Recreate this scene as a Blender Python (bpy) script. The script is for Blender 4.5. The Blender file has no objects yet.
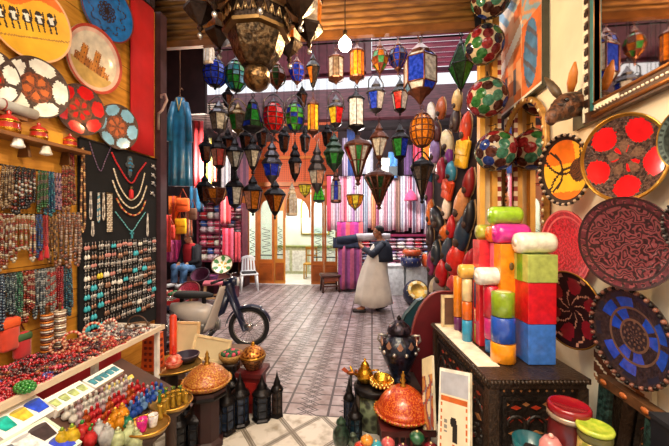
import bpy, math, random
from math import sin, cos, pi, radians, sqrt, atan2, hypot
from mathutils import Vector, Matrix, Euler, Quaternion

S = bpy.context.scene
COL = S.collection
RND = random.Random(11)

# ------------------------------------------------------------------ camera
EYE, FPX, YAW = 1.75, 330.0, radians(6.48)
C0 = Vector((0, 0, EYE))
FW = Vector((-sin(YAW), cos(YAW), 0))
RT = Vector((cos(YAW), sin(YAW), 0))
cam_d = bpy.data.cameras.new('camera')
cam = bpy.data.objects.new('camera', cam_d)
COL.objects.link(cam)
cam.location = C0
cam.rotation_euler = (pi / 2, 0, YAW)
cam_d.sensor_width = 36.0
cam_d.lens = 36.0 * FPX / 669.0
cam_d.clip_start = 0.02
cam_d.clip_end = 200
S.camera = cam

# ------------------------------------------------------------------ light
S.view_settings.view_transform = 'Standard'
S.view_settings.look = 'None'
S.view_settings.gamma = 1.0
S.view_settings.use_curve_mapping = False
S.view_settings.exposure = 0.1
world = bpy.data.worlds.new('daylight')
S.world = world
world.use_nodes = True
wb = world.node_tree.nodes['Background']
wb.inputs[0].default_value = (0.93, 0.95, 1.0, 1)
wb.inputs[1].default_value = 1.15


def light(name, kind, loc, energy, color, size=0.3, rot=(0, 0, 0), sy=None):
    d = bpy.data.lights.new(name, kind)
    d.energy = energy
    d.color = color
    if kind == 'AREA':
        d.size = size
        if sy:
            d.shape = 'RECTANGLE'
            d.size_y = sy
    elif kind == 'POINT':
        d.shadow_soft_size = size
    o = bpy.data.objects.new(name, d)
    o.location = loc
    o.rotation_euler = rot
    COL.objects.link(o)
    return o


# added fills under the shop ceiling, area lights standing in for alley daylight
light('shop_warm_fill', 'AREA', (-0.55, 0.9, 3.7), 74, (1, .84, .6), 2.0, (0, radians(-30), 0), .5)
light('shop_warm_fill_wall', 'AREA', (0.35, 0.9, 3.7), 50, (1, .87, .66), 1.6, (0, radians(28), 0), .5)
light('alley_daylight', 'AREA', (-1.2, 7.4, 6.2), 170, (.95, .97, 1), 7.0, (0, 0, 0), 1.8)
light('shop_fill_lamp', 'AREA', (-.2, -.6, 3.6), 60, (1, .93, .84), 2.4, (radians(38), 0, 0), 1.2)
light('bag_stall_fill', 'POINT', (-3.5, 6.7, 3.0), 260, (1, .86, .7), .15)  # added point light that brightens the bag stall, no fitting there
light('cloth_stall_fill', 'POINT', (.25, 7.2, 3.1), 190, (1, .92, .85), .15)  # added point light that brightens the scarves and folded cloth
light('alley_sky_fill', 'AREA', (-0.6, 3.9, 4.5), 75, (.97, .97, 1), 3.6, (radians(8), 0, 0), .9)  # added below the alley roof, stands in for sky light


# ------------------------------------------------------------------ rays
def ray(px, py):
    return FW + RT * ((px - 334.5) / FPX) + Vector((0, 0, (223 - py) / FPX))


def at_d(px, py, d):
    return C0 + ray(px, py) * d


def at_x(px, py, X):
    r = ray(px, py)
    return C0 + r * (X / r.x)


def at_y(px, py, Y):
    r = ray(px, py)
    return C0 + r * (Y / r.y)


def at_z(px, py, Z):
    r = ray(px, py)
    return C0 + r * ((Z - EYE) / r.z)


def depth(p):
    return (Vector(p) - C0).dot(FW)


def mpp(p):
    """metres per photo pixel at a place"""
    return depth(p) / FPX


# ------------------------------------------------------------------ materials
def lin(c):
    if isinstance(c, str):
        c = tuple(int(c[i:i + 2], 16) / 255 for i in (0, 2, 4))
    return tuple(x / 12.92 if x <= .04045 else ((x + .055) / 1.055) ** 2.4 for x in c)


MATS = {}


def nodes(m):
    m.use_nodes = True
    nt = m.node_tree
    b = nt.nodes['Principled BSDF']
    return nt, b


def M(col, rough=.55, metal=0.0, var=.22, scale=14.0, bump=0.0, bscale=40.0, emit=0.0, col2=None, tex='noise', coat=0.0, trans=0.0, sheen=0.0):
    """a procedural material: base colour broken up by a noise or voronoi texture, with optional relief"""
    key = (col, rough, metal, var, scale, bump, bscale, emit, col2, tex, coat, trans, sheen)
    if key in MATS:
        return MATS[key]
    m = bpy.data.materials.new('surface_%d' % len(MATS))
    MATS[key] = m
    nt, b = nodes(m)
    c = lin(col)
    tc = nt.nodes.new('ShaderNodeTexCoord')
    if tex == 'swirl':
        t = nt.nodes.new('ShaderNodeTexWave')
        t.wave_type = 'RINGS'
        t.inputs['Scale'].default_value = scale
        t.inputs['Distortion'].default_value = 22.0
        t.inputs['Detail'].default_value = 1.0
        t.inputs['Detail Scale'].default_value = 2.2
        fac = t.outputs['Fac']
    elif tex == 'voronoi':
        t = nt.nodes.new('ShaderNodeTexVoronoi')
        t.inputs['Scale'].default_value = scale
        fac = t.outputs['Distance']
    elif tex == 'wave':
        t = nt.nodes.new('ShaderNodeTexWave')
        t.inputs['Scale'].default_value = scale
        t.inputs['Distortion'].default_value = 3.0
        t.inputs['Detail'].default_value = 2.0
        fac = t.outputs['Fac']
    else:
        t = nt.nodes.new('ShaderNodeTexNoise')
        t.inputs['Scale'].default_value = scale
        t.inputs['Detail'].default_value = 4.0
        fac = t.outputs['Fac']
    nt.links.new(tc.outputs['Object'], t.inputs['Vector'])
    ramp = nt.nodes.new('ShaderNodeValToRGB')
    nt.links.new(fac, ramp.inputs[0])
    e = ramp.color_ramp.elements
    if col2:
        c2 = lin(col2)
        e[0].position, e[1].position = (.42, .58) if tex == 'noise' else (.3, .6)
        e[0].color = (*c2, 1)
        e[1].color = (*c, 1)
    else:
        e[0].position, e[1].position = .3, .7
        e[0].color = (*[x * (1 - var) for x in c], 1)
        e[1].color = (*[min(1, x * (1 + var)) for x in c], 1)
    nt.links.new(ramp.outputs[0], b.inputs['Base Color'])
    b.inputs['Roughness'].default_value = rough
    b.inputs['Metallic'].default_value = metal
    if coat:
        b.inputs['Coat Weight'].default_value = coat
        b.inputs['Coat Roughness'].default_value = .12
    if sheen:
        b.inputs['Sheen Weight'].default_value = sheen
    if trans:
        b.inputs['Transmission Weight'].default_value = trans
    if emit:
        nt.links.new(ramp.outputs[0], b.inputs['Emission Color'])
        b.inputs['Emission Strength'].default_value = emit
    if bump:
        n2 = nt.nodes.new('ShaderNodeTexNoise')
        n2.inputs['Scale'].default_value = bscale
        n2.inputs['Detail'].default_value = 3
        nt.links.new(tc.outputs['Object'], n2.inputs['Vector'])
        bp = nt.nodes.new('ShaderNodeBump')
        bp.inputs['Strength'].default_value = bump
        bp.inputs['Distance'].default_value = .01
        nt.links.new(n2.outputs['Fac'], bp.inputs['Height'])
        nt.links.new(bp.outputs[0], b.inputs['Normal'])
    return m


def GLASS(col, emit=0.0, mix=.55):
    """stained or coloured glass: shiny, lets light through"""
    key = ('glass', col, emit, mix)
    if key in MATS:
        return MATS[key]
    m = bpy.data.materials.new('stained_glass_%d' % len(MATS))
    MATS[key] = m
    nt, b = nodes(m)
    c = lin(col)
    tc = nt.nodes.new('ShaderNodeTexCoord')
    t = nt.nodes.new('ShaderNodeTexNoise')
    t.inputs['Scale'].default_value = 30
    nt.links.new(tc.outputs['Object'], t.inputs['Vector'])
    ramp = nt.nodes.new('ShaderNodeValToRGB')
    ramp.color_ramp.elements[0].color = (*[x * .62 for x in c], 1)
    ramp.color_ramp.elements[1].color = (*[min(1, x * 1.35 + .02) for x in c], 1)
    ramp.color_ramp.elements[0].position, ramp.color_ramp.elements[1].position = .35, .68
    nt.links.new(t.outputs['Fac'], ramp.inputs[0])
    nt.links.new(ramp.outputs[0], b.inputs['Base Color'])
    b.inputs['Roughness'].default_value = .12
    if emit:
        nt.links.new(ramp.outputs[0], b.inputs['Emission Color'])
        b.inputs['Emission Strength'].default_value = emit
    tr = nt.nodes.new('ShaderNodeBsdfTranslucent')
    nt.links.new(ramp.outputs[0], tr.inputs[0])
    mx = nt.nodes.new('ShaderNodeMixShader')
    mx.inputs[0].default_value = mix
    nt.links.new(b.outputs[0], mx.inputs[1])
    nt.links.new(tr.outputs[0], mx.inputs[2])
    nt.links.new(mx.outputs[0], nt.nodes['Material Output'].inputs[0])
    return m


# ------------------------------------------------------------------ mesh builder
class MB:
    def __init__(s):
        s.v, s.f, s.m, s.sm = [], [], [], []

    def add(s, vs, fs, m=0, smooth=False, T=None):
        o = len(s.v)
        for p in vs:
            p = Vector(p)
            s.v.append(T @ p if T is not None else p)
        for i, f in enumerate(fs):
            s.f.append([o + k for k in f])
            s.m.append(m[i] if isinstance(m, list) else m)
            s.sm.append(smooth)
        return s

    def box(s, c, size, m=0, T=None, taper=1.0):
        x, y, z = [k / 2 for k in size]
        t = taper
        vs = [(-x, -y, -z), (x, -y, -z), (x, y, -z), (-x, y, -z), (-x * t, -y * t, z), (x * t, -y * t, z), (x * t, y * t, z), (-x * t, y * t, z)]
        vs = [Vector(v) + Vector(c) for v in vs]
        return s.add(vs, [(0, 3, 2, 1), (4, 5, 6, 7), (0, 1, 5, 4), (1, 2, 6, 5), (2, 3, 7, 6), (3, 0, 4, 7)], m, False, T)

    def rbox(s, c, size, r, m=0, T=None, k=2, smooth=True):
        """box with rounded vertical and top/bottom edges (a soft bundle or moulded block)"""
        x, y, z = [q / 2 for q in size]
        r = min(r, x * .99, y * .99, z * .99)
        ring = []
        for (sx, sy, a0) in ((1, 1, 0), (-1, 1, pi / 2), (-1, -1, pi), (1, -1, 3 * pi / 2)):
            for i in range(k + 1):
                a = a0 + pi / 2 * i / k
                ring.append((sx * (x - r), sy * (y - r), cos(a), sin(a)))
        lev = []
        for i in range(k + 1):
            a = -pi / 2 + pi / 2 * i / k
            lev.append((-(z - r) + r * sin(a), cos(a)))
        for i in range(k + 1):
            a = pi / 2 * i / k
            lev.append(((z - r) + r * sin(a), cos(a)))
        n = len(ring)
        vs = [Vector((cx + r * q * ca, cy + r * q * sa, zz)) + Vector(c) for zz, q in lev for cx, cy, ca, sa in ring]
        fs = [(j * n + i, j * n + (i + 1) % n, (j + 1) * n + (i + 1) % n, (j + 1) * n + i) for j in range(len(lev) - 1) for i in range(n)]
        fs.append(tuple(reversed(range(n))))
        fs.append(tuple(range((len(lev) - 1) * n, len(lev) * n)))
        return s.add(vs, fs, m, smooth, T)

    def lathe(s, prof, n=16, m=0, T=None, smooth=True, mf=None, c=(0, 0, 0), ph=0.0, cap=True):
        """prof: list of (radius, z). mf(i_ring, i_side) gives a material index"""
        c = Vector(c)
        vs, fs, ms = [], [], []
        for r, z in prof:
            for i in range(n):
                a = ph + 2 * pi * i / n
                vs.append(c + Vector((r * cos(a), r * sin(a), z)))
        for j in range(len(prof) - 1):
            for i in range(n):
                fs.append((j * n + i, j * n + (i + 1) % n, (j + 1) * n + (i + 1) % n, (j + 1) * n + i))
                ms.append(mf(j, i) if mf else m)
        if cap:
            if prof[0][0] > 1e-4:
                fs.append(tuple(reversed(range(n))))
                ms.append(mf(0, 0) if mf else m)
            if prof[-1][0] > 1e-4:
                fs.append(tuple(range((len(prof) - 1) * n, len(prof) * n)))
                ms.append(mf(len(prof) - 2, 0) if mf else m)
        return s.add(vs, fs, ms, smooth, T)

    def ball(s, c, r, n=8, k=5, m=0, sc=(1, 1, 1), T=None):
        pr = [(max(1e-5, sin(pi * i / k)) * r, -cos(pi * i / k) * r) for i in range(k + 1)]
        Tm = Matrix.Translation(Vector(c)) @ Matrix.Diagonal((*sc, 1))
        if T is not None:
            Tm = T @ Tm
        return s.lathe(pr, n, m, Tm, True, cap=False)

    def tube(s, pts, r, n=6, m=0, closed=False, T=None, smooth=True):
        pts = [Vector(p) for p in pts]
        rs = r if isinstance(r, (list, tuple)) else [r] * len(pts)
        vs, fs = [], []
        L = len(pts)
        prev = None
        for i, p in enumerate(pts):
            a = pts[(i - 1) % L] if (closed or i > 0) else p
            b = pts[(i + 1) % L] if (closed or i < L - 1) else p
            d = (b - a)
            d = d.normalized() if d.length > 1e-9 else Vector((0, 0, 1))
            if prev is None:
                up = Vector((0, 0, 1)) if abs(d.z) < .9 else Vector((1, 0, 0))
                q = d.cross(up).normalized()
            else:
                q = (prev - d * prev.dot(d))
                q = q.normalized() if q.length > 1e-6 else d.orthogonal().normalized()
            prev = q
            w = d.cross(q)
            for k in range(n):
                t = 2 * pi * k / n
                vs.append(p + (q * cos(t) + w * sin(t)) * rs[i])
        for j in range(L if closed else L - 1):
            for k in range(n):
                fs.append((j * n + k, j * n + (k + 1) % n, ((j + 1) % L) * n + (k + 1) % n, ((j + 1) % L) * n + k))
        if not closed:
            fs.append(tuple(reversed(range(n))))
            fs.append(tuple(range((L - 1) * n, L * n)))
        return s.add(vs, fs, m, smooth, T)

    def torus(s, R, r, n=24, k=8, m=0, c=(0, 0, 0), T=None):
        pts = [Vector(c) + Vector((R * cos(2 * pi * i / n), R * sin(2 * pi * i / n), 0)) for i in range(n)]
        return s.tube(pts, r, k, m, True, T)

    def prism(s, poly, z0, z1, m=0, T=None, smooth=False):
        n = len(poly)
        vs = [(x, y, z0) for x, y in poly] + [(x, y, z1) for x, y in poly]
        fs = [tuple(reversed(range(n))), tuple(range(n, 2 * n))] + [(i, (i + 1) % n, n + (i + 1) % n, n + i) for i in range(n)]
        return s.add(vs, fs, m, smooth, T)

    def loft(s, rings, m=0, T=None, smooth=True, closed=True, mf=None):
        n = len(rings[0])
        vs = [p for r in rings for p in r]
        fs, ms = [], []
        for j in range(len(rings) - 1):
            for i in range(n if closed else n - 1):
                fs.append((j * n + i, j * n + (i + 1) % n, (j + 1) * n + (i + 1) % n, (j + 1) * n + i))
                ms.append(mf(j, i) if mf else m)
        if closed:
            fs.append(tuple(reversed(range(n))))
            ms.append(mf(0, 0) if mf else m)
            fs.append(tuple(range((len(rings) - 1) * n, len(rings) * n)))
            ms.append(mf(len(rings) - 2, 0) if mf else m)
        return s.add(vs, fs, ms, smooth, T)

    def slab(s, f, nu, nv, th, m=0, T=None, mf=None, smooth=True):
        """a sheet f(u, v) -> point with normal offset th: both faces and the rim"""
        P = [[Vector(f(i / nu, j / nv)) for i in range(nu + 1)] for j in range(nv + 1)]
        top, bot = [], []
        for j in range(nv + 1):
            for i in range(nu + 1):
                du = P[j][min(i + 1, nu)] - P[j][max(i - 1, 0)]
                dv = P[min(j + 1, nv)][i] - P[max(j - 1, 0)][i]
                n = du.cross(dv)
                n = n.normalized() if n.length > 1e-9 else Vector((0, 0, 1))
                top.append(P[j][i] + n * th / 2)
                bot.append(P[j][i] - n * th / 2)
        W = nu + 1
        K = len(top)
        fs, ms = [], []
        for j in range(nv):
            for i in range(nu):
                q = (j * W + i, j * W + i + 1, (j + 1) * W + i + 1, (j + 1) * W + i)
                mm = mf(i, j) if mf else m
                fs.append(q); ms.append(mm)
                fs.append(tuple(K + k for k in reversed(q))); ms.append(mm)
        rim = [i for i in range(W)] + [j * W + nu for j in range(1, nv + 1)] + [nv * W + i for i in range(nu - 1, -1, -1)] + [j * W for j in range(nv - 1, 0, -1)]
        for a, b in zip(rim, rim[1:] + rim[:1]):
            fs.append((a, K + a, K + b, b)); ms.append(mf(0, 0) if mf else m)
        return s.add(top + bot, fs, ms, smooth, T)

    def build(s, name, mats, parent=None, loc=None, rot=None):
        me = bpy.data.meshes.new(name)
        me.from_pydata([tuple(v) for v in s.v], [], s.f)
        for m in (mats if isinstance(mats, (list, tuple)) else [mats]):
            me.materials.append(m)
        me.polygons.foreach_set('material_index', s.m)
        me.polygons.foreach_set('use_smooth', s.sm)
        me.update()
        o = bpy.data.objects.new(name, me)
        COL.objects.link(o)
        if parent:
            o.parent = parent
        if loc is not None:
            o.location = loc
        if rot is not None:
            o.rotation_euler = rot
        return o


def tag(o, label, cat, group=None):
    o['label'] = label
    o['category'] = cat
    if group:
        o['group'] = group
    return o


def thing(name, label, cat, loc=(0, 0, 0), rz=0.0, group=None, rot=None):
    o = bpy.data.objects.new(name, None)
    o.empty_display_size = .05
    COL.objects.link(o)
    o.location = loc
    o.rotation_euler = rot if rot is not None else (0, 0, rz)
    return tag(o, label, cat, group)


def struct(name, mb, mats, loc=None):
    o = mb.build(name, mats, None, loc)
    o['kind'] = 'structure'
    return o


KIDS = {}


def kids(o):
    return [c for c in COL.objects if c.parent == o]


def dup(root, label, group=None, loc=None, rot=None, ch=None):
    r = root.copy()
    COL.objects.link(r)
    r['label'] = label
    if group:
        r['group'] = group
    elif 'group' in r:
        del r['group']
    if loc is not None:
        r.location = loc
    if rot is not None:
        r.rotation_euler = rot
    for c in (kids(root) if ch is None else ch):
        k = c.copy()
        COL.objects.link(k)
        k.parent = r
    return r


def face_dir(n, up=Vector((0, 0, 1))):
    """rotation whose local +Z looks along n and local +Y is as upright as it can be"""
    z = Vector(n).normalized()
    x = up.cross(z).normalized()
    y = z.cross(x)
    return Matrix((x, y, z)).transposed().to_euler()


def arch_poly(w, h, k=10, horseshoe=0.0):
    """outline of a round-headed opening, base at y=0"""
    r = w / 2
    pts = [(-r, 0), (r, 0)]
    for i in range(k + 1):
        a = pi * i / k
        pts.append((r * cos(a), h - r + r * sin(a)))
    return pts


# common surfaces
DARK = M('1d1a1c', .38, .7, bump=.4)
IRON = M('26201f', .42, .75)
BRASS = M('b98a3a', .3, .9, bump=.3)
COPPER = M('8a5230', .34, .85, bump=.3)
OLDBRASS = M('6d5638', .35, .85, bump=.5, bscale=60)
SILVER = M('b9b6b2', .28, .85)
WHITEPAINT = M('e9e4dc', .45)
GOLD = M('d9a437', .25, .95, bump=.5, bscale=70)
# ================================================================== SETTING
class NX:
    """small helper for shader arithmetic"""
    def __init__(s, nt):
        s.nt = nt

    def __call__(s, op, a, b=None, c=None):
        n = s.nt.nodes.new('ShaderNodeMath')
        n.operation = op
        for i, k in enumerate((a, b, c)):
            if k is None:
                continue
            if isinstance(k, (int, float)):
                n.inputs[i].default_value = k
            else:
                s.nt.links.new(k, n.inputs[i])
        return n.outputs[0]


def tile_material():
    m = bpy.data.materials.new('pressed_cement_pavers')
    nt, b = nodes(m)
    X = NX(nt)
    tc = nt.nodes.new('ShaderNodeTexCoord')
    sp = nt.nodes.new('ShaderNodeSeparateXYZ')
    nt.links.new(tc.outputs['Object'], sp.inputs[0])
    x, y = sp.outputs[0], sp.outputs[1]
    P, Q = .40, .185
    xl = X('MULTIPLY', X('SUBTRACT', X('FRACT', X('DIVIDE', x, P)), .5), P)
    ax = X('ABSOLUTE', xl)
    line = X('GREATER_THAN', ax, P / 2 - .012)
    fy = X('FRACT', X('DIVIDE', y, Q))
    tri = X('SUBTRACT', X('MULTIPLY', X('ABSOLUTE', X('SUBTRACT', fy, .5)), 4), 1)
    z = X('MULTIPLY', tri, .075)
    l1 = X('LESS_THAN', X('ABSOLUTE', X('SUBTRACT', X('ABSOLUTE', X('SUBTRACT', xl, z)), .022)), .0115)
    l2 = X('LESS_THAN', X('ABSOLUTE', X('SUBTRACT', X('ABSOLUTE', X('ADD', xl, z)), .022)), .0115)
    cross = X('MULTIPLY', X('GREATER_THAN', ax, .085), X('LESS_THAN', X('ABSOLUTE', X('SUBTRACT', X('FRACT', X('ADD', X('DIVIDE', y, Q), .5)), .5)), .05))
    c2 = X('MULTIPLY', X('GREATER_THAN', ax, .085), X('LESS_THAN', X('ABSOLUTE', X('SUBTRACT', fy, .5)), .03))
    mask = X('MAXIMUM', X('MAXIMUM', line, X('MAXIMUM', l1, l2)), X('MAXIMUM', cross, X('MULTIPLY', c2, .0)))
    n1 = nt.nodes.new('ShaderNodeTexNoise')
    n1.inputs['Scale'].default_value = 7.5
    n1.inputs['Detail'].default_value = 6
    nt.links.new(tc.outputs['Object'], n1.inputs['Vector'])
    r1 = nt.nodes.new('ShaderNodeValToRGB')
    r1.color_ramp.elements[0].position, r1.color_ramp.elements[1].position = .36, .66
    r1.color_ramp.elements[0].color = (*lin('84706f'), 1)
    r1.color_ramp.elements[1].color = (*lin('b0a2a6'), 1)
    nt.links.new(n1.outputs['Fac'], r1.inputs[0])
    mx = nt.nodes.new('ShaderNodeMixRGB')
    nt.links.new(X('MULTIPLY', mask, .88), mx.inputs[0])
    nt.links.new(r1.outputs[0], mx.inputs[1])
    mx.inputs[2].default_value = (*lin('2c2226'), 1)
    nt.links.new(mx.outputs[0], b.inputs['Base Color'])
    b.inputs['Roughness'].default_value = .42
    bp = nt.nodes.new('ShaderNodeBump')
    bp.inputs['Strength'].default_value = .5
    bp.inputs['Distance'].default_value = .008
    nt.links.new(X('SUBTRACT', 1, mask), bp.inputs['Height'])
    nt.links.new(bp.outputs[0], b.inputs['Normal'])
    return m


def diamond_material():
    m = bpy.data.materials.new('diamond_threshold_tiles')
    nt, b = nodes(m)
    X = NX(nt)
    tc = nt.nodes.new('ShaderNodeTexCoord')
    sp = nt.nodes.new('ShaderNodeSeparateXYZ')
    nt.links.new(tc.outputs['Object'], sp.inputs[0])
    u = X('ADD', X('MULTIPLY', sp.outputs[0], 1.0), X('MULTIPLY', sp.outputs[1], .82))
    v = X('SUBTRACT', X('MULTIPLY', sp.outputs[0], 1.0), X('MULTIPLY', sp.outputs[1], .82))
    P = .43
    ms = []
    for w, of in ((u, .17), (v, .30)):
        a = X('ABSOLUTE', X('SUBTRACT', X('FRACT', X('DIVIDE', X('ADD', w, of), P)), .5))
        ms.append(X('GREATER_THAN', a, .43))
        ms.append(X('MULTIPLY', X('LESS_THAN', X('ABSOLUTE', X('SUBTRACT', a, .465)), .008), -.7))
    mask = X('MAXIMUM', X('ADD', ms[0], ms[1]), X('ADD', ms[2], ms[3]))
    n1 = nt.nodes.new('ShaderNodeTexNoise')
    n1.inputs['Scale'].default_value = 9
    n1.inputs['Detail'].default_value = 8
    nt.links.new(tc.outputs['Object'], n1.inputs['Vector'])
    r1 = nt.nodes.new('ShaderNodeValToRGB')
    r1.color_ramp.elements[0].position, r1.color_ramp.elements[1].position = .3, .5
    r1.color_ramp.elements[0].color = (*lin('9d9180'), 1)
    r1.color_ramp.elements[1].color = (*lin('d2cbc2'), 1)
    nt.links.new(n1.outputs['Fac'], r1.inputs[0])
    mx = nt.nodes.new('ShaderNodeMixRGB')
    nt.links.new(X('MULTIPLY', mask, .85), mx.inputs[0])
    nt.links.new(r1.outputs[0], mx.inputs[1])
    mx.inputs[2].default_value = (*lin('564c3e'), 1)
    nt.links.new(mx.outputs[0], b.inputs['Base Color'])
    b.inputs['Roughness'].default_value = .35
    return m


def board_material(c1, c2, axis=1, period=.16, gap='3a2410', rough=.5):
    """timber boards: thin dark joints across one axis, streaky grain"""
    m = bpy.data.materials.new('timber_boards')
    nt, b = nodes(m)
    X = NX(nt)
    tc = nt.nodes.new('ShaderNodeTexCoord')
    sp = nt.nodes.new('ShaderNodeSeparateXYZ')
    nt.links.new(tc.outputs['Object'], sp.inputs[0])
    f = X('FRACT', X('DIVIDE', sp.outputs[axis], period))
    mask = X('GREATER_THAN', X('ABSOLUTE', X('SUBTRACT', f, .5)), .485)
    mp = nt.nodes.new('ShaderNodeMapping')
    sc = [3.0, 3.0, 3.0]
    sc[axis] = 22.0
    mp.inputs['Scale'].default_value = sc
    nt.links.new(tc.outputs['Object'], mp.inputs[0])
    n1 = nt.nodes.new('ShaderNodeTexNoise')
    n1.inputs['Scale'].default_value = 1.6
    n1.inputs['Detail'].default_value = 5
    nt.links.new(mp.outputs[0], n1.inputs['Vector'])
    r1 = nt.nodes.new('ShaderNodeValToRGB')
    r1.color_ramp.elements[0].position, r1.color_ramp.elements[1].position = .35, .68
    r1.color_ramp.elements[0].color = (*lin(c1), 1)
    r1.color_ramp.elements[1].color = (*lin(c2), 1)
    nt.links.new(n1.outputs['Fac'], r1.inputs[0])
    mx = nt.nodes.new('ShaderNodeMixRGB')
    nt.links.new(mask, mx.inputs[0])
    nt.links.new(r1.outputs[0], mx.inputs[1])
    mx.inputs[2].default_value = (*lin(gap), 1)
    nt.links.new(mx.outputs[0], b.inputs['Base Color'])
    b.inputs['Roughness'].default_value = rough
    return m


def lattice_material():
    """orange-red carved lattice with small scales"""
    m = bpy.data.materials.new('carved_lattice')
    nt, b = nodes(m)
    X = NX(nt)
    tc = nt.nodes.new('ShaderNodeTexCoord')
    sp = nt.nodes.new('ShaderNodeSeparateXYZ')
    nt.links.new(tc.outputs['Object'], sp.inputs[0])
    k = 2 * pi / .11
    s1 = X('MULTIPLY', X('SINE', X('MULTIPLY', X('ADD', sp.outputs[0], sp.outputs[2]), k)), X('SINE', X('MULTIPLY', X('SUBTRACT', sp.outputs[0], sp.outputs[2]), k)))
    mx = nt.nodes.new('ShaderNodeMixRGB')
    nt.links.new(X('MULTIPLY', X('GREATER_THAN', s1, .12), .55), mx.inputs[0])
    mx.inputs[1].default_value = (*lin('c2501c'), 1)
    mx.inputs[2].default_value = (*lin('6e220c'), 1)
    nt.links.new(mx.outputs[0], b.inputs['Base Color'])
    b.inputs['Roughness'].default_value = .55
    return m


XL, XR, YB = -2.2, 1.42, 9.3          # shop wall planes and the back facade
TOPZ = 3.9

struct('floor', MB().box((-1.2, 6.2, -.05), (12.0, 6.5, .1)), tile_material())
struct('floor', MB().box((-.4, 1.7, -.047), (4.4, 2.5, .1)), diamond_material())
ORANGEWOOD = board_material('b5761f', 'd99b3a', 2, .21, '7a4a14')
struct('wall_left', MB().box((XL - .05, 1.9, 1.95), (.1, 2.55, 3.9)), ORANGEWOOD)
CREAM = M('e9dcc2', .8, 0, .1, 2.5, bump=.25, bscale=12)
struct('wall_right', MB().box((XR + .05, 2.3, 1.95), (.1, 2.9, 3.9)), CREAM)

# doorway posts of the shop front
pp = at_x(154, 223, XL)
struct('trim_1', MB().box((XL + .03, pp.y + .06, 1.95), (.07, .10, 3.9)), M('3b2129', .6, 0, .4, 9))
YELLOWOOD = M('d6a245', .5, 0, .25, 5)
t2 = MB()
Yp = 3.62
for px0, px1, m in ((478.5, 483.5, 0), (483.5, 491, 1), (491, 497.5, 0)):
    a, b_ = at_y(px0, 223, Yp), at_y(px1, 223, Yp)
    t2.box(((a.x + b_.x) / 2, Yp + (.0 if m == 0 else .05), 1.95), (b_.x - a.x, .10 if m == 0 else .04, 3.9), m)
struct('trim_2', t2, [YELLOWOOD, M('e6d3a6', .6, 0, .12, 5)])
a = at_y(499, 223, 3.58)
t3 = MB()
for i in range(54):
    t3.box((a.x, 3.58, 1.0 + i * .05), (.035, .03, .05), i % 2)
struct('trim_3', t3, [M('8d2320', .5), M('e8d8bc', .5)])

# ---- roller shutter of the shop front: ribs along X, box above
ysh = 3.5
sh = thing('roller_shutter', 'rusty brown corrugated roller shutter half lowered over the shop opening', 'shutter', (-.72, ysh, 3.72))
sw = 3.5
SLATM = board_material('7a4e26', 'bd8440', 2, .07, '4a2d12', .45)
b = MB()
prof = []
for i in range(15):
    z = .07 + i * .07
    for k in range(6):
        t = k / 6
        prof.append((-.018 * sin(pi * t), z + .07 * t))
n = len(prof)
vs = [(-sw / 2, y, z) for y, z in prof] + [(sw / 2, y, z) for y, z in prof] + [(-sw / 2, .012, z) for y, z in prof] + [(sw / 2, .012, z) for y, z in prof]
fs = []
for i in range(n - 1):
    fs += [(i, n + i, n + i + 1, i + 1), (2 * n + i, 2 * n + i + 1, 3 * n + i + 1, 3 * n + i), (i, i + 1, 2 * n + i + 1, 2 * n + i), (n + i, 3 * n + i, 3 * n + i + 1, n + i + 1)]
b.add(vs, fs, 0, True)
b.build('slat_curtain', SLATM, sh)
MB().box((0, 0, .035), (sw + .04, .06, .07)).build('bottom_bar', M('7a4c22', .4, .3, .35, 6), sh)
MB().box((-sw / 2 - .03, .0, .5), (.06, .09, 1.1)).build('guide_rail', DARK, sh)
MB().box((sw / 2 + .03, .0, .5), (.06, .09, 1.1)).build('guide_rail', DARK, sh)

# ---- roof of the alley
MAUVE = M('8a3450', .55, 0, .3, 5)
PURP = M('541c34', .7, 0, .3, 4)
rb = MB()
for i in range(15):
    y = 3.75 + i * .17
    rb.box((1.55, y, 4.62), (3.1, .105, .03))
struct('ceiling', rb, MAUVE)
struct('ceiling', MB().box((-2.7, 5.07, 4.72), (5.3, 2.94, .04)), PURP)
struct('beam_1', MB().box((.0, 6.50, 4.68), (8.4, .08, .08)), PURP)
struct('beam_2', MB().box((-.06, 4.95, 4.66), (.1, 2.7, .14)), PURP)

struct('ceiling', MB().box((-.4, 1.1, 4.45), (4.2, 4.7, .1)), M('5d4634', .8, 0, .3, 3))
struct('wall_front', MB().box((-.4, -1.3, 2.2), (4.2, .1, 4.5)), M('b9a080', .8, 0, .2, 2))
struct('wall_left_inner', MB().box((XL - .05, -.3, 2.2), (.1, 2.0, 4.5)), M('a8793c', .7, 0, .2, 3))
struct('wall_right_inner', MB().box((XR + .05, -.2, 2.2), (.1, 2.1, 4.5)), CREAM)

# ---- the facade across the alley
def BX(px):
    return at_y(px, 223, YB).x


def BZ(px, py):
    return at_y(px, py, YB).z


DARKWALL = M('2a171c', .8, 0, .35, 3)
x0, x1 = BX(238), BX(338)
xd0, xd1 = BX(286), BX(309.5)
ztop = 2.72
FACADE = M('b4601f', .45, 0, .25, 4)
struct('wall_back', MB().box(((x0 - 7.2) / 2, YB + .06, 2.7), (x0 + 7.2, .12, 5.4)), DARKWALL)
struct('wall_back', MB().box(((x1 + 3.6) / 2, YB + .06, 2.7), (3.6 - x1, .12, 5.4)), DARKWALL)
struct('wall_back', MB().box(((x0 + x1) / 2, YB + .06, (ztop + 5.4) / 2), (x1 - x0, .12, 5.4 - ztop)), lattice_material())
struct('lintel_1', MB().box((-1.2, 8.3, 4.72), (9.5, .25, .74)), board_material('3a1c22', '5c3038', 2, .25, '1d1010'))
struct('wall_far_left', MB().box((-6.6, 6.3, 2.6), (.1, 6.2, 5.2)), DARKWALL)
struct('wall_far_right', MB().box((3.55, 6.5, 2.6), (.1, 5.8, 5.2)), DARKWALL)
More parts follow.
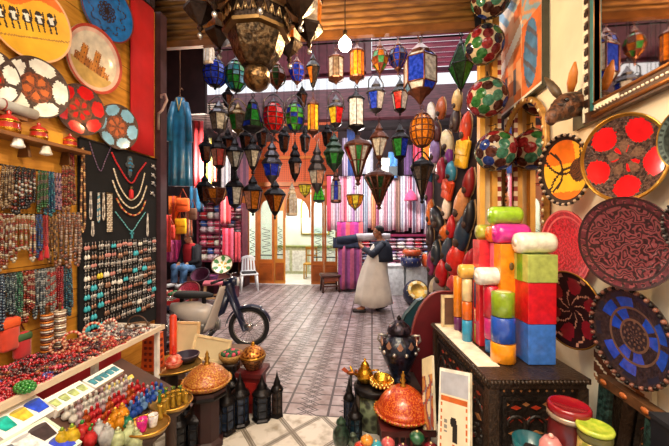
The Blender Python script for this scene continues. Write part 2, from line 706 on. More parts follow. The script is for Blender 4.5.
struct('wall_left_return', MB().box((-4.45, 3.24, 2.5), (4.3, .08, 5.0)), DARKWALL)
struct('wall_right_return', MB().box((2.6, 3.72, 2.5), (2.0, .08, 5.0)), DARKWALL)
q0, q1 = at_d(156, 112, 5.2), at_d(201, 112, 5.2)
struct('trim_4', MB().box(((q0.x + q1.x) / 2 - .6, 5.1, 4.1), (q1.x - q0.x + 1.2, .06, 1.15)), M('30191a', .6, 0, .4, 6))
struct('trim_5', MB().box((-1.4, 8.47, 4.2), (8.8, .3, .1)), M('1c1216', .8))
# horizontal orange moulding of the facade with a shallow canopy
struct('trim_6', MB().box(((x0 + x1) / 2, YB - .05, 2.86), (x1 - x0, .14, .12)).box(((x0 + x1) / 2, YB - .04, 3.62), (x1 - x0, .12, .08)), FACADE)

# the lit shop behind the open door
struct('wall_back_room', MB().box((BX(297), 12.0, 1.6), (4.2, .1, 3.2)).box((BX(297) - 2.1, 10.7, 1.6), (.1, 2.6, 3.2)).box((BX(297) + 2.1, 10.7, 1.6), (.1, 2.6, 3.2)), M('dfe8e4', .8, 0, .08, 2))
struct('floor', MB().box((BX(297), 10.6, -.04), (4.2, 2.9, .1)), M('d9dcdc', .25, 0, .1, 3))
struct('ceiling', MB().box((BX(297), 10.7, 3.2), (4.2, 2.7, .06)), M('e3ddcb', .8))
light('back_room_lamp', 'POINT', (BX(297), 10.6, 2.75), 160, (1, .95, .82), .2)


# ---- door leaves
def door_leaf(num, px0, px1, lights, zlow=.62, y=YB - .03, ht=2.25, archtop=False, wood=FACADE):
    """a timber leaf with tall glass lights over a moulded lower panel; the wood is built round the lights"""
    a, c = BX(px0), BX(px1)
    w = c - a
    root = bpy.data.objects.new('door_%d' % num, None)
    COL.objects.link(root)
    root.location = ((a + c) / 2, y, 0)
    root['kind'] = 'structure'
    fr = MB()
    fr.box((0, 0, zlow / 2), (w, .06, zlow))
    k = len(lights)
    edges = [-w / 2] + [v for l in lights for v in ((l[0] - px0) / (px1 - px0) * w - w / 2, (l[1] - px0) / (px1 - px0) * w - w / 2)] + [w / 2]
    for i in range(0, len(edges), 2):
        if edges[i + 1] - edges[i] > .004:
            fr.box(((edges[i] + edges[i + 1]) / 2, 0, (zlow + ht) / 2), (edges[i + 1] - edges[i], .06, ht - zlow))
    fr.box((0, 0, (ht + ztop) / 2), (w, .06, ztop - ht))
    for i in range(k):
        e0, e1 = edges[2 * i + 1], edges[2 * i + 2]
        if archtop:
            r = (e1 - e0) / 2
            for s_ in (0, 1):
                pts = [(e0 if s_ == 0 else e1, ht)]
                for q in range(7):
                    an = pi / 2 + (pi / 2 * q / 6) * (1 if s_ == 0 else -1)
                    pts.append(((e0 + e1) / 2 + r * cos(an), ht - 1.7 * r + 1.7 * r * sin(an)))
                T = Matrix(((1, 0, 0, 0), (0, 0, 1, 0), (0, 1, 0, 0), (0, 0, 0, 1)))
                fr.prism(pts, -.03, .03, 0, T)
    fr.build('door_frame', wood, root)
    for i in range(k):
        e0, e1 = edges[2 * i + 1], edges[2 * i + 2]
        MB().box(((e0 + e1) / 2, .01, (zlow + ht) / 2), (e1 - e0 + .01, .008, ht - zlow + .01)).build('glass_pane', PALEGLASS, root)
        g = MB()
        g.box(((e0 + e1) / 2, -.015, zlow + .12), (e1 - e0, .03, .03))
        for z_ in (.3, .55, .8):
            g.tube([((e0 + e1) / 2 + (e1 - e0) * .4 * sin(t * 1.3 + z_ * 9), -.01, zlow + z_ + t * .03) for t in range(-4, 5)], .008, 4)
        g.build('grille', M('3b4448', .5, .5), root)
    p = MB()
    p.box((0, -.036, zlow * .5), (w * .78, .02, zlow * .7))
    p.box((0, -.048, zlow * .5), (w * .58, .02, zlow * .5), taper=1)
    p.build('lower_panel', M('9c4c14', .45, 0, .3, 5), root)
    return root


PALEGLASS = M('eef8fa', .04, 0, .06, 3, trans=1.0)
door_leaf(1, 239, 257.5, [(241, 247.5), (249.5, 256)], .66)
door_leaf(2, 258, 274.5, [(261, 272.5)], .70, ht=2.4, archtop=True)
door_leaf(3, 311.5, 324, [(314, 322.5)], .66, ht=2.4, archtop=True)
door_leaf(4, 324.5, 337.5, [(326.5, 335.5)], .66)
d5 = door_leaf(5, 275, 285.5, [(277.5, 283.5)], .72, ht=2.1, wood=M('c9822f', .45, 0, .25, 4))
# round-headed opening above the doorway
am = MB()
wd = xd1 - xd0
T = Matrix(((1, 0, 0, (xd0 + xd1) / 2), (0, 0, 1, YB - .03), (0, 1, 0, 0), (0, 0, 0, 1)))
for s_ in (0, 1):
    sgn = -1 if s_ == 0 else 1
    pts = [(sgn * (wd / 2 + .03), ztop), (0, ztop)]
    for q in range(9):
        an = pi / 2 + (pi / 2 * q / 8) * (-sgn)
        pts.append((wd / 2 * cos(an), 1.95 + .5 * sin(an)))
    pts.append((sgn * (wd / 2), 1.9)); pts.append((sgn * (wd / 2 + .03), 1.9))
    am.prism(pts, -.04, .04, 0, T)
struct('trim_7', am, FACADE)

# fittings of the lit shop: shelf counter, arched window, chair
win = MB()
Tw = Matrix(((1, 0, 0, BX(303) - .1), (0, 0, 1, 11.9), (0, 1, 0, 1.35), (0, 0, 0, 1)))
win.prism(arch_poly(1.0, 1.5), -.02, .02, 0, Tw)
o = struct('window_1', win, M('c4dde0', .15, 0, .2, 3))
wf = MB()
wf.tube([(x, z, 0) for x, z in arch_poly(1.0, 1.5)], .04, 6, 0, True, Tw)
wf.build('window_frame', M('b79c3e', .5), o)
ct = thing('shop_counter', 'pale green counter with a glass front inside the lit shop', 'counter', (BX(298) - .05, 11.3, .01))
MB().box((0, 0, .45), (2.4, .45, .9)).build('body', M('b9c3a0', .5), ct)
MB().box((0, 0, .925), (2.5, .5, .05)).build('worktop', M('7c8a4a', .4), ct)
for i in range(4):
    MB().box((-.9 + i * .6, -.23, .45), (.5, .02, .7)).build('front_panel', M('dfe8e6', .2), ct)
ch = thing('wooden_chair', 'small yellow wooden chair standing in the lit shop doorway', 'chair', (BX(304), 10.3, .01))
CY = M('b98d2e', .5)
MB().box((0, 0, .45), (.4, .4, .04)).build('seat', CY, ch)
for sx in (-.17, .17):
    for sy in (-.17, .17):
        MB().box((sx, sy, .215), (.04, .04, .43)).build('leg', CY, ch)
bk = MB()
for sx in (-.17, .17):
    bk.box((sx, .18, .72), (.04, .04, .52))
bk.box((0, .18, .93), (.38, .03, .09)).box((0, .18, .7), (.34, .02, .05))
bk.build('backrest', CY, ch)

# ---- bare bulb hanging before the shutter
lb = at_d(345, 42, 3.1)
o = thing('light_bulb', 'bare glowing light bulb hanging on its cord in front of the shutter', 'bulb', lb)
MB().tube([(0, 0, .11), (0, 0, 1.2)], .005, 5).build('cord', DARK, o)
MB().lathe([(.012, .11), (.02, .105), (.02, .06), (.017, .055)], 10).build('socket', OLDBRASS, o)
MB().lathe([(.014, .055), (.02, .04), (.05, .01), (.062, -.022), (.054, -.056), (.03, -.08), (.001, -.086)], 16).build('bulb_glass', M('fff0c8', .2, emit=40.0, var=.02), o)
light('bulb_light', 'POINT', lb + Vector((0, -.02, -.12)), 85, (1, .62, .28), .05)
# ================================================================== PLATES (both walls)
def petals(n, r0, r1, fill=.36, ph=0.0):
    def f(r, t):
        k = ((t + ph) / (2 * pi) * n) % 1.0 - .5
        rc, rh = (r0 + r1) / 2, (r1 - r0) / 2
        return ((r - rc) / rh) ** 2 + (k / fill) ** 2 < 1
    return f


def plate(name, label, px, py, hpx, X, mats, fn, tilt=(0.0, 0.0), wide=1.0, rim=None, lift=.03, group=None, nr=20, nt=72, deep=.13, cat='plate', roll=0.0):
    """a dished plate on the wall plane X. tilt=(turn towards the camera, lean forward) in degrees"""
    p = at_x(px, py, X)
    R = hpx * mpp(p) / 2
    sgn = 1 if X < 0 else -1
    n = Vector((sgn, 0, 0))
    n = Matrix.Rotation(radians(-sgn * tilt[0]), 3, 'Z') @ n
    n = (n * cos(radians(tilt[1])) + Vector((0, 0, -sin(radians(tilt[1]))))).normalized()
    off = sqrt(max(0, 1 - n.x * n.x)) * R * .92 + lift
    p = p + Vector((sgn * off, 0, 0))
    # keep it on the same sight line
    k = (p.x / ray(px, py).x)
    p = C0 + ray(px, py) * k
    R = hpx * k / FPX / 2
    root = thing(name, label, cat, p, group=group)
    e = face_dir(n)
    root.rotation_euler = (e.to_matrix() @ Matrix.Rotation(radians(roll), 3, 'Z')).to_euler()
    b = MB()
    vs, fs, ms = [], [], []

    def hgt(r):
        return R * deep * (max(0, (r - .35) / .65)) ** 1.7
    for j in range(nr + 1):
        r = j / nr
        for i in range(nt):
            t = 2 * pi * i / nt
            vs.append((R * r * cos(t) * wide, R * r * sin(t), hgt(r)))
    for j in range(nr):
        for i in range(nt):
            fs.append((j * nt + i, (j + 1) * nt + i, (j + 1) * nt + (i + 1) % nt, j * nt + (i + 1) % nt))
            ms.append(fn((j + .5) / nr, 2 * pi * (i + .5) / nt))
    b.add(vs, fs, ms, True)
    b.build('painted_face', mats, root)
    u = MB()
    vs, fs = [], []
    pr = [(1.0, hgt(1.0)), (1.0, hgt(1) - .012), (.7, hgt(.7) - .02), (.45, -.022), (.42, -.03), (0.001, -.03)]
    for r, z in pr:
        for i in range(48):
            t = 2 * pi * i / 48
            vs.append((R * r * cos(t) * wide, R * r * sin(t), z))
    for j in range(len(pr) - 1):
        for i in range(48):
            fs.append((j * 48 + i, j * 48 + (i + 1) % 48, (j + 1) * 48 + (i + 1) % 48, (j + 1) * 48 + i))
    u.add(vs, [tuple(reversed(f)) for f in fs], 0, True)
    u.build('underside', mats[0], root)
    if rim == 'line':
        MB().tube([(R * cos(2 * pi * i / 48) * wide, R * sin(2 * pi * i / 48), hgt(1)) for i in range(48)], R * .022, 6, 0, True).build('metal_rim', BRASS, root)
    elif rim:
        nb = 54
        rb = MB()
        for i in range(nb):
            t = 2 * pi * i / nb
            rb.ball((R * cos(t) * wide * .98, R * sin(t) * .98, hgt(1) + .003), R * .052, 6, 4, i % 2)
        rb.build('beaded_rim', [rim, IRON], root)
    return root


G = dict(coat=.6)
GREYBROWN = M('4a352c', .4, .2, .5, 40, bump=.8, bscale=90)
CARVED = M('5a3f36', .35, .5, .6, 55, bump=1.0, bscale=80, col2='2a1a18', tex='voronoi')
WHITEG = M('efe8da', .3, **G)
REDG = M('d3141a', .25, **G)
LBLUE = M('7fb6d6', .3, **G)
BLUEG = M('1f6fb4', .25, 0, .35, 18, **G)
YELG = M('f0b02c', .35, 0, .2, 6, **G)
ORG = M('e8701a', .35, **G)
DKINK = M('2a1710', .5)
PINKW = M('d8b7a0', .5)


def d_scallop(n, ph=0.0, inner=(.50, .97), fill=.43):
    f1 = petals(n, inner[0], inner[1], fill, ph)
    f2 = petals(n, .12, .40, .33, ph + .4)

    def fn(r, t):
        if r > .94:
            return 0
        if f1(r, t):
            return 1
        if f2(r, t):
            return 2
        return 3 if r < .52 else 0
    return fn


RUST = M('8d4322', .45, 0, .6, 50, col2='4b2a1c')
LW = XL + .0
# camel caravan plate
def d_caravan(r, t):
    x, y = r * cos(t), r * sin(t)
    if r > .95:
        return 2
    x, y = x * .90 + y * .43, y * .90 - x * .43      # the ground line slopes
    for k in range(5):
        cx = -.68 + k * .30
        cy = .06 - .00 * k
        dx, dy = x - cx, y - cy
        if (dx / .085) ** 2 + ((dy - .12) / .09) ** 2 < 1:
            return 1 if dy > .10 else 4
        if (dx / .12) ** 2 + ((dy + .02) / .10) ** 2 < 1:
            return 4 if abs(dx) < .045 and dy > -.08 else 1
        if abs(abs(dx) - .07) < .02 and -.30 < dy < -.05:
            return 1
        if abs(dx - .12) < .02 and 0 < dy < .2:
            return 1
    if y > .42 + .1 * sin(5 * x):
        return 3
    if y < -.38 and y > -.42:
        return 5
    return 0


plate('wall_plate', 'large yellow oval plate painted with a caravan of five camel riders', 31, 21, 78, LW, [YELG, DKINK, M('e0a878', .4, **G), ORG, WHITEG, M('b8812e', .5)], d_caravan, (14, 4), .92, None, .02, nr=40, nt=120, deep=.06, roll=-8)


def d_web(r, t):
    if r > .93:
        return 2
    if (r < .36 and (t * 5 / pi + r * 9) % 1 < .7) or r < .12:
        return 1
    k = (t / (2 * pi) * 9) % 1
    if abs(k - .5) < .05 / max(r, .2) * .3 or abs(r - .62 - .1 * cos(9 * t)) < .02:
        return 1
    return 0


plate('wall_plate', 'blue plate with a dark flower centre hanging high beside the red curtain', 107, 12, 56, LW, [BLUEG, DKINK, M('7a2a20', .4)], d_web, (10, 5), 1, None, .02, roll=20)


def d_kasbah(r, t):
    x, y = r * cos(t), r * sin(t)
    if r > .93:
        return 1
    if r > .80:
        return 2
    sky = 0
    top = -9
    for (cx, hw, tp) in ((-.33, .12, .30), (-.08, .16, -.02), (.12, .11, .36), (.33, .14, .02), (.5, .12, -.12), (-.52, .1, -.06)):
        if abs(x - cx) < hw:
            top = max(top, tp - (.06 if (x * 16) % 1 < .3 else 0))
    if -.32 < y < top:
        return 4 if ((x + 2) * 9) % 1 < .22 and ((y + 2) * 6.5) % 1 < .35 else (6 if (int((x + 2) * 4.6)) % 2 else 3)
    if y < -.3:
        return 5
    return sky


plate('wall_plate', 'white plate with red rim painted with a brown kasbah', 93, 60, 64, LW, [M('e3d5bc', .35, **G), M('b9402c', .35, **G), M('e4b9a4', .35, **G), M('9a5a22', .5), DKINK, M('c9a45c', .5), M('c07a30', .5)], d_kasbah, (4, 6), .98, None, .02, nr=36, nt=110, roll=-10)
plate('wall_plate', 'dark brown plate with five white scallops around a rusty centre', 36, 88, 58, LW, [GREYBROWN, WHITEG, M('c2622a', .4), RUST], d_scallop(5, .5), (12, 5), 1, None, .02)
plate('wall_plate', 'red petalled metal plate hanging just above the left shelf', 80, 110, 49, LW, [GREYBROWN, REDG, REDG, RUST], d_scallop(6, .2, fill=.42), (10, 5), 1, None, .03)
plate('wall_plate', 'pale blue petalled plate above the black velvet board', 117, 127, 44, LW, [GREYBROWN, LBLUE, M('b05a32', .4), RUST], d_scallop(6, .6, fill=.42), (12, 6), 1, None, .03)
plate('wall_plate', 'white and red plate at the outer end of the plate wall over the shelf', -12, 76, 56, LW, [GREYBROWN, WHITEG, REDG, RUST], d_scallop(6, .1), (4, 5), 1, None, .02)

# plates on the shop wall by the mirror
RW = XR
def d_orange(r, t):
    if r > .84:
        return 1
    x, y = r * cos(t), r * sin(t)
    if abs(hypot(x - .42, y + .05) - .0) < .32:
        return 2 if (t * 9 + r * 30) % 2 < 1 else 1
    for cx, cy, rr in ((-.1, .6, .7), (.1, -.7, .75), (-.8, 0, .62)):
        if abs(hypot(x - cx, y - cy) - rr) < .035:
            return 1
    return 3 if (y > .18 and x < .35) or y < -.62 else 0


plate('wall_plate', 'orange plate with a thick rope rim hanging under the animal head', 567, 170, 70, RW, [YELG, DKINK, M('6b3a1c', .4), ORG], d_orange, (16, 4), .86, M('b59a80', .4), .03, nr=26, roll=0)


def d_redcarved(r, t):
    if r > .93:
        return 2
    if petals(5, .40, .92, .36, .9)(r, t):
        return 1
    if petals(5, .12, .42, .28, .3)(r, t):
        return 3
    if petals(7, .14, .34, .2, 0)(r, t):
        return 1
    return 0


plate('wall_plate', 'round plate with bright red petals between carved brown leaves', 625, 158, 86, RW, [CARVED, REDG, BRASS, M('7d5b48', .4, .4, .5, 60)], d_redcarved, (18, 5), .98, 'line', .04, nr=30, nt=100)
ENGRAVE = M('7a3a40', .35, .1, .6, 9, bump=1.0, bscale=30, col2='2a1016', tex='swirl', coat=.4)


def d_ring(r, t):
    return 1 if (.80 < r < .83 or r > .965) else (2 if r > .83 and (t * 14) % 2 < 1 else 0)


plate('wall_plate', 'large burgundy platter engraved all over with swirling scrolls', 627, 243, 93, RW, [ENGRAVE, M('2a1016', .4), M('57202b', .4, .1, .5, 40)], d_ring, (20, 3), 1, None, .06)
plate('wall_plate', 'narrow pinkish red engraved plate beside the burgundy platter', 568, 248, 76, RW, [M('de2c3c', .35, .0, .5, 60, bump=.8, bscale=60, col2='a5141f', coat=.4), M('e06a6a', .4), M('b32634', .4)], d_ring, (8, 2), .92, None, .04)


def d_wine(r, t):
    if r > .93:
        return 0
    if petals(6, .38, .86, .3, .2)(r, t):
        return 1
    if (int(r * 14) + int(t * 9)) % 7 == 0 and r > .1:
        return 2
    return 0


plate('wall_plate', 'dark wine red dish with thin brass rim behind the blue soap block', 572, 309, 76, RW, [M('2a1519', .35, .3), M('7c1220', .3, **G), M('b07a66', .4)], d_wine, (20, 4), .92, 'line', .03)


def d_bluecarved(r, t):
    if r > .90:
        return 0
    if r < .30:
        return 2 if (r * 11 + t * 3 / pi) % 1 < .22 else 0
    q = (t / (2 * pi)) * 9
    for a, c_, of in ((.34, .56, 0), (.60, .82, .5)):
        k = (q + of) % 1
        if a < r < c_ and .16 < k < .84:
            return 1 if int(q + of) % 3 != 1 else 0
        if a - .035 < r < a or (a < r < c_ and (k < .05 or k > .95)):
            return 2
    return 3 if .82 < r < .88 and (t * 20) % 2 < 1 else 0


plate('wall_plate', 'dark plate inlaid with bright blue panels and a beaded rim', 634, 336, 97, RW, [M('3a2b2c', .4, .4, .5, 60, bump=.7), M('1d3fae', .2, 0, .35, 30, **G), M('7a5a48', .4, .4), M('1c1a2a', .4)], d_bluecarved, (7, 2), .94, M('7a4a3a', .4), .05, roll=20)
plate('wall_plate', 'dark green plate cut by the picture edge beside the red petalled plate', 687, 138, 62, RW, [M('26312e', .35, .4, .5, 50, bump=.7), M('41504c', .4), M('51605a', .4)], d_ring, (12, 2), .8, 'line', .04)
plate('wall_plate', 'black beaded plate cut by the picture edge beside the burgundy platter', 699, 226, 66, RW, [M('171316', .35, .4), M('2c2426', .4), M('3a3032', .4)], d_ring, (14, 2), .9, M('5c5552', .4), .03)

# ================================================================== LEFT STALL
# red curtain beside the post
a, b_ = at_x(127, 80, XL), at_x(150, 80, XL)
w = b_.y - a.y
CZB = at_x(138, 152, XL + .035).z
cur = thing('red_curtain', 'plain bright red cloth hanging between the plates and the dark post', 'curtain', (XL + .035, (a.y + b_.y) / 2, CZB))
MB().slab(lambda u, v: ((.006 * sin(u * 9)), (u - .5) * w, v * (3.87 - CZB)), 22, 6, .012).build('cloth', M('b00c14', .85, 0, .18, 4), cur)
MB().tube([(0, -w / 2 - .02, 3.88 - CZB), (0, w / 2 + .02, 3.88 - CZB)], .012, 6).build('curtain_rail', IRON, cur)

# shelf over the necklaces
p0, p1 = at_x(-30, 126, XL), at_x(86, 146.5, XL)
zsh = (at_x(20, 136, XL + .14).z)
y0, y1 = 1.35, at_x(90, 147, XL + .14).y
sf = thing('wall_shelf', 'narrow brown wooden shelf under the plates above the necklaces', 'shelf', (XL, (y0 + y1) / 2, zsh))
MB().box((.075, 0, 0), (.15, y1 - y0, .022)).build('board', M('7d4d24', .5, 0, .3, 5), sf)
for yy in (-.5, .1, .62):
    MB().box((.04, yy * (y1 - y0) / 1.6, -.055), (.08, .02, .09), taper=.6).build('bracket', M('5d3718', .5), sf)
ZS = zsh + .011


def on_shelf(px):
    return at_x(px, 133, XL + .075).y


KERA = M('b5261c', .35, 0, .3, 30, coat=.5)
first = None
for i, (px, sc, what) in enumerate([(9, 1.15, 'at the outer end of the shelf'), (39, 1.0, 'in the middle of the shelf beside the yellow card'), (70, .9, 'at the curtain end of the shelf')]):
    lab = 'small red and gold lidded jar ' + what
    y = on_shelf(px)
    if first is None:
        first = thing('lidded_jar', lab, 'jar', (XL + .075, y, ZS), group='red jars on the shelf')
        bd = MB()
        bd.lathe([(.03, 0), (.045, .005), (.05, .03), (.045, .06), (.047, .065)], 14, mf=lambda j, i_: 1 if j in (1, 3) else 0)
        bd.build('body', [KERA, GOLD], first)
        MB().lathe([(.05, .065), (.05, .072), (.035, .092), (.012, .105), (.008, .11), (.013, .12), (.001, .13)], 14, mf=lambda j, i_: 1 if j == 0 else 0).build('lid', [KERA, GOLD], first)
        r_ = first
    else:
        r_ = dup(first, lab, 'red jars on the shelf', (XL + .075, y, ZS))
    r_.scale = (sc * .95,) * 3
# yellow card, grey roll
o = MB().box((0, 0, .05), (.012, .15, .1)).build('greeting_card', M('e0a02c', .6), None, (XL + .05, on_shelf(55), ZS))
tag(o, 'plain yellow card standing between two red jars on the shelf', 'card')
p = at_x(16, 107, XL + .09)
ro = thing('paper_roll', 'grey white rolled paper lying above the red jars on the shelf', 'roll', (XL + .06, p.y - .05, p.z))
MB().tube([(0, -.19, 0), (0, .19, 0)], .032, 14).build('sheet', M('b9b7ae', .7), ro)
MB().torus(.033, .004, 14, 5, 0, (0, 0, 0), Matrix.Rotation(pi / 2, 4, 'X')).build('band', M('8d2a20', .6), ro)
MB().box((-.03, 0, -.045), (.05, .3, .02)).build('ledge', M('7d4d24', .5), ro)
# little hanging lamp and glass hung from the shelf edge
for px, py, nm, lab, m in ((18, 141, 'lampshade_ornament', 'small white tasselled lampshade hanging from the shelf edge', WHITEPAINT), (46, 149, 'glass_votive', 'small clear glass cup hanging under the shelf edge', M('d8d2c2', .1, 0, .2))):
    p = at_x(px, py, XL + .12)
    h = thing(nm, lab, 'ornament', (XL + .12, p.y, p.z - .03))
    MB().lathe([(.014, .05), (.02, .045), (.026, .02), (.034, .0), (.03, -.006), (.012, -.012)], 8, smooth=False).build('shade', m, h)
    MB().tube([(0, 0, .05), (0, 0, zsh - .012 - p.z + .03)], .003, 4).build('cord', IRON, h)

# ---- beads: necklaces on hook rails
BEADC = {}


def bead_mats(cols):
    return [M(c, .3, 0, .15, 30, coat=.4) for c in cols]


def necklace_mesh(cols, L, W, r, tassel=None, big=0):
    """a bead loop hanging from the origin down to -L; local X is across the wall, +Z up, +Y out"""
    b = MB()
    pts = []
    n = 40
    for i in range(n + 1):
        t = i / n
        if t < .42:
            s = t / .42
            pts.append((-W / 2 * (.25 + .75 * s ** .7), -L * .78 * s))
        elif t > .58:
            s = (1 - t) / .42
            pts.append((W / 2 * (.25 + .75 * s ** .7), -L * .78 * s))
        else:
            a = pi * (t - .42) / .16
            pts.append((-W / 2 * cos(a), -L * .78 - L * .22 * sin(a)))
    # resample
    d = [0]
    for p, q in zip(pts, pts[1:]):
        d.append(d[-1] + hypot(q[0] - p[0], q[1] - p[1]))
    tot = d[-1]
    k, s_, i = 0, 0.0, 0
    while s_ < tot:
        while i < len(d) - 2 and d[i + 1] < s_:
            i += 1
        f = (s_ - d[i]) / max(1e-6, d[i + 1] - d[i])
        x = pts[i][0] + (pts[i + 1][0] - pts[i][0]) * f
        z = pts[i][1] + (pts[i + 1][1] - pts[i][1]) * f
        mid = 1 - abs(s_ / tot - .5) * 2
        rr = r * (1 + big * mid ** 4)
        b.ball((x, 0, z), rr, 6, 4, (k * 7 // 3) % len(cols), (1, .9, 1))
        s_ += rr * 1.85
        k += 1
    if tassel is not None:
        b.lathe([(.004, -L), (.012, -L - .012), (.010, -L - .022), (.017, -L - .075), (.012, -L - .085)], 8, tassel)
    return b


RAILX = XL + .05
RAILROT = -pi / 2        # local X runs along the wall (towards the alley is -X), +Y out of the wall
def rail(px0, px1, py, lab):
    a, c = at_x(px0, py, RAILX), at_x(px1, py, RAILX)
    z = at_x((px0 + px1) / 2, py, RAILX).z
    o = thing('hook_rail', lab, 'rail', (RAILX, (a.y + c.y) / 2, z))
    L = abs(c.y - a.y) / 2
    MB().tube([(0, -L, 0), (0, L, 0)], .006, 6).build('rod', IRON, o)
    for yy in (-L * .96, L * .96):
        MB().tube([(-.05, yy, 0), (0, yy, 0)], .006, 5).build('bracket', IRON, o)
    return z


Z1 = rail(-60, 66, 165, 'upper dark hook rail of the necklace wall')
Z2 = rail(-60, 76, 214, 'middle dark hook rail of the necklace wall')
Z3 = rail(-60, 70, 274, 'lower dark hook rail of the necklace wall')
BUNCH = [
    # px, rail z, y bottom px, strands, width px, colours, bead r, description, tassel
    (-9, Z1, 214, 4, 9, ['c9a27a', '7a4a2a', 'e4d2ae'], .0075, 'tan and brown bead necklace on the upper rail at the outer end', 0),
    (5, Z1, 211, 4, 9, ['9c7a58', 'c8ab84', '5a3a2a'], .007, 'brown shell bead necklace on the upper rail beside the black and white ones', 0),
    (20, Z1, 214, 6, 13, ['19171b', 'e6dfd4', '2c2a30', '191719', '8a2a22'], .009, 'black and white bead necklace in the fat bunch on the upper rail', 0),
    (31, Z1, 204, 2, 5, ['a86a3a', '6d4428'], .006, 'thin brown bead necklace on the upper rail between black and green bunches', 0),
    (40, Z1, 214, 4, 7, ['1f5a2a', '3d7d3a', '8c6d6a'], .007, 'green bead necklace on the upper rail', 0),
    (47, Z1, 216, 4, 7, ['1d5d8a', '2f8a9a', '123c5e'], .007, 'teal blue bead necklace on the upper rail', 0),
    (54, Z1, 212, 3, 6, ['c58aa6', '3a2a6a', 'd9b0b9'], .006, 'mauve pink bead necklace on the upper rail', 0),
    (66, Z1 + .06, 213, 5, 9, ['8a4a2a', 'b2261f', 'c59a6a', '5d2a1a'], .0085, 'long red and brown stone necklace at the velvet end of the upper rail', 0),
    (-6, Z2, 272, 4, 9, ['b23a26', 'd9c2a0', '7a3a22'], .008, 'rust bead necklace on the middle rail at the outer end', 0),
    (6, Z2, 270, 4, 9, ['e6dccb', 'b98a5a', '8f2a20'], .0075, 'cream and red bead necklace on the middle rail', 0),
    (20, Z2, 262, 6, 13, ['d8c49e', 'c03020', 'e8e0d0', 'a8764a'], .0075, 'sand coloured shell necklace in the wide bunch on the middle rail', 0),
    (35, Z2, 258, 4, 8, ['20407d', '2f62b4', '58504e'], .0075, 'deep blue bead necklace on the middle rail', 0),
    (41, Z2, 248, 3, 5, ['b2202a', 'd2323c'], .006, 'red bead necklace with a thick red tassel on the middle rail', 1),
    (50, Z2, 264, 3, 7, ['8a5a3a', 'd9a25a', '4a2a1a'], .0065, 'amber bead necklace on the middle rail', 0),
    (67, Z2 + .02, 268, 7, 15, ['c49a84', 'b86a4a', 'e0c4b0', '6a5a5a', '9a7468'], .0095, 'pinkish stone chip necklace in the heavy cluster next to the velvet', 0),
    (-4, Z3, 330, 4, 9, ['2a3a55', '55708a'], .0085, 'slate blue bead necklace on the lower rail at the outer end', 0),
    (6, Z3, 328, 5, 10, ['20303a', '3f5560', '8aa0a4'], .0085, 'dark grey blue bead necklace on the lower rail', 0),
    (15, Z3, 324, 4, 8, ['1d6a4a', '58a47a', '24443a'], .0075, 'sea green bead necklace on the lower rail', 0),
    (25, Z3, 322, 5, 9, ['b0301f', 'd8c2a4', '7d2a1a'], .0085, 'red and ivory bead necklace on the lower rail', 0),
    (38, Z3, 318, 5, 9, ['7d8a92', '4a5560', 'c2c6c4'], .008, 'grey pearl necklace on the lower rail', 0),
    (47, Z3, 320, 5, 8, ['b8b2a8', 'd2382c', '8a8a8a'], .008, 'silver and red bead necklace on the lower rail', 0),
    (57, Z3, 312, 4, 5, ['9a1622', 'c0202c'], .008, 'crimson tassel necklace on the lower rail', 1),
    (65, Z3, 318, 4, 7, ['1f5a7a', '4a90a4', '222c33'], .008, 'petrol blue bead necklace on the lower rail beside the crimson one', 0),
]
for (px, z, pyb, ns, wpx, cols, r, lab, tas) in BUNCH:
    top = at_x(px, 200, RAILX)
    y = top.y
    s = mpp(top)
    L = z - at_x(px, pyb, RAILX).z
    W = wpx * s * .66
    mats = bead_mats([''.join('%02x' % int(int(c[q:q + 2], 16) * .70) for q in (0, 2, 4)) for c in cols])
    if tas:
        mats.append(M('b5121e', .7, sheen=.3))
    src = None
    for k in range(ns):
        loc = (RAILX + .012 + .012 * (k % 3), y + (k - (ns - 1) / 2) * W * .36, z - .004)
        rot = (0, RND.uniform(-.03, .03), RAILROT)
        if src is None:
            src = necklace_mesh(cols, L * .96, W * .55, r, len(cols) if tas else None, .5).build('bead_necklace', mats, None, loc, rot)
            tag(src, lab, 'necklace', lab.replace('necklace', 'necklaces'))
            o = src
        else:
            o = src.copy()
            COL.objects.link(o)
            o.location = loc
            o.rotation_euler = rot
            o.scale = (1, 1, RND.uniform(.70, 1.03))

# long strands at the edge of the velvet
for px, pyt, pyb, cols, lab in ((83, 148, 232, ['8d5a34', 'c9a06a', '4a2a1a'], 'long brown wooden bead strand hanging at the edge of the velvet'),
                                (72, 150, 200, ['5a0f16', '8a1a20'], 'dark red bead strand hanging between the rails and the velvet')):
    a = at_x(px, pyt, XL + .06)
    c = at_x(px, pyb, XL + .06)
    o = necklace_mesh(cols, a.z - c.z, .035, .009).build('bead_strand', bead_mats(cols), None, a, (0, 0, RAILROT))
    tag(o, lab, 'necklace')
    MB().tube([(0, -.06, 0), (0, .01, 0)], .004, 5).build('hook', IRON, o)

# ---- black velvet board with its jewellery
VX = XL + .035
v0, v1 = at_x(80, 200, VX).y, at_x(156.5, 200, VX).y
zt0 = at_x(88, 141, VX).z
vz1, vz0 = at_x(120, 149, VX).z, .78
vel = thing('velvet_board', 'tall black velvet display board hung with silver jewellery', 'display board', (VX, (v0 + v1) / 2, vz0))
MB().box((-.012, 0, (vz1 - vz0) / 2), (.02, v1 - v0, vz1 - vz0)).build('velvet', M('07070c', 1.0, 0, .3, 8), vel)
MB().tube([(.0, -(v1 - v0) / 2, vz1 - vz0), (0, (v1 - v0) / 2, vz1 - vz0)], .008, 6).build('top_rod', IRON, vel)
VXF = VX + .006


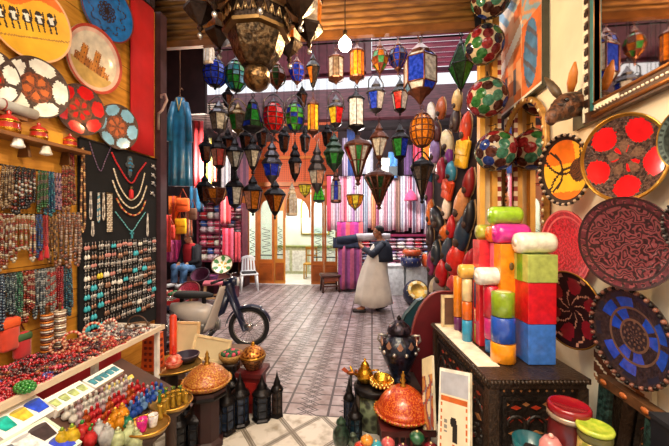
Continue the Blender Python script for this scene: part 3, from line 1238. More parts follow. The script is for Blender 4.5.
def v_necklace(name, label, ptsl, r, cols, hang=None, group=None):
    """a necklace pinned to the velvet through photo points"""
    P = [at_x(x, y, VXF) for x, y in ptsl]
    # smooth curve through the points
    C = []
    for i in range(len(P) - 1):
        p0, p1, p2, p3 = P[max(i - 1, 0)], P[i], P[i + 1], P[min(i + 2, len(P) - 1)]
        for k in range(8):
            t = k / 8
            C.append(.5 * ((2 * p1) + (-p0 + p2) * t + (2 * p0 - 5 * p1 + 4 * p2 - p3) * t * t + (-p0 + 3 * p1 - 3 * p2 + p3) * t ** 3))
    C.append(P[-1])
    org = P[0]
    root = thing(name, label, 'necklace', org, group=group)
    b = MB()
    acc, k = 0, 0
    for p, q in zip(C, C[1:]):
        L = (q - p).length
        while acc < L:
            b.ball(p + (q - p) * (acc / L) - org + Vector((r, 0, 0)), r, 6, 4, k % len(cols))
            acc += r * 1.8
            k += 1
        acc -= L
    b.build('beads', bead_mats(cols), root)
    return root


v_necklace('thin_necklace', 'thin dark chain necklace with violet stones at the top of the velvet', [(89, 142), (94, 158), (100, 171), (105, 160), (111, 146)], .0042, ['3d2a3a', '4d3446', '8a6a9a'])
nk = v_necklace('coral_necklace', 'red coral bead necklace in a deep V with a red tassel', [(111, 153), (117, 165), (130, 183), (138, 172), (145, 163)], .0085, ['c8141c', 'a80f18'])
p = at_x(130, 185, VXF) - nk.location
MB().lathe([(.006, .02), (.014, .014), (.016, .0), (.010, -.01), (.018, -.02), (.02, -.085), (.014, -.095)], 10, mf=lambda j, i: 0 if j < 3 else 1).build('tassel', [OLDBRASS, M('c01820', .7)], nk, p + Vector((.012, 0, -.03)))
v_necklace('shell_necklace', 'smaller cream shell necklace hanging under the red tassel', [(113, 169), (118, 184), (125, 196), (131, 200), (138, 194), (142, 182), (144, 173)], .007, ['e6dcc8', 'c9b79a'])
v_necklace('shell_necklace', 'larger cream bead necklace around the smaller shell one', [(112, 181), (117, 194), (124, 204), (132, 208), (140, 202), (146, 186)], .0075, ['ded2ba', 'efe6d6', 'b9a27c'])
v_necklace('amber_necklace', 'red and amber bead necklace below the cream ones', [(116, 199), (121, 208), (128, 214), (135, 215), (141, 210), (145, 200)], .0085, ['b23a1a', 'd8963a', 'e2c48a', '8a1a14'])
nk = v_necklace('turquoise_necklace', 'turquoise V necklace with a cross pendant low on the velvet', [(115, 212), (122, 221), (131, 231), (138, 222), (145, 212)], .0055, ['4fa8b0', '8ad0cc', '2a7a8a'])
MB().box((0, 0, -.04), (.01, .014, .07), 0).box((0, 0, -.03), (.01, .04, .014), 0).build('pendant', M('4a9aa8', .3), nk, at_x(131, 230, VXF) - nk.location + Vector((.01, 0, 0)))
# hand shaped pendant
p = at_x(129.5, 156, VXF)
hm = thing('hand_pendant', 'large grey and turquoise hand shaped pendant at the top of the velvet', 'pendant', p)
Th = Matrix(((0, 0, 1, 0), (1, 0, 0, 0), (0, 1, 0, 0), (0, 0, 0, 1)))
b = MB().prism([(-.02, -.12), (.02, -.12), (.034, -.08), (.03, -.035), (.02, -.005), (0, 0), (-.02, -.005), (-.03, -.035), (-.034, -.08)], 0, .008, 0, Th)
for dx in (-.014, 0, .014):
    b.prism([(dx - .006, -.19 + abs(dx) * 1.2), (dx + .006, -.19 + abs(dx) * 1.2), (dx + .007, -.1), (dx - .007, -.1)], 0, .008, 0, Th)
b.prism([(-.052, -.075), (-.03, -.06), (-.03, -.10), (-.045, -.10)], 0, .008, 0, Th).prism([(.052, -.075), (.03, -.06), (.03, -.10), (.045, -.10)], 0, .008, 0, Th)
b.build('hand', M('7f868a', .3, .7, .3, 60, bump=.5), hm)
b = MB()
for y_, z_ in ((0, -.03), (-.02, -.07), (.02, -.07), (0, -.1), (0, -.06), (-.01, -.13), (.012, -.13)):
    b.ball((.009, y_, z_), .009, 8, 5)
b.build('turquoise_stone', M('2f86b0', .25), hm)

# silver pieces pinned on the velvet
for i, (px, py) in enumerate(((153, 166), (153, 175), (153, 183), (152, 193))):
    p = at_x(px, py, VXF)
    lab = 'silver leaf brooch in the column at the alley edge of the velvet'
    if i == 0:
        br = thing('silver_brooch', lab, 'brooch', p, group='silver brooches in a column')
        MB().ball((.008, 0, 0), .016, 10, 6, 0, (.5, 1, 1)).ball((.006, -.02, -.012), .012, 8, 5, 0, (.4, 1.3, .6)).ball((.006, .022, -.02), .013, 8, 5, 0, (.4, 1.4, .7)).build('plate', SILVER, br)
        MB().tube([(.006, -.03, .014), (.006, .035, -.035)], .003, 5).build('pin', SILVER, br)
    else:
        dup(br, lab, 'silver brooches in a column', p)
STR = [(90, 192, 219, ['cfc8c0', '8a8580'], 'silver bead bracelet hanging nearest the necklace rails on the velvet'), (98, 193, 222, ['c9bfae', '4a90a8', 'd9d2c4'], 'silver and turquoise bead bracelet hanging on the velvet'),
       (103, 193, 220, ['9a8a78', 'd8d0c2'], 'brownish silver bead bracelet beside the wide bead collar'), (92, 222, 236, ['d6cfc4', 'a09a94'], 'short silver chain low on the velvet'), (147, 214, 236, ['b9b3ac', 'e6e0d8'], 'silver drop chain below the amber necklace')]
for px, pt, pb, cols, lab in STR:
    a, c = at_x(px, pt, VXF), at_x(px, pb, VXF)
    o = necklace_mesh(cols, a.z - c.z, .02, .006).build('bead_bracelet', bead_mats(cols), None, a + Vector((.006, 0, 0)), (0, 0, RAILROT))
    tag(o, lab, 'bracelet')
    MB().tube([(0, -.012, 0), (0, .012, 0)], .003, 5).build('pin', SILVER, o)
p = at_x(109, 195, VXF)
co = thing('bead_collar', 'wide flat collar of pale woven beads hanging on the velvet', 'collar', p)
b = MB()
LZ = p.z - at_x(109, 233, VXF).z
for i in range(22):
    for j in range(5):
        b.ball((.006, (j - 2) * .011, -i * LZ / 22), .0068, 5, 4, (i + j) % 3)
b.build('bead_weave', bead_mats(['c9b9a0', 'a08a72', 'ded2c0']), co)
MB().box((.004, 0, .012), (.01, .062, .014)).build('clasp', OLDBRASS, co)

# earrings in rows
EAR = [('silver', 'b9b5b0', 'silver disc earring in the rows pinned to the velvet'), ('turquoise', '3fb2c4', 'turquoise drop earring in the rows pinned to the velvet'), ('bronze', '9a7460', 'bronze drop earring in the rows pinned to the velvet'),
       ('rose', 'c0847c', 'rose stone drop earring in the rows pinned to the velvet'), ('pearl', 'e8e4dc', 'pearl white drop earring in the rows pinned to the velvet'), ('yellow', 'e2c832', 'yellow drop earring in the rows pinned to the velvet')]
ESRC = {}
for k, c, lab in EAR:
    b = MB()
    b.torus(.004, .0013, 8, 4, 1, (0, 0, 0), Matrix.Rotation(pi / 2, 4, 'Y'))
    b.tube([(.0, 0, -.004), (0, 0, -.014)], .0014, 4, 1)
    if k in ('silver', 'rose'):
        b.ball((0, 0, -.026), .0125, 8, 5, 0, (.4, 1, 1.0)).ball((0, 0, -.044), .005, 6, 4, 1)
    else:
        b.lathe([(.001, -.014), (.006, -.02), (.0105, -.034), (.008, -.044), (.001, -.048)], 8, 0)
    o = b.build('drop_earring', [M(c, .25, .5 if k in ('silver', 'bronze') else 0, .2, 30), SILVER])
    ESRC[k] = (tag(o, lab, 'earring', lab.replace('earring', 'earrings')), [0])


def earring(k, p, s):
    src, n = ESRC[k]
    if n[0] == 0:
        o = src
    else:
        o = src.copy()
        COL.objects.link(o)
    n[0] += 1
    o.location = p
    o.scale = (s,) * 3
    o.rotation_euler = (0, 0, RND.uniform(-.4, .4))


ye0, ye1 = at_x(84, 270, VXF).y, at_x(155, 270, VXF).y
zA, zB = at_x(120, 241, VXF).z, at_x(120, 312, VXF).z
rows = 9
for r_ in range(rows):
    z = zA + (zB - zA) * r_ / (rows - 1)
    y = ye0 + .01
    i = 0
    while y < ye1:
        u = (y - ye0) / (ye1 - ye0)
        q = RND.random()
        kind = 'silver' if q < .44 else 'pearl' if q < .53 else 'bronze' if q < .76 else 'rose' if q < .92 else 'turquoise'
        if u < .22 and r_ > 2 and RND.random() < .55:
            kind = 'turquoise' if RND.random() < .8 else 'yellow'
        if .35 < u < .6 and r_ < 2 and RND.random() < .5:
            kind = 'turquoise'
        zz = z + RND.uniform(-.008, .008)
        s = RND.uniform(1.05, 1.5)
        if RND.random() > .07:
            earring(kind, (VXF + .004, y, zz), s)
            earring(kind, (VXF + .004, y + .026, zz + .002), s)
        y += .063 + RND.uniform(-.004, .006)

# ---- the jewellery table
TZ = .92
tb_c = at_z(165, 325, TZ)
TX, TY = tb_c.x, tb_c.y
y0 = 1.0
tl = TY - y0
tab = thing('jewellery_table', 'long white framed stall table covered with bracelets', 'table', ((TX - 2.15) / 2, (TY + y0) / 2, 0))
tw = TX + 2.15
MB().box((0, 0, TZ - .03), (tw - .06, tl - .04, .02)).build('table_board', M('a08a74', .6), tab)
b = MB()
b.box((tw / 2 - .012, 0, TZ - .012), (.024, tl, .034))
b.build('front_rail', M('d3c0a8', .5, 0, .1, 5), tab)
MB().box((0, tl / 2 - .012, TZ - .012), (tw - .03, .024, .034)).build('end_rail', M('d8cabb', .5), tab)
for yy in (tl / 2 - .014, tl / 2 - .62, -tl / 2 + .3):
    MB().box((tw / 2 - .06, yy, (TZ - .03) / 2), (.03, .03, TZ - .03)).build('leg', WHITEPAINT, tab)
for yy in (tl / 2 - .014, -tl / 2 + .1):
    MB().box((-tw / 2 + .03, yy, (TZ - .03) / 2), (.03, .03, TZ - .03)).build('leg', WHITEPAINT, tab)
sk = MB()
sk.slab(lambda u, v: (-.12 + .01 * sin(u * 40), (u - .5) * (tl - .1), .42 + v * .46), 60, 3, .008, mf=lambda i, j: 1 if 18 < i < 22 else 0)
sk.build('cloth_skirt', [M('c22732', .8, 0, .2, 6), M('d07a2c', .8)], tab)

# bracelets heaped on the table
def bracelet(cols, R, r, lab, n=None):
    b = MB()
    n = n or max(10, int(2 * pi * R / (r * 1.8)))
    for i in range(n):
        t = 2 * pi * i / n
        b.ball((R * cos(t), R * sin(t), 0), r, 6, 4, i % len(cols))
    o = b.build('bead_bracelet', bead_mats(cols))
    return tag(o, lab, 'bracelet', lab.replace('bracelet', 'bracelets'))


BR = {
    'red': bracelet(['9a0e18', '700a12', 'b01c22'], .036, .0085, 'red bead bracelet in the heap near the front of the jewellery table'),
    'pink': bracelet(['c02a4a', '9a1830', 'd25a6a'], .035, .0095, 'raspberry pink bead bracelet in the heap near the front of the jewellery table'),
    'blue': bracelet(['20307a', '3a4aa0', '6a5a9a'], .036, .0085, 'blue violet bead bracelet on the jewellery table'),
    'brown': bracelet(['6a3a22', 'a06a3a', '8a2a1a'], .036, .009, 'brown wooden bead bracelet on the jewellery table'),
    'dark': bracelet(['33161a', '5d1a20', '2a2024'], .037, .009, 'dark maroon bead bracelet on the jewellery table'),
    'cream': bracelet(['c8a890', '9a2a22', 'b08a70'], .037, .0095, 'cream and red bead bracelet on the jewellery table'),
    'scarlet': bracelet(['b02818', 'c06a4a', '8a1410'], .038, .010, 'scarlet coral bracelet in the heap before the velvet'),
    'silver': bracelet(['b0a8a4', '7a7070', 'd6cfc8'], .037, .0105, 'silver bead bracelet in the heap at the alley end of the table'),
    'steel': bracelet(['4a444a', '8a8084', '6a5a5a'], .037, .0095, 'dark steel bead bracelet in the heap at the alley end of the table'),
}
used = {k: 0 for k in BR}
heap = []
nx, ny = 6, 34
for iy in range(ny):
    for ix in range(nx):
        u = (iy + RND.uniform(-.3, .3)) / (ny - 1)
        u = min(1, max(0, u))
        w_ = ix / (nx - 1)
        y = y0 + .32 + u * (tl - .40)
        x = -2.09 + w_ * (TX - .06 + 2.09) + RND.uniform(-.014, .014)
        if u > .78:
            k = RND.choice(['silver', 'silver', 'steel', 'steel', 'dark', 'scarlet'])
        elif u > .50:
            k = RND.choice(['scarlet', 'cream', 'red', 'red', 'dark', 'brown', 'dark'])
        elif u > .22:
            k = RND.choice(['dark', 'brown', 'red', 'pink', 'dark', 'dark', 'red'] + (['blue'] if RND.random() < .5 else []))
        else:
            k = RND.choice(['red', 'pink', 'pink', 'red', 'dark', 'blue' if w_ < .5 else 'red'])
        heap.append((x, y, k))
for x, y, k in heap:
    src = BR[k]
    if used[k] == 0:
        o = src
    else:
        o = src.copy()
        COL.objects.link(o)
    used[k] += 1
    o.location = (x, y, TZ - .012 + RND.uniform(.0, .012))
    o.rotation_euler = (RND.uniform(-.25, .25), RND.uniform(-.3, .3), RND.uniform(0, 6))
    s = RND.uniform(.8, 1.15)
    o.scale = (s, s, s * 1.2)
# larger bangles standing up, green bunch
for px, py, R, c, lab in ((71, 338, .05, ['b83a2a', 'd8a48a'], 'big upright coral bangle on the heap in front of the velvet'), (92, 334, .055, ['c04a34', 'e2c0a4'], 'larger upright orange red bangle on the heap before the velvet'),
                          (109, 331, .045, ['e0cfc0', 'b0342a'], 'cream and red upright bangle on the heap'), (57, 341, .04, ['8a3a2a', 'c89a7a'], 'small brown upright bangle on the heap')):
    p = at_x(px, py, -1.98)
    b = MB()
    n = 26
    for i in range(n):
        t = 2 * pi * i / n
        b.ball((R * cos(t), 0, R * sin(t) + R), .010, 6, 4, i % 2)
    o = b.build('bangle', bead_mats(c), None, (p.x, p.y, TZ + .005), (-.35, 0, .5))
    tag(o, lab, 'bangle')
p = at_z(25, 387, TZ + .03)
b = MB()
for i in range(60):
    a1, h = i * 2.399, 1 - 2 * (i + .5) / 60
    rr = sqrt(1 - h * h)
    b.ball((.03 * rr * cos(a1) * 1.5, .03 * rr * sin(a1), .03 * h * .8), .009, 6, 4)
o = b.build('bead_bunch', bead_mats(['2a7a2e']), None, (p.x, p.y, TZ + .03))
tag(o, 'small bunch of green beads near the front rail of the table', 'beads')
# hoop handle at the alley end
p = at_z(154, 318, TZ + .02)
o = MB().tube([(.085 * cos(pi * i / 14), 0, .075 * sin(pi * i / 14)) for i in range(15)], .006, 6).build('basket_handle', M('4a3226', .6), None)
# the handle belongs to a shallow basket of silver bracelets
bk = thing('jewellery_basket', 'shallow wicker basket with a hoop handle at the alley end of the table', 'basket', (-1.86, 2.44, TZ - .015))
o.name = 'handle'
o.parent = bk
o.location = (0, 0, .03)
MB().lathe([(.001, .004), (.07, .004), (.085, .035), (.09, .035), (.075, 0), (.001, 0)], 18).build('bowl', M('6a4a30', .7, 0, .4, 60, bump=.6), bk)

# red felt bags and bangle sleeves behind the heap
for px, py, w, h, c, lab in ((9, 334, .10, .2, 'c83a1e', 'orange red felt bag hanging below the outer necklaces'), (22, 345, .09, .16, 'b0141c', 'crimson felt bag with a green flap behind the bracelet heap')):
    p = at_x(px, py, XL + .07)
    o = thing('felt_bag', lab, 'bag', (p.x, p.y, p.z - h / 2))
    MB().rbox((0, 0, h / 2), (.05, w, h), .02).build('pouch', M(c, .8, sheen=.3), o)
    MB().rbox((.012, 0, h * .82), (.035, w * 1.02, h * .3), .014).build('flap', M('3a5a34' if px > 15 else 'd0501e', .8), o)
    MB().tube([(-.02, -w * .35, h), (-.05, 0, h + .12), (-.02, w * .35, h)], .005, 5).build('strap', M('6a2a1a', .8), o)
for px, lab, cols in ((47, 'sleeve of stacked bangles standing behind the heap under the silver necklaces', ['c0702a', '6a3a2a', 'b8b0a8']), (60, 'sleeve of pale bangles standing behind the heap near the velvet', ['c9b49a', '7a5a4a', 'e0d6cc'])):
    p = at_x(px, 335, XL + .11)
    o = thing('bangle_stand', lab, 'stand', (p.x, p.y, TZ - .018))
    MB().lathe([(.03, 0), (.03, .012), (.008, .014), (.008, .3), (.014, .305), (.001, .315)], 10).build('post', M('6a4526', .5), o)
    for k in range(16):
        MB().torus(.028, .007, 14, 6, 0, (0, 0, .022 + k * .0155)).build('bangle', M(cols[k % 3], .35, .3), o)
# ================================================================== LOWER GLASS DISPLAY
DA, DB = .044, -.46      # height of the sloping display board: z = DA + DB * x


def at_disp(px, py, lift=0.0):
    r = ray(px, py)
    t = (DA + lift - EYE) / (r.z - DB * r.x)
    return C0 + r * t


SLOPE = atan2(-DB, 1)
BXC, BW, BL = -1.455, .50, .66
db = thing('display_stand', 'low sloping display stand for coloured glass in front of the jewellery table', 'stand', (BXC, 1.25, 0))
TB = Matrix.Translation((0, 0, DA + DB * BXC - .013)) @ Matrix.Rotation(SLOPE, 4, 'Y')
MB().box((0, 0, 0), (BW / cos(SLOPE), BL, .02), 0, TB).build('board', M('4a2f24', .6, 0, .3, 5), db)
TB2 = Matrix.Translation((-.055, .58, DA + DB * (BXC - .055) - .013)) @ Matrix.Rotation(SLOPE, 4, 'Y')
MB().box((0, 0, 0), (.39 / cos(SLOPE), .5, .02), 0, TB2).build('board', M('4a2f24', .6, 0, .3, 5), db)
for sx, sy in ((-.22, -.3), (.22, -.3), (.22, .3), (-.22, .8), (.12, .8)):
    h = DA + DB * (BXC + sx) - .03
    MB().box((sx, sy, h / 2), (.035, .035, h)).build('leg', M('4a2f1d', .6), db)

WCARD = M('efece6', .5, 0, .05, 5)
MINT = M('c2dcc6', .5, 0, .1, 5)
TUMB = {'blue': '2347c8', 'yellow': 'd8b43c', 'teal': '18a89a', 'black': '3a2c2c', 'clear': 'd4d8de', 'slate': '5a6a7a', 'cobalt': '2a3fc0', 'lime': '9fc44a', 'amber': 'd8982a', 'sky': '3f7f90', 'pale': 'a8b878'}


def gift_box(label, tl, tr_, br, bl, prints, edge, face, lift=.045, th=.04):
    """a flat gift box lying on the slope; prints = (u, v, width, colour) of the tea glasses printed on its lid"""
    P = [at_disp(*c, lift) for c in (bl, br, tr_, tl)]
    xa = (P[1] - P[0] + P[2] - P[3])
    L = xa.length / 2
    xa.normalize()
    ya = (P[3] - P[0] + P[2] - P[1])
    w = ya.length / 2
    na = xa.cross(ya).normalized()
    ya = na.cross(xa)
    c = (P[0] + P[1] + P[2] + P[3]) / 4
    o = thing('glass_box', label, 'box', c)
    o.rotation_euler = Matrix((xa, ya, na)).transposed().to_euler()
    MB().box((0, 0, -th / 2 - .001), (L, w, th)).build('box_body', face, o)
    b = MB()
    t = .012
    b.box((0, w / 2 - t / 2, 0), (L, t, .004)).box((0, -w / 2 + t / 2, 0), (L, t, .004)).box((L / 2 - t / 2, 0, 0), (t, w - 2 * t, .004)).box((-L / 2 + t / 2, 0, 0), (t, w - 2 * t, .004))
    b.build('printed_border', edge, o)
    for (u, v, gw, col) in prints:
        x, y = (u - .5) * L, (v - .5) * w
        gh = gw * 1.15
        g = MB()
        g.prism([(x - gw * .34, y - gh / 2), (x + gw * .34, y - gh / 2), (x + gw * .5, y + gh * .42), (x - gw * .5, y + gh * .42)], 0, .0035, 0)
        g.prism([(x + gw * .5 * cos(a), y + gh * .42 + gw * .13 * sin(a)) for a in [2 * pi * q / 16 for q in range(16)]], .0, .004, 1)
        c0 = TUMB[col]
        c1 = ''.join('%02x' % min(255, int(int(c0[q:q + 2], 16) * .6 + 40)) for q in (0, 2, 4))
        g.build('printed_tea_glass', [M(c0, .35, 0, .45, 30), M(c1, .35)], o)


gift_box('white gift box printed with teal, yellow and blue tea glasses under the table rail', (-14, 420), (35, 394), (57, 409), (-4, 444),
         [(.22, .5, .068, 'teal'), (.53, .5, .066, 'yellow'), (.83, .52, .074, 'blue')], WCARD, WCARD)
gift_box('green edged gift box printed with dark, clear and blue tea glasses', (-14, 452), (52, 413), (76, 447), (8, 490),
         [(.24, .66, .07, 'slate'), (.50, .68, .075, 'clear'), (.78, .70, .08, 'black'), (.52, .22, .06, 'amber'), (.82, .24, .078, 'cobalt'), (.2, .22, .06, 'lime')], MINT, WCARD, .05)
gift_box('long white gift box printed with a row of pale green tea glasses', (46, 399), (83, 380), (91, 391), (53, 414), [(.14, .5, .042, 'pale'), (.38, .5, .042, 'pale'), (.62, .5, .042, 'pale'), (.86, .5, .042, 'pale')], WCARD, WCARD)
gift_box('long white gift box printed with a row of petrol blue tea glasses', (85, 379), (114, 364), (122, 371), (93, 390), [(.12, .5, .04, 'sky'), (.31, .5, .04, 'sky'), (.5, .5, .04, 'sky'), (.69, .5, .04, 'sky'), (.88, .5, .04, 'sky')], WCARD, WCARD)
a, c = at_disp(62, 414, .02), at_disp(124, 375, .02)
o = MB().tube([(0, 0, 0), c - a], .012, 4, 0, smooth=False).build('wooden_batten', M('5a2a1a', .5), None, a)
tag(o, 'brown wooden batten lying along the front of the long white boxes', 'batten')
a, c = at_disp(104, 391, .022), at_disp(132, 377, .022)
o = MB().tube([(0, 0, 0), c - a], .018, 4, 0, smooth=False).build('incense_box', M('d8c050', .5), None, a)
tag(o, 'slim yellow box lying beside the little glass bottles', 'box')

# little glass bottles in rows
BOT = {}


def bottle(kind, c, label, shape, stop=None):
    b = MB()
    if shape == 'round':
        pr = [(.001, 0), (.016, 0), (.023, .012), (.021, .028), (.009, .038), (.008, .05), (.011, .053)]
        top = .053
    elif shape == 'tall':
        pr = [(.001, 0), (.018, 0), (.020, .01), (.017, .05), (.013, .068), (.016, .09), (.020, .1)]
        top = .1
    elif shape == 'cup':
        pr = [(.001, 0), (.020, 0), (.022, .006), (.03, .07), (.028, .07), (.02, .012), (.001, .012)]
        top = .07
    else:
        pr = [(.001, 0), (.02, 0), (.03, .02), (.034, .045), (.022, .068), (.012, .078), (.016, .084)]
        top = .084
    root = thing('glass_bottle' if shape != 'cup' else 'tea_glass', label, 'bottle' if shape != 'cup' else 'glass')
    b.lathe(pr, 10).build('body', GLASS(c, 0, .3), root)
    if stop:
        MB().lathe([(.006, top - .004), (.008, top + .002), (.0085, top + .010), (.004, top + .016), (.001, top + .018)], 8).build('stopper', GLASS(c, 0, .2) if shape == 'round' else M(stop, .25, .5), root)
    elif shape in ('tall', 'cup'):
        MB().torus(pr[-1][0] if shape == 'tall' else .029, .002, 10, 4, 0, (0, 0, top)).build('gilt_rim', GOLD, root)
    BOT[kind] = [root, kids(root), 0, label]


bottle('clear', 'd8d4cc', 'tiny clear perfume bottle with pale stopper in the rows on the display', 'round', 'e9e4dc')
bottle('pearl', 'b89aa0', 'tiny mauve grey perfume bottle in the rows on the display', 'round', 'b9a09a')
bottle('red', 'c2242c', 'tiny red perfume bottle in the rows on the display', 'round', 'd9a437')
bottle('rust', 'b8501c', 'tiny rust orange perfume bottle in the rows on the display', 'round', 'd9a437')
bottle('blue', '2450b0', 'tiny blue perfume bottle in the rows beside the white table leg', 'round', 'b9b6b2')
bottle('skyblue', '6a94c8', 'tiny sky blue perfume bottle in the rows beside the white table leg', 'round', 'e9e4dc')
bottle('amber', 'd88a12', 'amber glass bottle with gilt stopper standing amid the perfume bottles', 'fat', 'd9a437')
bottle('gold', 'b8902a', 'tall golden tea glass standing on the brass tray', 'tall')
bottle('green', '3f8a4a', 'tall green tea glass standing on the brass tray', 'tall')
bottle('yellow', 'd8b424', 'yellow green glass bottle at the front of the display', 'fat', '8aa83a')
bottle('silver', 'b8b8b8', 'silver topped clear glass bottle at the front of the display', 'fat', 'c9c9c9')
bottle('redfat', 'b8161c', 'red glass bottle at the front of the display', 'fat', '3a8a3a')
bottle('pale', 'c2cc9a', 'pale olive glass bottle with wide shoulders at the front of the display', 'fat', 'c9c9a0')
bottle('pink', 'd8208a', 'hot pink tea glass on the rim of the brass tray', 'cup')
bottle('white', 'ece8ec', 'white frosted tea glass beside the hot pink one', 'cup')
bottle('emerald', '157a5a', 'emerald glass bottle beside the pink tea glass', 'fat', 'd9a437')


def put_bottle(kind, loc, s=1.0):
    B = BOT[kind]
    loc = Vector(loc)
    if B[2] == 0:
        o = B[0]
        o.location = loc
    else:
        if B[2] == 1:
            B[0]['group'] = 'glass ' + kind + ' pieces on the display'
        o = dup(B[0], B[3], 'glass ' + kind + ' pieces on the display', loc, None, B[1])
    B[2] += 1
    o.scale = (s * .95,) * 3
    o.rotation_euler = (0, 0, RND.uniform(0, 6))


def bottle_row(p0, p1, n, kinds, s=1.0, rowsoff=((0, 0),)):
    a, c = at_disp(*p0), at_disp(*p1)
    for i in range(n):
        q = a.lerp(c, i / max(1, n - 1))
        put_bottle(kinds[i % len(kinds)], (q.x + RND.uniform(-.003, .003), q.y + RND.uniform(-.003, .003), DA + DB * q.x + .004), s)


bottle_row((66, 420), (126, 386), 12, ['clear', 'clear', 'pearl', 'clear'], 1.0)
bottle_row((73, 423), (131, 389), 12, ['clear', 'pearl', 'clear'], 1.0)
bottle_row((80, 427), (137, 391), 12, ['pearl', 'rust', 'red', 'red'], 1.0)
bottle_row((87, 431), (143, 394), 11, ['rust', 'red', 'red', 'rust'], 1.0)
bottle_row((95, 435), (116, 419), 4, ['red', 'rust', 'red'], 1.05)
bottle_row((134, 407), (152, 393), 5, ['red', 'pearl'], 1.0)
bottle_row((126, 418), (156, 394), 7, ['blue', 'skyblue'], 1.1)
bottle_row((133, 418), (161, 395), 7, ['blue', 'blue', 'skyblue'], 1.1)
for px, py, k, s in ((115, 428, 'amber', 1.1), (122, 424, 'amber', 1.15), (119, 432, 'amber', 1.0), (109, 436, 'amber', .9), (82, 443, 'redfat', 1.1), (72, 447, 'yellow', 1.1), (90, 448, 'redfat', 1.0), (99, 441, 'silver', 1.1), (107, 447, 'silver', 1.2),
                    (92, 440, 'redfat', .8), (118, 449, 'pale', 1.1), (130, 446, 'pale', 1.3), (136, 451, 'pale', 1.2), (127, 432, 'emerald', 1.0), (62, 449, 'yellow', 1.0)):
    q = at_disp(px, py)
    put_bottle(k, (q.x, q.y, DA + DB * q.x + .006), s)
# brass trays at the alley side
def oval_tray(label, px, py, R, z, sy=.8):
    p = at_z(px, py, z)
    o = thing('brass_tray', label, 'tray', p)
    pr = [(.001, 0), (R * .9, 0), (R, .018), (R * 1.02, .018), (R * .92, -.006), (.001, -.006)]
    MB().lathe(pr, 32, 0, Matrix.Diagonal((1, sy, 1, 1)), cap=False).build('dish', M('b08a4a', .3, .75, .3, 20), o)
    MB().tube([(R * 1.01 * cos(2 * pi * i / 36), R * 1.01 * sin(2 * pi * i / 36) * sy, .018) for i in range(36)], .006, 6, 0, True).build('rolled_rim', BRASS, o)
    return o, p


tr, tp = oval_tray('oval brass tray of golden tea glasses jutting over the floor lanterns', 171, 404, .12, .66, .9)
for px, py, k in ((163, 402, 'gold'), (168, 399, 'gold'), (173, 397, 'gold'), (178, 396, 'gold'), (183, 396, 'gold'), (167, 405, 'gold'), (173, 402, 'gold'), (179, 400, 'gold'), (160, 397, 'green'), (166, 394, 'green'), (173, 393, 'green'), (180, 392, 'green'), (186, 399, 'gold')):
    q = at_z(px, py + 5, .662)
    put_bottle(k, q, .72)
tr2, tp2 = oval_tray('smaller brass tray holding the hot pink and white tea glasses', 147, 428, .11, .66, .9)
q = at_z(142, 431, .662); put_bottle('pink', q, 1.0)
q = at_z(153, 426, .662); put_bottle('white', q, .95)
q = at_z(160, 419, .662); put_bottle('gold', q, .8)
q = at_z(164, 414, .662); put_bottle('gold', q, .8)
for o_, p_, lab in ((tr, tp, 'dark stand under the tray of golden tea glasses'), (tr2, tp2, 'dark stand under the tray of pink and white glasses')):
    st = thing('tray_stand', lab, 'stand', (p_.x, p_.y, 0))
    MB().lathe([(.10, 0), (.10, .03), (.03, .05), (.03, p_.z - .08), (.09, p_.z - .03), (.09, p_.z - .007)], 12).build('pedestal', M('3a241a', .6), st)
    MB().torus(.10, .012, 18, 6, 0, (0, 0, .03)).build('foot_ring', M('2a1a14', .6), st)

# ================================================================== TAGINES, DISHES AND FRAMES BEHIND THE DISPLAY
def tagine(label, px, py_base, Rpx, z, body, knob, stand=True, squat=.58, base=None, fin=None):
    p = at_z(px, py_base, z)
    R = Rpx * mpp(p)
    o = thing('tagine', label, 'tagine', p)
    MB().lathe([(.001, 0), (R * .7, 0), (R * .95, .02), (R * 1.06, .045), (R * 1.06, .055), (R * .93, .052), (.001, .05)], 36, cap=False).build('dish', base or body, o)
    b = MB()
    hs = R * squat * 1.05
    b.lathe([(R * .96, .05), (R * .97, .06), (R * .93, .06 + hs * .14), (R * .90, .063 + hs * .15), (R * .86, .063 + hs * .30), (R * .72, .065 + hs * .54), (R * .70, .068 + hs * .55), (R * .52, .068 + hs * .76), (R * .32, .07 + hs * .92), (R * .14, .07 + hs)], 36)
    b.build('lid', body, o)
    t0 = .07 + R * 1.03 * squat
    k = fin or R * .16
    MB().lathe([(k * 1.0, t0), (k * .8, t0 + k * .4), (k * .5, t0 + k * .9), (k * .85, t0 + k * 1.6), (k * .4, t0 + k * 2.3), (k * .55, t0 + k * 2.8), (k * .2, t0 + k * 3.6), (.001, t0 + k * 4.0)], 14).build('knob', knob, o)
    tr_ = MB()
    for i in range(36):
        a = 2 * pi * i / 36
        tr_.ball((R * 1.06 * cos(a), R * 1.06 * sin(a), .05), R * .05, 6, 4)
    tr_.build('beaded_rim', knob, o)
    return o, p, R


TAGM = M('a04a16', .32, .2, .5, 95, bump=.8, bscale=90, col2='cf9a44', tex='voronoi', coat=.4)
REDTAG = M('a82a0e', .3, .1, .5, 80, bump=.4, bscale=60, col2='d8702a', tex='voronoi', coat=.5)
o, p, R = tagine('ornate orange tagine with a brass knob between display and floor lanterns', 207, 386, 22, .46, TAGM, BRASS)
st = thing('tagine_stand', 'dark red wooden stand carrying the ornate orange tagine', 'stand', (p.x, p.y, 0))
MB().lathe([(.13, 0), (.13, .04), (.10, .06), (.10, .38), (.155, .42), (.155, p.z - .002)], 8, smooth=False).build('drum', M('2e1416', .5, 0, .4, 8), st)
MB().lathe([(.158, .40), (.165, .415), (.158, .43)], 8, smooth=False).build('band', DARK, st)
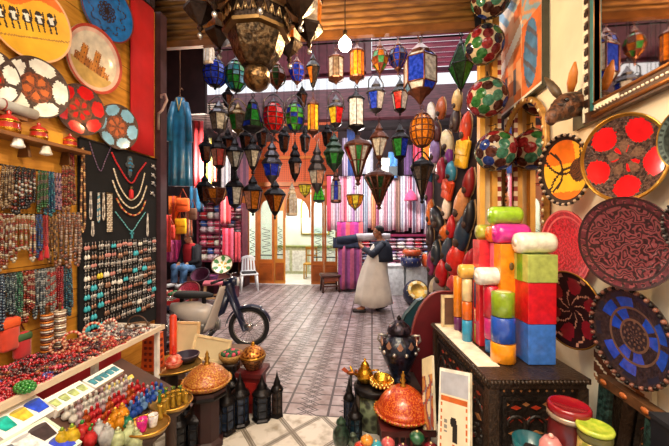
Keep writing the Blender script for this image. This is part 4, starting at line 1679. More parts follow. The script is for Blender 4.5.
# wicker tray with orange tower and small red tagine behind the table leg
wt, wp = oval_tray('round wicker tray with an orange tower and small tagine behind the table leg', 172, 366, .25, .50, .8)
stt = thing('tray_stand', 'dark stand under the wicker tray behind the table leg', 'stand', (wp.x, wp.y, 0))
MB().lathe([(.14, 0), (.14, .03), (.05, .05), (.05, .44), (.14, .47), (.14, wp.z - .007)], 12).build('pedestal', M('2a1c18', .6), stt)
MB().torus(.14, .012, 18, 6, 0, (0, 0, .03)).build('foot_ring', M('1d1412', .6), stt)
q = at_z(153, 368, .502)
s = mpp(q)
tw_ = thing('candle_tower', 'square orange pierced candle tower standing on the wicker tray', 'lantern', q)
hh = 34 * s
b = MB().box((0, 0, hh / 2), (15 * s, 15 * s, hh), taper=.86)
for i in range(5):
    for j in (-1, 1):
        b.box((j * 2.6 * s, -7.2 * s, hh * (.15 + .17 * i)), (2.4 * s, .012, 2.6 * s), 1)
        b.box((7.2 * s, j * 2.6 * s, hh * (.15 + .17 * i)), (.012, 2.4 * s, 2.6 * s), 1)
b.build('pierced_tower', [M('d8581c', .6, 0, .2, 8), M('7a2a10', .7)], tw_)
MB().box((0, 0, hh + .004), (13.6 * s, 13.6 * s, .008)).build('top_plate', M('c04a14', .6), tw_)
tagine('small pink and red tagine on the wicker tray beside the orange tower', 174, 367, 8, .502, M('d88a70', .35, 0, .4, 30, col2='c03a24', coat=.4), M('c8281c', .3), fin=.022)
q = at_z(187, 362, .502)
dk = thing('dark_bowl', 'dark purple black bowl on the wicker tray next to the small tagine', 'bowl', q)
MB().lathe([(.001, 0), (.06, 0), (.10, .05), (.105, .07), (.098, .07), (.055, .012), (.001, .01)], 20).build('bowl', M('2a1f2c', .35), dk)
MB().torus(.102, .006, 24, 6, 0, (0, 0, .07)).build('rim', M('4a3a4c', .3), dk)
# orange post like lantern behind the leg
q = at_z(170, 350, .52)
cs = thing('orange_candle', 'tall orange red candle pillar right behind the white table leg', 'candle', (q.x - .07, q.y + .16, 0))
MB().lathe([(.05, 0), (.05, .05), (.035, .07), (.035, .80), (.02, .815), (.001, .82)], 12).build('wax', M('d83c18', .45), cs)
MB().tube([(0, 0, .815), (0, 0, .84)], .004, 5).build('wick', DARK, cs)

# cream frames on a crate
cr = thing('wooden_crate', 'low wooden crate holding the cream picture frames behind the tagine', 'crate', (-1.72, 3.35, 0))
CRW = M('6a4528', .6, 0, .3, 5)
MB().box((0, 0, .40), (.8, .3, .03)).build('top', CRW, cr)
for sx in (-.38, .38):
    MB().box((sx, 0, .19), (.03, .3, .38)).build('side_panel', CRW, cr)
for z in (.1, .28):
    MB().box((0, -.145, z), (.76, .015, .08)).build('slat', CRW, cr)


def leaning_frame(label, px, py, wpx, hpx, d, rz, lean, roll, face, edge):
    p = at_d(px, py, d)
    s = d / FPX
    w, h = wpx * s, hpx * s
    o = thing('framed_canvas', label, 'frame', p)
    o.rotation_euler = (Matrix.Rotation(rz, 3, 'Z') @ Matrix.Rotation(-lean, 3, 'X') @ Matrix.Rotation(roll, 3, 'Y')).to_euler()
    MB().box((0, .004, 0), (w - .02, .012, h - .02)).build('backing_panel', face, o)
    b = MB()
    t = .022
    b.box((0, 0, h / 2 - t / 2), (w, .03, t)).box((0, 0, -h / 2 + t / 2), (w, .03, t)).box((-w / 2 + t / 2, 0, 0), (t, .03, h - 2 * t)).box((w / 2 - t / 2, 0, 0), (t, .03, h - 2 * t))
    b.build('frame_border', edge, o)
    return o


CRM = M('d9c49a', .55, 0, .12, 5)
leaning_frame('upright cream wooden frame standing beside the orange candle', 187, 337, 24, 30, 3.42, .15, .15, .03, CRM, M('e0bd88', .5))
leaning_frame('wider cream wooden frame leaning in front of the upright one', 211, 349, 38, 23, 3.26, .1, .3, .16, CRM, M('e6cfa0', .5))
# wicker bowl with green and pink stuff beside the frames
q = at_z(231, 362, .42)
wb_ = thing('wicker_bowl', 'wicker bowl with pink and dark green flowers beside the cream frames', 'bowl', q)
MB().lathe([(.001, 0), (.07, 0), (.11, .05), (.115, .085), (.105, .085), (.065, .012), (.001, .01)], 20).build('bowl', M('a0763c', .7, 0, .4, 60, bump=.6), wb_)
b = MB()
for i in range(26):
    a = i * 2.4
    r_ = .075 * sqrt((i + 1) / 26)
    b.ball((r_ * cos(a), r_ * sin(a), .08 + .035 * (1 - r_ / .08)), .022, 6, 4, 1 if i % 3 == 0 else 0)
b.build('flowers', [M('2f5f3c', .7), M('d2526a', .7)], wb_)
bs = thing('basket_stand', 'small dark stand under the wicker bowl of flowers', 'stand', (q.x, q.y, 0))
MB().lathe([(.09, 0), (.09, .03), (.05, .05), (.05, .38), (.08, .40), (.08, q.z - .002)], 10).build('pedestal', M('2c1c16', .6), bs)
MB().torus(.09, .01, 16, 6, 0, (0, 0, .02)).build('foot_ring', DARK, bs)

# brass lidded pot on its red pedestal
q = at_d(253, 368, 3.12)
zz = q.z
pd = thing('red_pedestal', 'dark red square pedestal under the brass bound lidded pot', 'pedestal', (q.x, q.y, 0))
MB().box((0, 0, (zz - .04) / 2), (.19, .19, zz - .04)).build('body', M('6e1414', .5, 0, .3, 7), pd)
MB().box((0, 0, zz - .021), (.25, .25, .04)).build('top', M('501012', .45), pd)
MB().box((0, -.098, zz * .5), (.12, .01, zz * .5)).build('front_panel', M('8a1c18', .45), pd)
pt = thing('lidded_pot', 'round pot with brass bands and copper lid standing on the red pedestal', 'pot', (q.x, q.y, zz))
POTM = M('8a5a34', .3, .6, .5, 40, bump=.6, col2='3a2418', tex='voronoi')
MB().lathe([(.001, 0), (.07, 0), (.075, .012), (.105, .07), (.118, .10), (.11, .112)], 24).build('body', POTM, pt)
MB().lathe([(.116, .108), (.122, .114), (.122, .124), (.112, .13)], 24).build('band', BRASS, pt)
MB().lathe([(.115, .128), (.11, .15), (.075, .19), (.03, .212), (.02, .216)], 24).build('lid', M('c8843a', .3, .6, .5, 45, bump=.5, col2='6a2a14', tex='voronoi'), pt)
MB().lathe([(.022, .214), (.014, .222), (.02, .235), (.008, .248), (.001, .256)], 12).build('knob', GOLD, pt)

# ================================================================== CHEST AND WHAT STANDS ON IT
A0 = at_z(489, 379, .85)
B0 = at_z(433, 323, .85)
dirv = (B0 - A0)
dirv.z = 0
LC = dirv.length
cdir = dirv.normalized()
crz = atan2(cdir.y, cdir.x) - pi / 2
WC = .575
# chest-local frame: origin at front corner, x to the right, y back, z up
CT = Matrix.Translation((A0.x, A0.y, 0)) @ Matrix.Rotation(crz, 4, 'Z')
CHB = M('211914', .42, .15, .5, 30, bump=1.0, bscale=45)
CHL = M('35261b', .4, .2, .5, 30, bump=.8, bscale=60)
INL = M('b97a4a', .35, .1)
cst = thing('carved_chest', 'dark carved and inlaid wooden chest carrying stacked soap blocks', 'chest', (A0.x, A0.y, 0), crz)
MB().box((WC / 2, LC / 2, .42), (WC - .05, LC - .05, .80)).build('body', CHB, cst)
b = MB()
b.box((WC / 2, LC / 2, .835), (WC + .02, LC + .02, .03)).box((WC / 2, LC / 2, .805), (WC - .01, LC - .01, .03))
for i in range(26):
    b.ball((WC * (i + .5) / 26, -.012, .835), .012, 6, 4, 0)
for i in range(40):
    b.ball((-.012, LC * (i + .5) / 40, .835), .012, 6, 4, 0)
b.build('top', CHL, cst)
for x in (.028, WC - .028):
    for y in (.028, LC - .028):
        b = MB()
        b.box((x, y, .395), (.06, .06, .79))
        b.lathe([(.034, 0), (.04, .02), (.034, .04)], 10, 0, Matrix.Translation((x, y, 0)))
        b.build('corner_post', CHL, cst)

Tf = Matrix(((1, 0, 0, 0), (0, 0, -1, .03), (0, 1, 0, 0), (0, 0, 0, 1)))     # prism xy -> front face (x, z), depth -> -y
Ts = Matrix(((0, 0, -1, .03), (-1, 0, 0, 0), (0, 1, 0, 0), (0, 0, 0, 1)))    # -> side face, x = -y


def chest_face(T, L, name):
    fr = MB()
    i0, i1 = .085, L - .085
    sg = 1 if T is Tf else -1
    X = lambda v: v * sg
    def bar(x0, x1, z0, z1, d=.018, m=0, mb=fr):
        xs = sorted((X(x0), X(x1)))
        mb.prism([(xs[0], z0), (xs[1], z0), (xs[1], z1), (xs[0], z1)], -.0, d, m, T)
    bar(i0, i1, .715, .74); bar(i0, i1, .06, .085); bar(i0, i0 + .025, .085, .715); bar(i1 - .025, i1, .085, .715)
    n = 3 if L < .7 else 5
    cw = (i1 - i0 - .05) / n
    for k in range(n):
        cx = i0 + .025 + cw * (k + .5)
        pts = [(X(cx) + sg * x * .92, z + .12) for x, z in arch_poly(cw, .50, 12)]
        for zoff in (0,):
            fr.tube([T @ Vector((x, z, .008)) for x, z in pts], .011, 5)
        for q in range(8):
            fr.ball(T @ Vector((X(cx) + cw * .28 * cos(q * pi / 4), .42 + cw * .28 * sin(q * pi / 4), .004)), .016, 6, 4)
    il = fr
    for k in range(n):
        cx = i0 + .025 + cw * (k + .5)
        for (dx, z, w, h) in ((-.5, .69, .022, .02), (0, .67, .03, .022), (-.30, .60, .022, .03), (.30, .60, .022, .03), (0, .52, .045, .03), (-.42, .36, .02, .03), (.42, .36, .02, .03), (0, .30, .03, .03), (-.25, .20, .02, .02), (.25, .20, .02, .02)):
            x = X(cx + dx * cw)
            il.prism([(x - w, z), (x, z - h * .6), (x + w, z), (x, z + h * .6)], 0, .009, 1 + (int(z * 50) % 3 == 0), T)
    for k in range(int(L / .05)):
        x = X(.05 + k * .05)
        il.prism([(x - .008, .768), (x, .76), (x + .008, .768), (x, .776)], -.028, .006, 1, T)
    fr.build('carved_panel', [CHB, INL, M('a8341c', .4)], cst)


chest_face(Tf, WC, 'f')
chest_face(Ts, LC, 's')
CZ = .8505


def on_chest(px, py):
    """chest top point seen at a photo pixel"""
    return at_z(px, py, CZ)


# cloth runner along the alley edge of the top
rn = MB()
rn.box((.075, LC * .56, CZ + .0015), (.14, LC * .82, .003))
o = rn.build('lace_runner', M('e8dcc8', .8), None, (A0.x, A0.y, 0), (0, 0, crz))
tag(o, 'cream cloth runner along the alley edge of the chest top', 'runner')


def wrapped(col, **k):
    return M(col, .3, 0, .22, 22, coat=.8, bump=.45, bscale=16, **k)


def cellophane():
    return None


def block(label, px, pyb, pyt, wpx, col, z0, shape='box', dpt=None, band=None, p=None, top=None, cat='soap block', name='soap_block', rz=None):
    """a wrapped block whose base centre is seen at (px, pyb); height and width from the photo"""
    q = p if p is not None else at_z(px, pyb, z0)
    s = mpp(q)
    w, h = wpx * s * .80, (pyb - pyt) * s
    dp = dpt or w
    o = thing(name, label, cat, (q.x, q.y, z0))
    o.rotation_euler = (0, 0, crz if rz is None else rz)
    m = wrapped(col)
    if shape == 'box':
        MB().rbox((0, 0, h / 2), (w, dp, h - .001), .004, 0, None, 2, False).build('body', m, o)
        if top:
            MB().box((0, 0, h * .5), (w * 1.004, dp * .34, h * 1.003)).build('band', wrapped(top), o)
    else:
        MB().lathe([(.001, 0), (w / 2 - .004, 0), (w / 2, .004), (w / 2, h - .006), (w / 2 - .006, h - .001), (.001, h - .001)], 24).build('body', m, o)
        MB().lathe([(.001, h - .0008), (w * .36, h - .0008), (w * .34, h + .003), (.001, h + .003)], 20).build('tied_top', wrapped(top or col), o)
    return o, q, h


def stack(px, pyb, items, z0=CZ, push=0.0):
    """items: (label, py_top, width px, colour, shape, top) from the bottom up, standing on one another at one place"""
    q = at_z(px, pyb, z0)
    s = mpp(q)
    z, yb = z0 + .003, pyb
    out = []
    for (lab, pt_, wpx, col, shp, top) in items:
        o, q_, h = block(lab, px, yb, pt_, wpx, col, z, shp, None, None, Vector((q.x, q.y, z)), top)
        out.append(o)
        z += h + .0005 + (.003 if shp != 'box' else 0)
        yb = pt_
    return q, z, s


# the large stacks
q, z, s = stack(534, 360, [('cornflower blue square soap block at the bottom of the tall stack', 321, 33, '3f78d2', 'box', None),
                           ('bright red square soap block in the middle of the tall stack', 281, 34, 'd01420', 'box', None),
                           ('green and clear cellophane soap block at the top of the tall stack', 254, 36, 'a8b45a', 'box', '5f9a20')])
zt = z
def roll_(label, px, py, wpx, hpx, col, d=None, p=None, z=None, ends=None, rz=0.0):
    c = p if p is not None else at_d(px, py, d)
    s_ = mpp(c)
    L, r = wpx * s_, hpx * s_ / 2
    if z is not None:
        c = Vector((c.x, c.y, z + r))
    o = thing('sponge_roll', label, 'roll', c, crz + rz)
    b = MB()
    T = Matrix.Rotation(pi / 2, 4, 'Y')
    b.lathe([(.001, -L / 2), (r * .55, -L / 2), (r * .9, -L / 2 + r * .12), (r, -L / 2 + r * .45), (r, L / 2 - r * .45), (r * .9, L / 2 - r * .12), (r * .55, L / 2), (.001, L / 2)], 20, 0, T)
    b.build('wrapped_roll', wrapped(col), o)
    for zz in (-L / 2, L / 2):
        MB().lathe([(r * .34, zz - .003), (r * .34, zz + .003)], 12, 0, T).build('gathered_end', wrapped(ends or col), o)
    return o


roll_('fat white wrapped roll lying on top of the tall stack', 534, 243, 38, 21, 'efe6d2', p=Vector((q.x, q.y, zt)), z=zt)
stack(503, 361, [('orange round soap cake at the bottom of the round stack', 342, 29, 'ec9412', 'round', None),
                 ('royal blue round soap cake in the middle of the round stack', 317, 28, '1c4cb0', 'round', None),
                 ('olive green round soap cake on top of the round stack', 293, 27, '7f9a1c', 'round', 'd8cf8a')])
# tall orange and red boxes behind
q1, z1, s1 = stack(506, 352, [('tall orange box with a dark oval label standing behind the round stack', 244, 26, 'f08a12', 'box', None)], CZ)
o = MB().lathe([(.001, 0), (.022, 0), (.022, .003), (.001, .003)], 18, 0, Matrix.Diagonal((.7, 1.2, 1, 1)))
e = o.build('oval_label', M('6a4a1c', .5), [x for x in COL.objects if x.get('label', '').startswith('tall orange box')][0])
e.rotation_euler = (pi / 2, 0, 0)
hb = z1 - CZ
e.location = (-.01, -26 * s1 / 2 - .0, hb * .80)
q2, z2, s2 = stack(484, 344, [('tall red cellophane box standing behind the small wrapped stacks', 240, 20, 'cf2434', 'box', None)], CZ)
q2b, z2b, _ = stack(496, 349, [('tall pink box with a dark window between the red and orange boxes', 243, 11, 'e06a86', 'box', None)], CZ)
e = MB().box((0, 0, 0), (.02, .004, .12)).build('dark_window', M('3a1c3a', .3), [x for x in COL.objects if x.get('label', '').startswith('tall pink box')][0])
e.location = (0, -11 * mpp(q2b) / 2 - .001, (z2b - CZ) * .72)
roll_('magenta wrapped roll lying across the orange box', 517, 233, 34, 20, 'cf2490', p=Vector((q1.x + .03, q1.y, z1)), z=z1, rz=.1)
roll_('small orange wrapped roll lying on the pink box', 496, 236, 16, 17, 'ef6a20', p=Vector((q2b.x, q2b.y + .01, z2b)), z=z2b, rz=.1)
zz_ = z1 + 19 * s1
roll_('lime green wrapped roll lying on top of the magenta one', 504, 216, 31, 18, '8fb820', p=Vector((q1.x + .0, q1.y + .02, zz_)), z=zz_)
roll_('pale olive wrapped roll lying on the tall red box', 483, 229, 15, 15, 'a8a83a', p=Vector((q2.x, q2.y, z2)), z=z2)
# small wrapped stacks along the alley edge
SM = [
    (491, 352, [('blue round soap at the foot of the crimson stack', 339, 14, '2a6fb0', 'round', None), ('magenta wrapped soap second in the crimson stack', 318, 16, 'c02a7a', 'round', None), ('crimson wrapped soap on top of the crimson stack', 287, 18, 'c01432', 'round', None)]),
    (479, 343, [('lime wrapped soap at the foot of the navy stack', 323, 11, '9ab040', 'round', None), ('cream wrapped soap second in the navy stack', 309, 11, 'dccfa0', 'round', None), ('navy blue wrapped soap on top of the navy stack', 283, 12, '2a3560', 'round', None)]),
    (467, 341, [('turquoise wrapped soap at the foot of the ivory stack', 320, 12, '2a94c0', 'round', None), ('orange wrapped soap second in the ivory stack', 302, 12, 'dc6a1c', 'round', None), ('ivory wrapped soap on top of the ivory stack', 280, 12, 'e4cc94', 'round', None)]),
    (458, 330, [('purple wrapped soap at the foot of the outermost orange stack', 317, 10, '6a2a6a', 'round', None), ('tall orange wrapped soap on top of the outermost stack', 277, 11, 'ee8a1a', 'round', None)]),
]
tops = []
for px, pyb, its in SM:
    tops.append(stack(px, pyb, its))
q, z, s = tops[0]
roll_('white fleecy wrapped roll lying on the crimson stack', 489, 279, 30, 18, 'e6e0dc', p=Vector((q.x + .0, q.y, z)), z=z)
q, z, s = tops[1]
roll_('small blue and white wrapped roll beside the fleecy one', 475, 277, 11, 15, '2a70a8', p=Vector((q.x, q.y, z)), z=z)
q, z, s = tops[2]
roll_('golden yellow wrapped roll lying on the ivory stack', 466, 272, 17, 14, 'e2b04a', p=Vector((q.x, q.y, z)), z=z)
# small picture frame at the back end of the chest
p = at_z(449, 327, CZ)
o = thing('photo_frame', 'small cream photo frame standing at the alley corner of the chest', 'frame', p, crz)
sf_ = mpp(p)
MB().box((0, 0, 16 * sf_), (.085, .012, 32 * sf_)).build('picture', M('6a4a3a', .5), o)
b = MB()
hw, hf = .055, 32 * sf_
b.box((-hw, 0, hf / 2), (.022, .03, hf)).box((hw, 0, hf / 2), (.022, .03, hf)).box((0, 0, .011), (.11, .03, .022)).box((0, 0, hf - .011), (.11, .03, .022))
b.build('frame_border', M('e2cfa2', .5), o)

# pictures leaning on the alley side of the chest
def leaning_picture(label, corners, fn, cols, nx=40, ny=56, zb=0.0):
    """corners bl, br, tr, tl as world points; a board with a printed face made of small tiles"""
    bl, br, tr_, tl_ = [Vector(c) for c in corners]
    xa = (br - bl)
    w = xa.length
    xa.normalize()
    ya = (tl_ - bl)
    h = ya.length
    ya.normalize()
    na = xa.cross(ya).normalized()
    ya = na.cross(xa)
    o = thing('leaning_picture', label, 'picture', bl)
    o.rotation_euler = Matrix((xa, ya, na)).transposed().to_euler()
    MB().box((w / 2, h / 2, -.01), (w, h, .018)).build('board', M('d8cbb0', .6), o)
    vs, fs, ms = [], [], []
    for j in range(ny + 1):
        for i in range(nx + 1):
            vs.append((w * i / nx, h * j / ny, .0))
    for j in range(ny):
        for i in range(nx):
            k = j * (nx + 1) + i
            fs.append((k, k + 1, k + nx + 2, k + nx + 1))
            ms.append(fn((i + .5) / nx, (j + .5) / ny))
    MB().add(vs, fs, ms, False).build('printed_face', cols, o)
    return o


def d_poster(u, v):
    if u < .06 or u > .94 or v < .03:
        return 1
    if v > .74:
        return 2 if v < .96 else 1
    if .66 < v < .71 and .1 < u < .9:
        return 3
    if abs(u - .1) < .03 or abs(u - .9) < .03:
        return 3 if (v * 30) % 2 < 1.2 else 0
    if (u - .50) ** 2 / .010 + (v - .47) ** 2 / .0025 < 1 or (abs(u - .55) < .07 and .28 < v < .46):
        return 4
    if abs(u - .24) < .05 and .36 < v < .50 and (v * 40) % 2 < 1.3:
        return 5
    if .12 < v < .26 and .45 < u < .85 and (u * 12 + v * 9) % 2 < 1:
        return 3
    return 0


a, b_ = at_d(437, 466, 2.06), at_d(470, 484, 1.84)
c_, d__ = at_d(471, 392, 1.95), at_d(446, 369, 2.2)
leaning_picture('white poster with a black silhouette leaning on the side of the chest', [a, b_, c_, d__], d_poster,
                [M('e8dcc0', .6, 0, .1, 8), M('efeae0', .6), M('b4b8c4', .6, 0, .2, 9), M('c8642a', .6), M('1d1a1a', .6), M('8a8a86', .6)])


def d_card(u, v):
    k = int(3.5 + 2.2 * sin(u * 9 + 3 * sin(v * 7)) + 1.6 * sin(v * 17 + u * 5))
    if v > .72:
        return 0
    return 1 if k < 2 else 2 if k < 4 else 3 if k == 4 else 0


a, b_ = at_d(423, 430, 2.42), at_d(434, 430, 2.28)
c_, d__ = at_d(442, 381, 2.36), at_d(431, 359, 2.55)
leaning_picture('narrow painted picture leaning behind the white silhouette poster', [a, b_, c_, d__], d_card,
                [M('e2d2a8', .6, 0, .15, 8), M('c88a4a', .6), M('9a4a3a', .6), M('7a8a9a', .6)], 18, 30)
# ================================================================== RIGHT WALL
MIRROR = bpy.data.materials.new('mirror_glass')
_nt, _b = nodes(MIRROR)
_b.inputs['Metallic'].default_value = 1.0
_b.inputs['Roughness'].default_value = .03
_tc = _nt.nodes.new('ShaderNodeTexCoord')
_n = _nt.nodes.new('ShaderNodeTexNoise')
_n.inputs['Scale'].default_value = 3
_r = _nt.nodes.new('ShaderNodeValToRGB')
_r.color_ramp.elements[0].color = (.62, .52, .45, 1)
_r.color_ramp.elements[1].color = (.8, .72, .65, 1)
_nt.links.new(_tc.outputs['Object'], _n.inputs['Vector'])
_nt.links.new(_n.outputs['Fac'], _r.inputs[0])
_nt.links.new(_r.outputs[0], _b.inputs['Base Color'])


def wall_rot():
    """local X along the wall (towards the viewer), local Y up, local Z out of the shop wall"""
    return Matrix(((0, 0, -1), (-1, 0, 0), (0, 1, 0))).to_euler()


# big wall mirror, its lower alley corner at photo (583, 125)
cn = at_x(583, 125, RW - .05)
mw, mh = 1.15, 1.35
mir = thing('wall_mirror', 'large wall mirror in a dark studded frame with white inlaid edge', 'mirror', (RW - .03, cn.y, cn.z))
mir.rotation_euler = wall_rot()
fw = .11
MB().box((mw / 2, mh / 2, -.005), (mw - .1, mh - .1, .02)).build('mirror_glass', MIRROR, mir)
b = MB()
b.box((fw / 2, mh / 2, 0), (fw, mh, .04)).box((mw - fw / 2, mh / 2, 0), (fw, mh, .04)).box((mw / 2, fw / 2, 0), (mw - 2 * fw, fw, .04)).box((mw / 2, mh - fw / 2, 0), (mw - 2 * fw, fw, .04))
b.build('frame', M('4a2a18', .45, 0, .3, 20), mir)
b = MB()
for i in range(30):
    b.box((.035, .08 + i * (mh - .1) / 30, .02), (.032, .026, .014), i % 2)
for i in range(34):
    b.ball((.12 + i * (mw - .2) / 34, .06, .022), .0085, 6, 4, 0)
b.box((.012, mh / 2, .022), (.012, mh - .02, .01), 0)
b.box((.22, .075, .022), (.20, .022, .012), 0)
b.build('inlay', [M('e8dcc0', .4), M('2a1a12', .4)], mir)
b = MB()
b.box((fw - .012, mh / 2, .016), (.024, mh - .12, .03), 0)
b.build('inner_moulding', M('2f6a66', .4), mir)
b = MB()
b.tube([(fw * .9, .025, .022), (mw - .02, .025, .022)], .012, 6, 0).tube([(fw * .9, .098, .022), (mw - fw, .098, .022)], .010, 6, 0).tube([(fw * .95, .1, .022), (fw * .95, mh - .1, .022)], .007, 6, 0)
b.build('gilt_bead', M('a8682c', .35, .6), mir)

# watercolour of a town gate
y1, y0 = at_x(546, 80, RW - .03).y, at_x(499, 60, RW - .03).y
zb = at_x(545, 85, RW - .03).z
pw, ph = y0 - y1, 1.25


def d_gate(u, v):
    # u: 0 at the alley end, 1 towards the viewer; v from the bottom
    if v < .035 or v > .97 or u < .02 or u > .955:
        return 4
    if u > .60:
        e = ((u - .76) / .13) ** 2 + ((v - .30) / .24) ** 2
        if e < 1 and v < .66:
            return 1 if (u * 17 + v * 23) % 3 < 2.1 else 2
        if v > .55:
            return 5 if (u * 13 + v * 7 + sin(v * 31)) % 2 < 1.1 else 0
        return 3
    if v > .72 + .2 * (u - .3):
        return 5 if (u * 9 + v * 11) % 2 < .9 else 6
    if abs(v - .50 - .35 * (u - .4)) < .05:
        return 4
    if .1 < v < .42 and (u * 10) % 2 < .7:
        return 2 if v < .3 else 3
    return 0 if (int(u * 7) + int(v * 9)) % 3 else 3


pic = thing('painting', 'watercolour painting of a sandy town gate with a blue archway high on the wall', 'painting', (RW - .012, y0, zb))
pic.rotation_euler = wall_rot()
b = MB()
nx, ny = 64, 80
vs, fs, ms = [], [], []
for j in range(ny + 1):
    for i in range(nx + 1):
        vs.append((pw * i / nx, ph * j / ny, .0305))
for j in range(ny):
    for i in range(nx):
        k = j * (nx + 1) + i
        fs.append((k, k + 1, k + nx + 2, k + nx + 1))
        ms.append(d_gate((i + .5) / nx, (j + .5) / ny))
MB().add(vs, fs, ms).build('painted_sheet', [M('dba27c', .6, 0, .2, 6), M('4a7aa8', .6, 0, .35, 12), M('5a5a6a', .6, 0, .3, 10), M('d8743c', .6, 0, .3, 7), M('efe6da', .6, 0, .05, 6), M('8fb2c8', .6, 0, .2, 8), M('e6cdb4', .6, 0, .15, 6)], pic)
MB().box((pw / 2, ph / 2, .015), (pw, ph, .03)).build('stretcher', M('e8e2d4', .6), pic)
b = MB()
b.box((pw - .006, ph / 2, .02), (.016, ph + .02, .05)).box((pw / 2, .004, .02), (pw, .018, .05)).box((.006, ph / 2, .02), (.016, ph + .02, .05))
b.build('dark_edge', M('3a3a2c', .5), pic)

# round-headed standing mirror
am0, am1 = at_x(546, 160, RW - .05).y, at_x(501, 160, RW - .05).y
aw = am1 - am0
azt = at_x(526, 95, RW - .05).z
azb = .86
ah = azt - azb
arm = thing('arched_mirror', 'tall round-headed mirror in a gilt studded frame beside the wooden post', 'mirror', (RW - .03, am1, azb))
arm.rotation_euler = wall_rot()
Tm = Matrix.Translation((aw / 2, 0, 0))
MB().prism(arch_poly(aw - .06, ah - .03, 16), -.01, .006, 0, Tm).build('mirror_glass', MIRROR, arm)
b = MB()
pl = arch_poly(aw - .05, ah - .025, 16)
b.tube([(x, y, .005) for x, y in pl], .028, 8, 0, True, Tm)
b.build('frame', M('a87a3a', .4, .3, .35, 20), arm)
b = MB()
per = []
for (x0_, y0_), (x1_, y1_) in zip(pl[1:], pl[2:] + pl[:1]):
    L = hypot(x1_ - x0_, y1_ - y0_)
    for k in range(max(1, int(L / .045))):
        per.append((x0_ + (x1_ - x0_) * k / max(1, int(L / .045)), y0_ + (y1_ - y0_) * k / max(1, int(L / .045))))
for i, (x, y) in enumerate(per):
    b.ball((x, y, .032), .016, 6, 4, i % 2, (1, 1, .5), Tm)
b.build('studs', [M('e2d2aa', .4), M('6a2a18', .4)], arm)

# animal head carving on the wall above the orange plate
hp = at_x(560, 108, RW - .17)
s = mpp(hp)
ah_ = thing('animal_head_carving', 'brown leather covered donkey head carving mounted on the wall beside the mirror', 'carving', (RW - .005, hp.y, hp.z))
HIDE = M('6a3f24', .45, .1, .5, 25, bump=.8, bscale=60, col2='2c1810')
hd = [(-.02, 0, .02, .075), (-.08, 0, .02, .085), (-.14, -.02, 0, .088), (-.20, -.05, -.03, .075), (-.25, -.085, -.07, .055), (-.285, -.115, -.10, .05), (-.30, -.125, -.115, .03)]
rings = []
for i, (x, y, z, r) in enumerate(hd):
    nrm = Vector((-1, -.25, -.3)).normalized() if i > 1 else Vector((-1, 0, 0))
    q = nrm.cross(Vector((0, 0, 1))).normalized()
    w_ = nrm.cross(q)
    rings.append([Vector((x, y, z)) + (q * cos(2 * pi * k / 14) * r * .8 + w_ * sin(2 * pi * k / 14) * r) for k in range(14)])
MB().loft(rings).build('head', HIDE, ah_)
for sy, nm in ((.055, 'ear'), (-.055, 'ear')):
    b = MB()
    base = Vector((-.13, sy, .085))
    tip = Vector((-.16 + (.02 if sy < 0 else -.03), sy * (2.6 if sy > 0 else 2.2), .27 if sy > 0 else .25))
    b.tube([base, base.lerp(tip, .3), base.lerp(tip, .65), tip], [.018, .03, .026, .006], 8)
    b.build(nm, M('4f3a22', .5, 0, .4, 20) if sy > 0 else M('b4681c', .45, 0, .2, 9), ah_)
for sy in (.066, -.066):
    MB().ball((-.175, sy * .95 - .03, .02), .016, 8, 6).build('eye', M('120c0a', .15), ah_)
MB().box((-.012, 0, .0), (.024, .22, .26)).build('mount_board', M('5d5a44', .5, 0, .4, 12), ah_)
MB().tube([(-.215, -.125, -.02), (-.25, -.07, .0), (-.215, -.0, -.0)], .01, 6).build('bridle', M('2a1810', .5), ah_)

# painted canvas between blue plate and leaning mirror
cy1, cy0 = at_x(652, 400, RW - .03).y, at_x(594, 360, RW - .03).y
cz1, cz0 = at_x(600, 338, RW - .03).z, .55


def d_strokes(u, v):
    k = v + .35 * u
    if abs(k - .62) < .06 or abs(k - .78 + .1 * u) < .05:
        return 1
    if abs(k - .92) < .035 or abs(k - .5) < .02:
        return 2
    return 0


cv = thing('painting', 'white canvas with broad brown brush strokes below the blue inlaid plate', 'painting', (RW - .006, cy0, cz0))
cv.rotation_euler = wall_rot()
pw_, ph_ = cy0 - cy1, cz1 - cz0
vs, fs, ms = [], [], []
for j in range(41):
    for i in range(31):
        vs.append((pw_ * i / 30, ph_ * j / 40, .0255))
for j in range(40):
    for i in range(30):
        k = j * 31 + i
        fs.append((k, k + 1, k + 32, k + 31))
        ms.append(d_strokes((i + .5) / 30, (j + .5) / 40))
MB().add(vs, fs, ms).build('painted_face', [M('e9dfc8', .6, 0, .1, 6), M('5a2f1a', .5, 0, .3, 9), M('b87a48', .5, 0, .3, 9)], cv)
MB().box((pw_ / 2, ph_ / 2, .0125), (pw_, ph_, .025)).build('stretcher', M('d8c9a8', .6), cv)

# carved mirror leaning behind the jars
m0, m1 = at_x(591, 377, RW - .14), at_x(657, 412, RW - .10)
lmy0, lmy1 = m0.y, m1.y
lmz = .86
lm = thing('leaning_mirror', 'dark carved mirror standing on the floor beside the chest', 'mirror', (RW - .13, lmy0, .0))
lm.rotation_euler = (wall_rot().to_matrix() @ Matrix.Rotation(radians(-4), 3, 'X')).to_euler()
lw = lmy0 - lmy1
MB().box((lw / 2, lmz / 2, .0), (lw - .08, lmz - .1, .014)).build('mirror_glass', MIRROR, lm)
GRN = M('2d4a44', .4, .1, .6, 40, bump=.8, col2='12201e')
for x in (.035, lw - .035):
    MB().box((x, lmz / 2, 0), (.07, lmz, .05)).build('carved_stile', GRN, lm)
MB().box((lw / 2, .03, .0), (lw - .1, .06, .05)).build('bottom_rail', GRN, lm)
b = MB().box((lw / 2, lmz - .02, .004), (lw, .05, .06), 1)
for x in (.05, lw * .5, lw - .06):
    b.ball((x, lmz - .02, .034), .02, 8, 5, 0, (1.4, .8, .5))
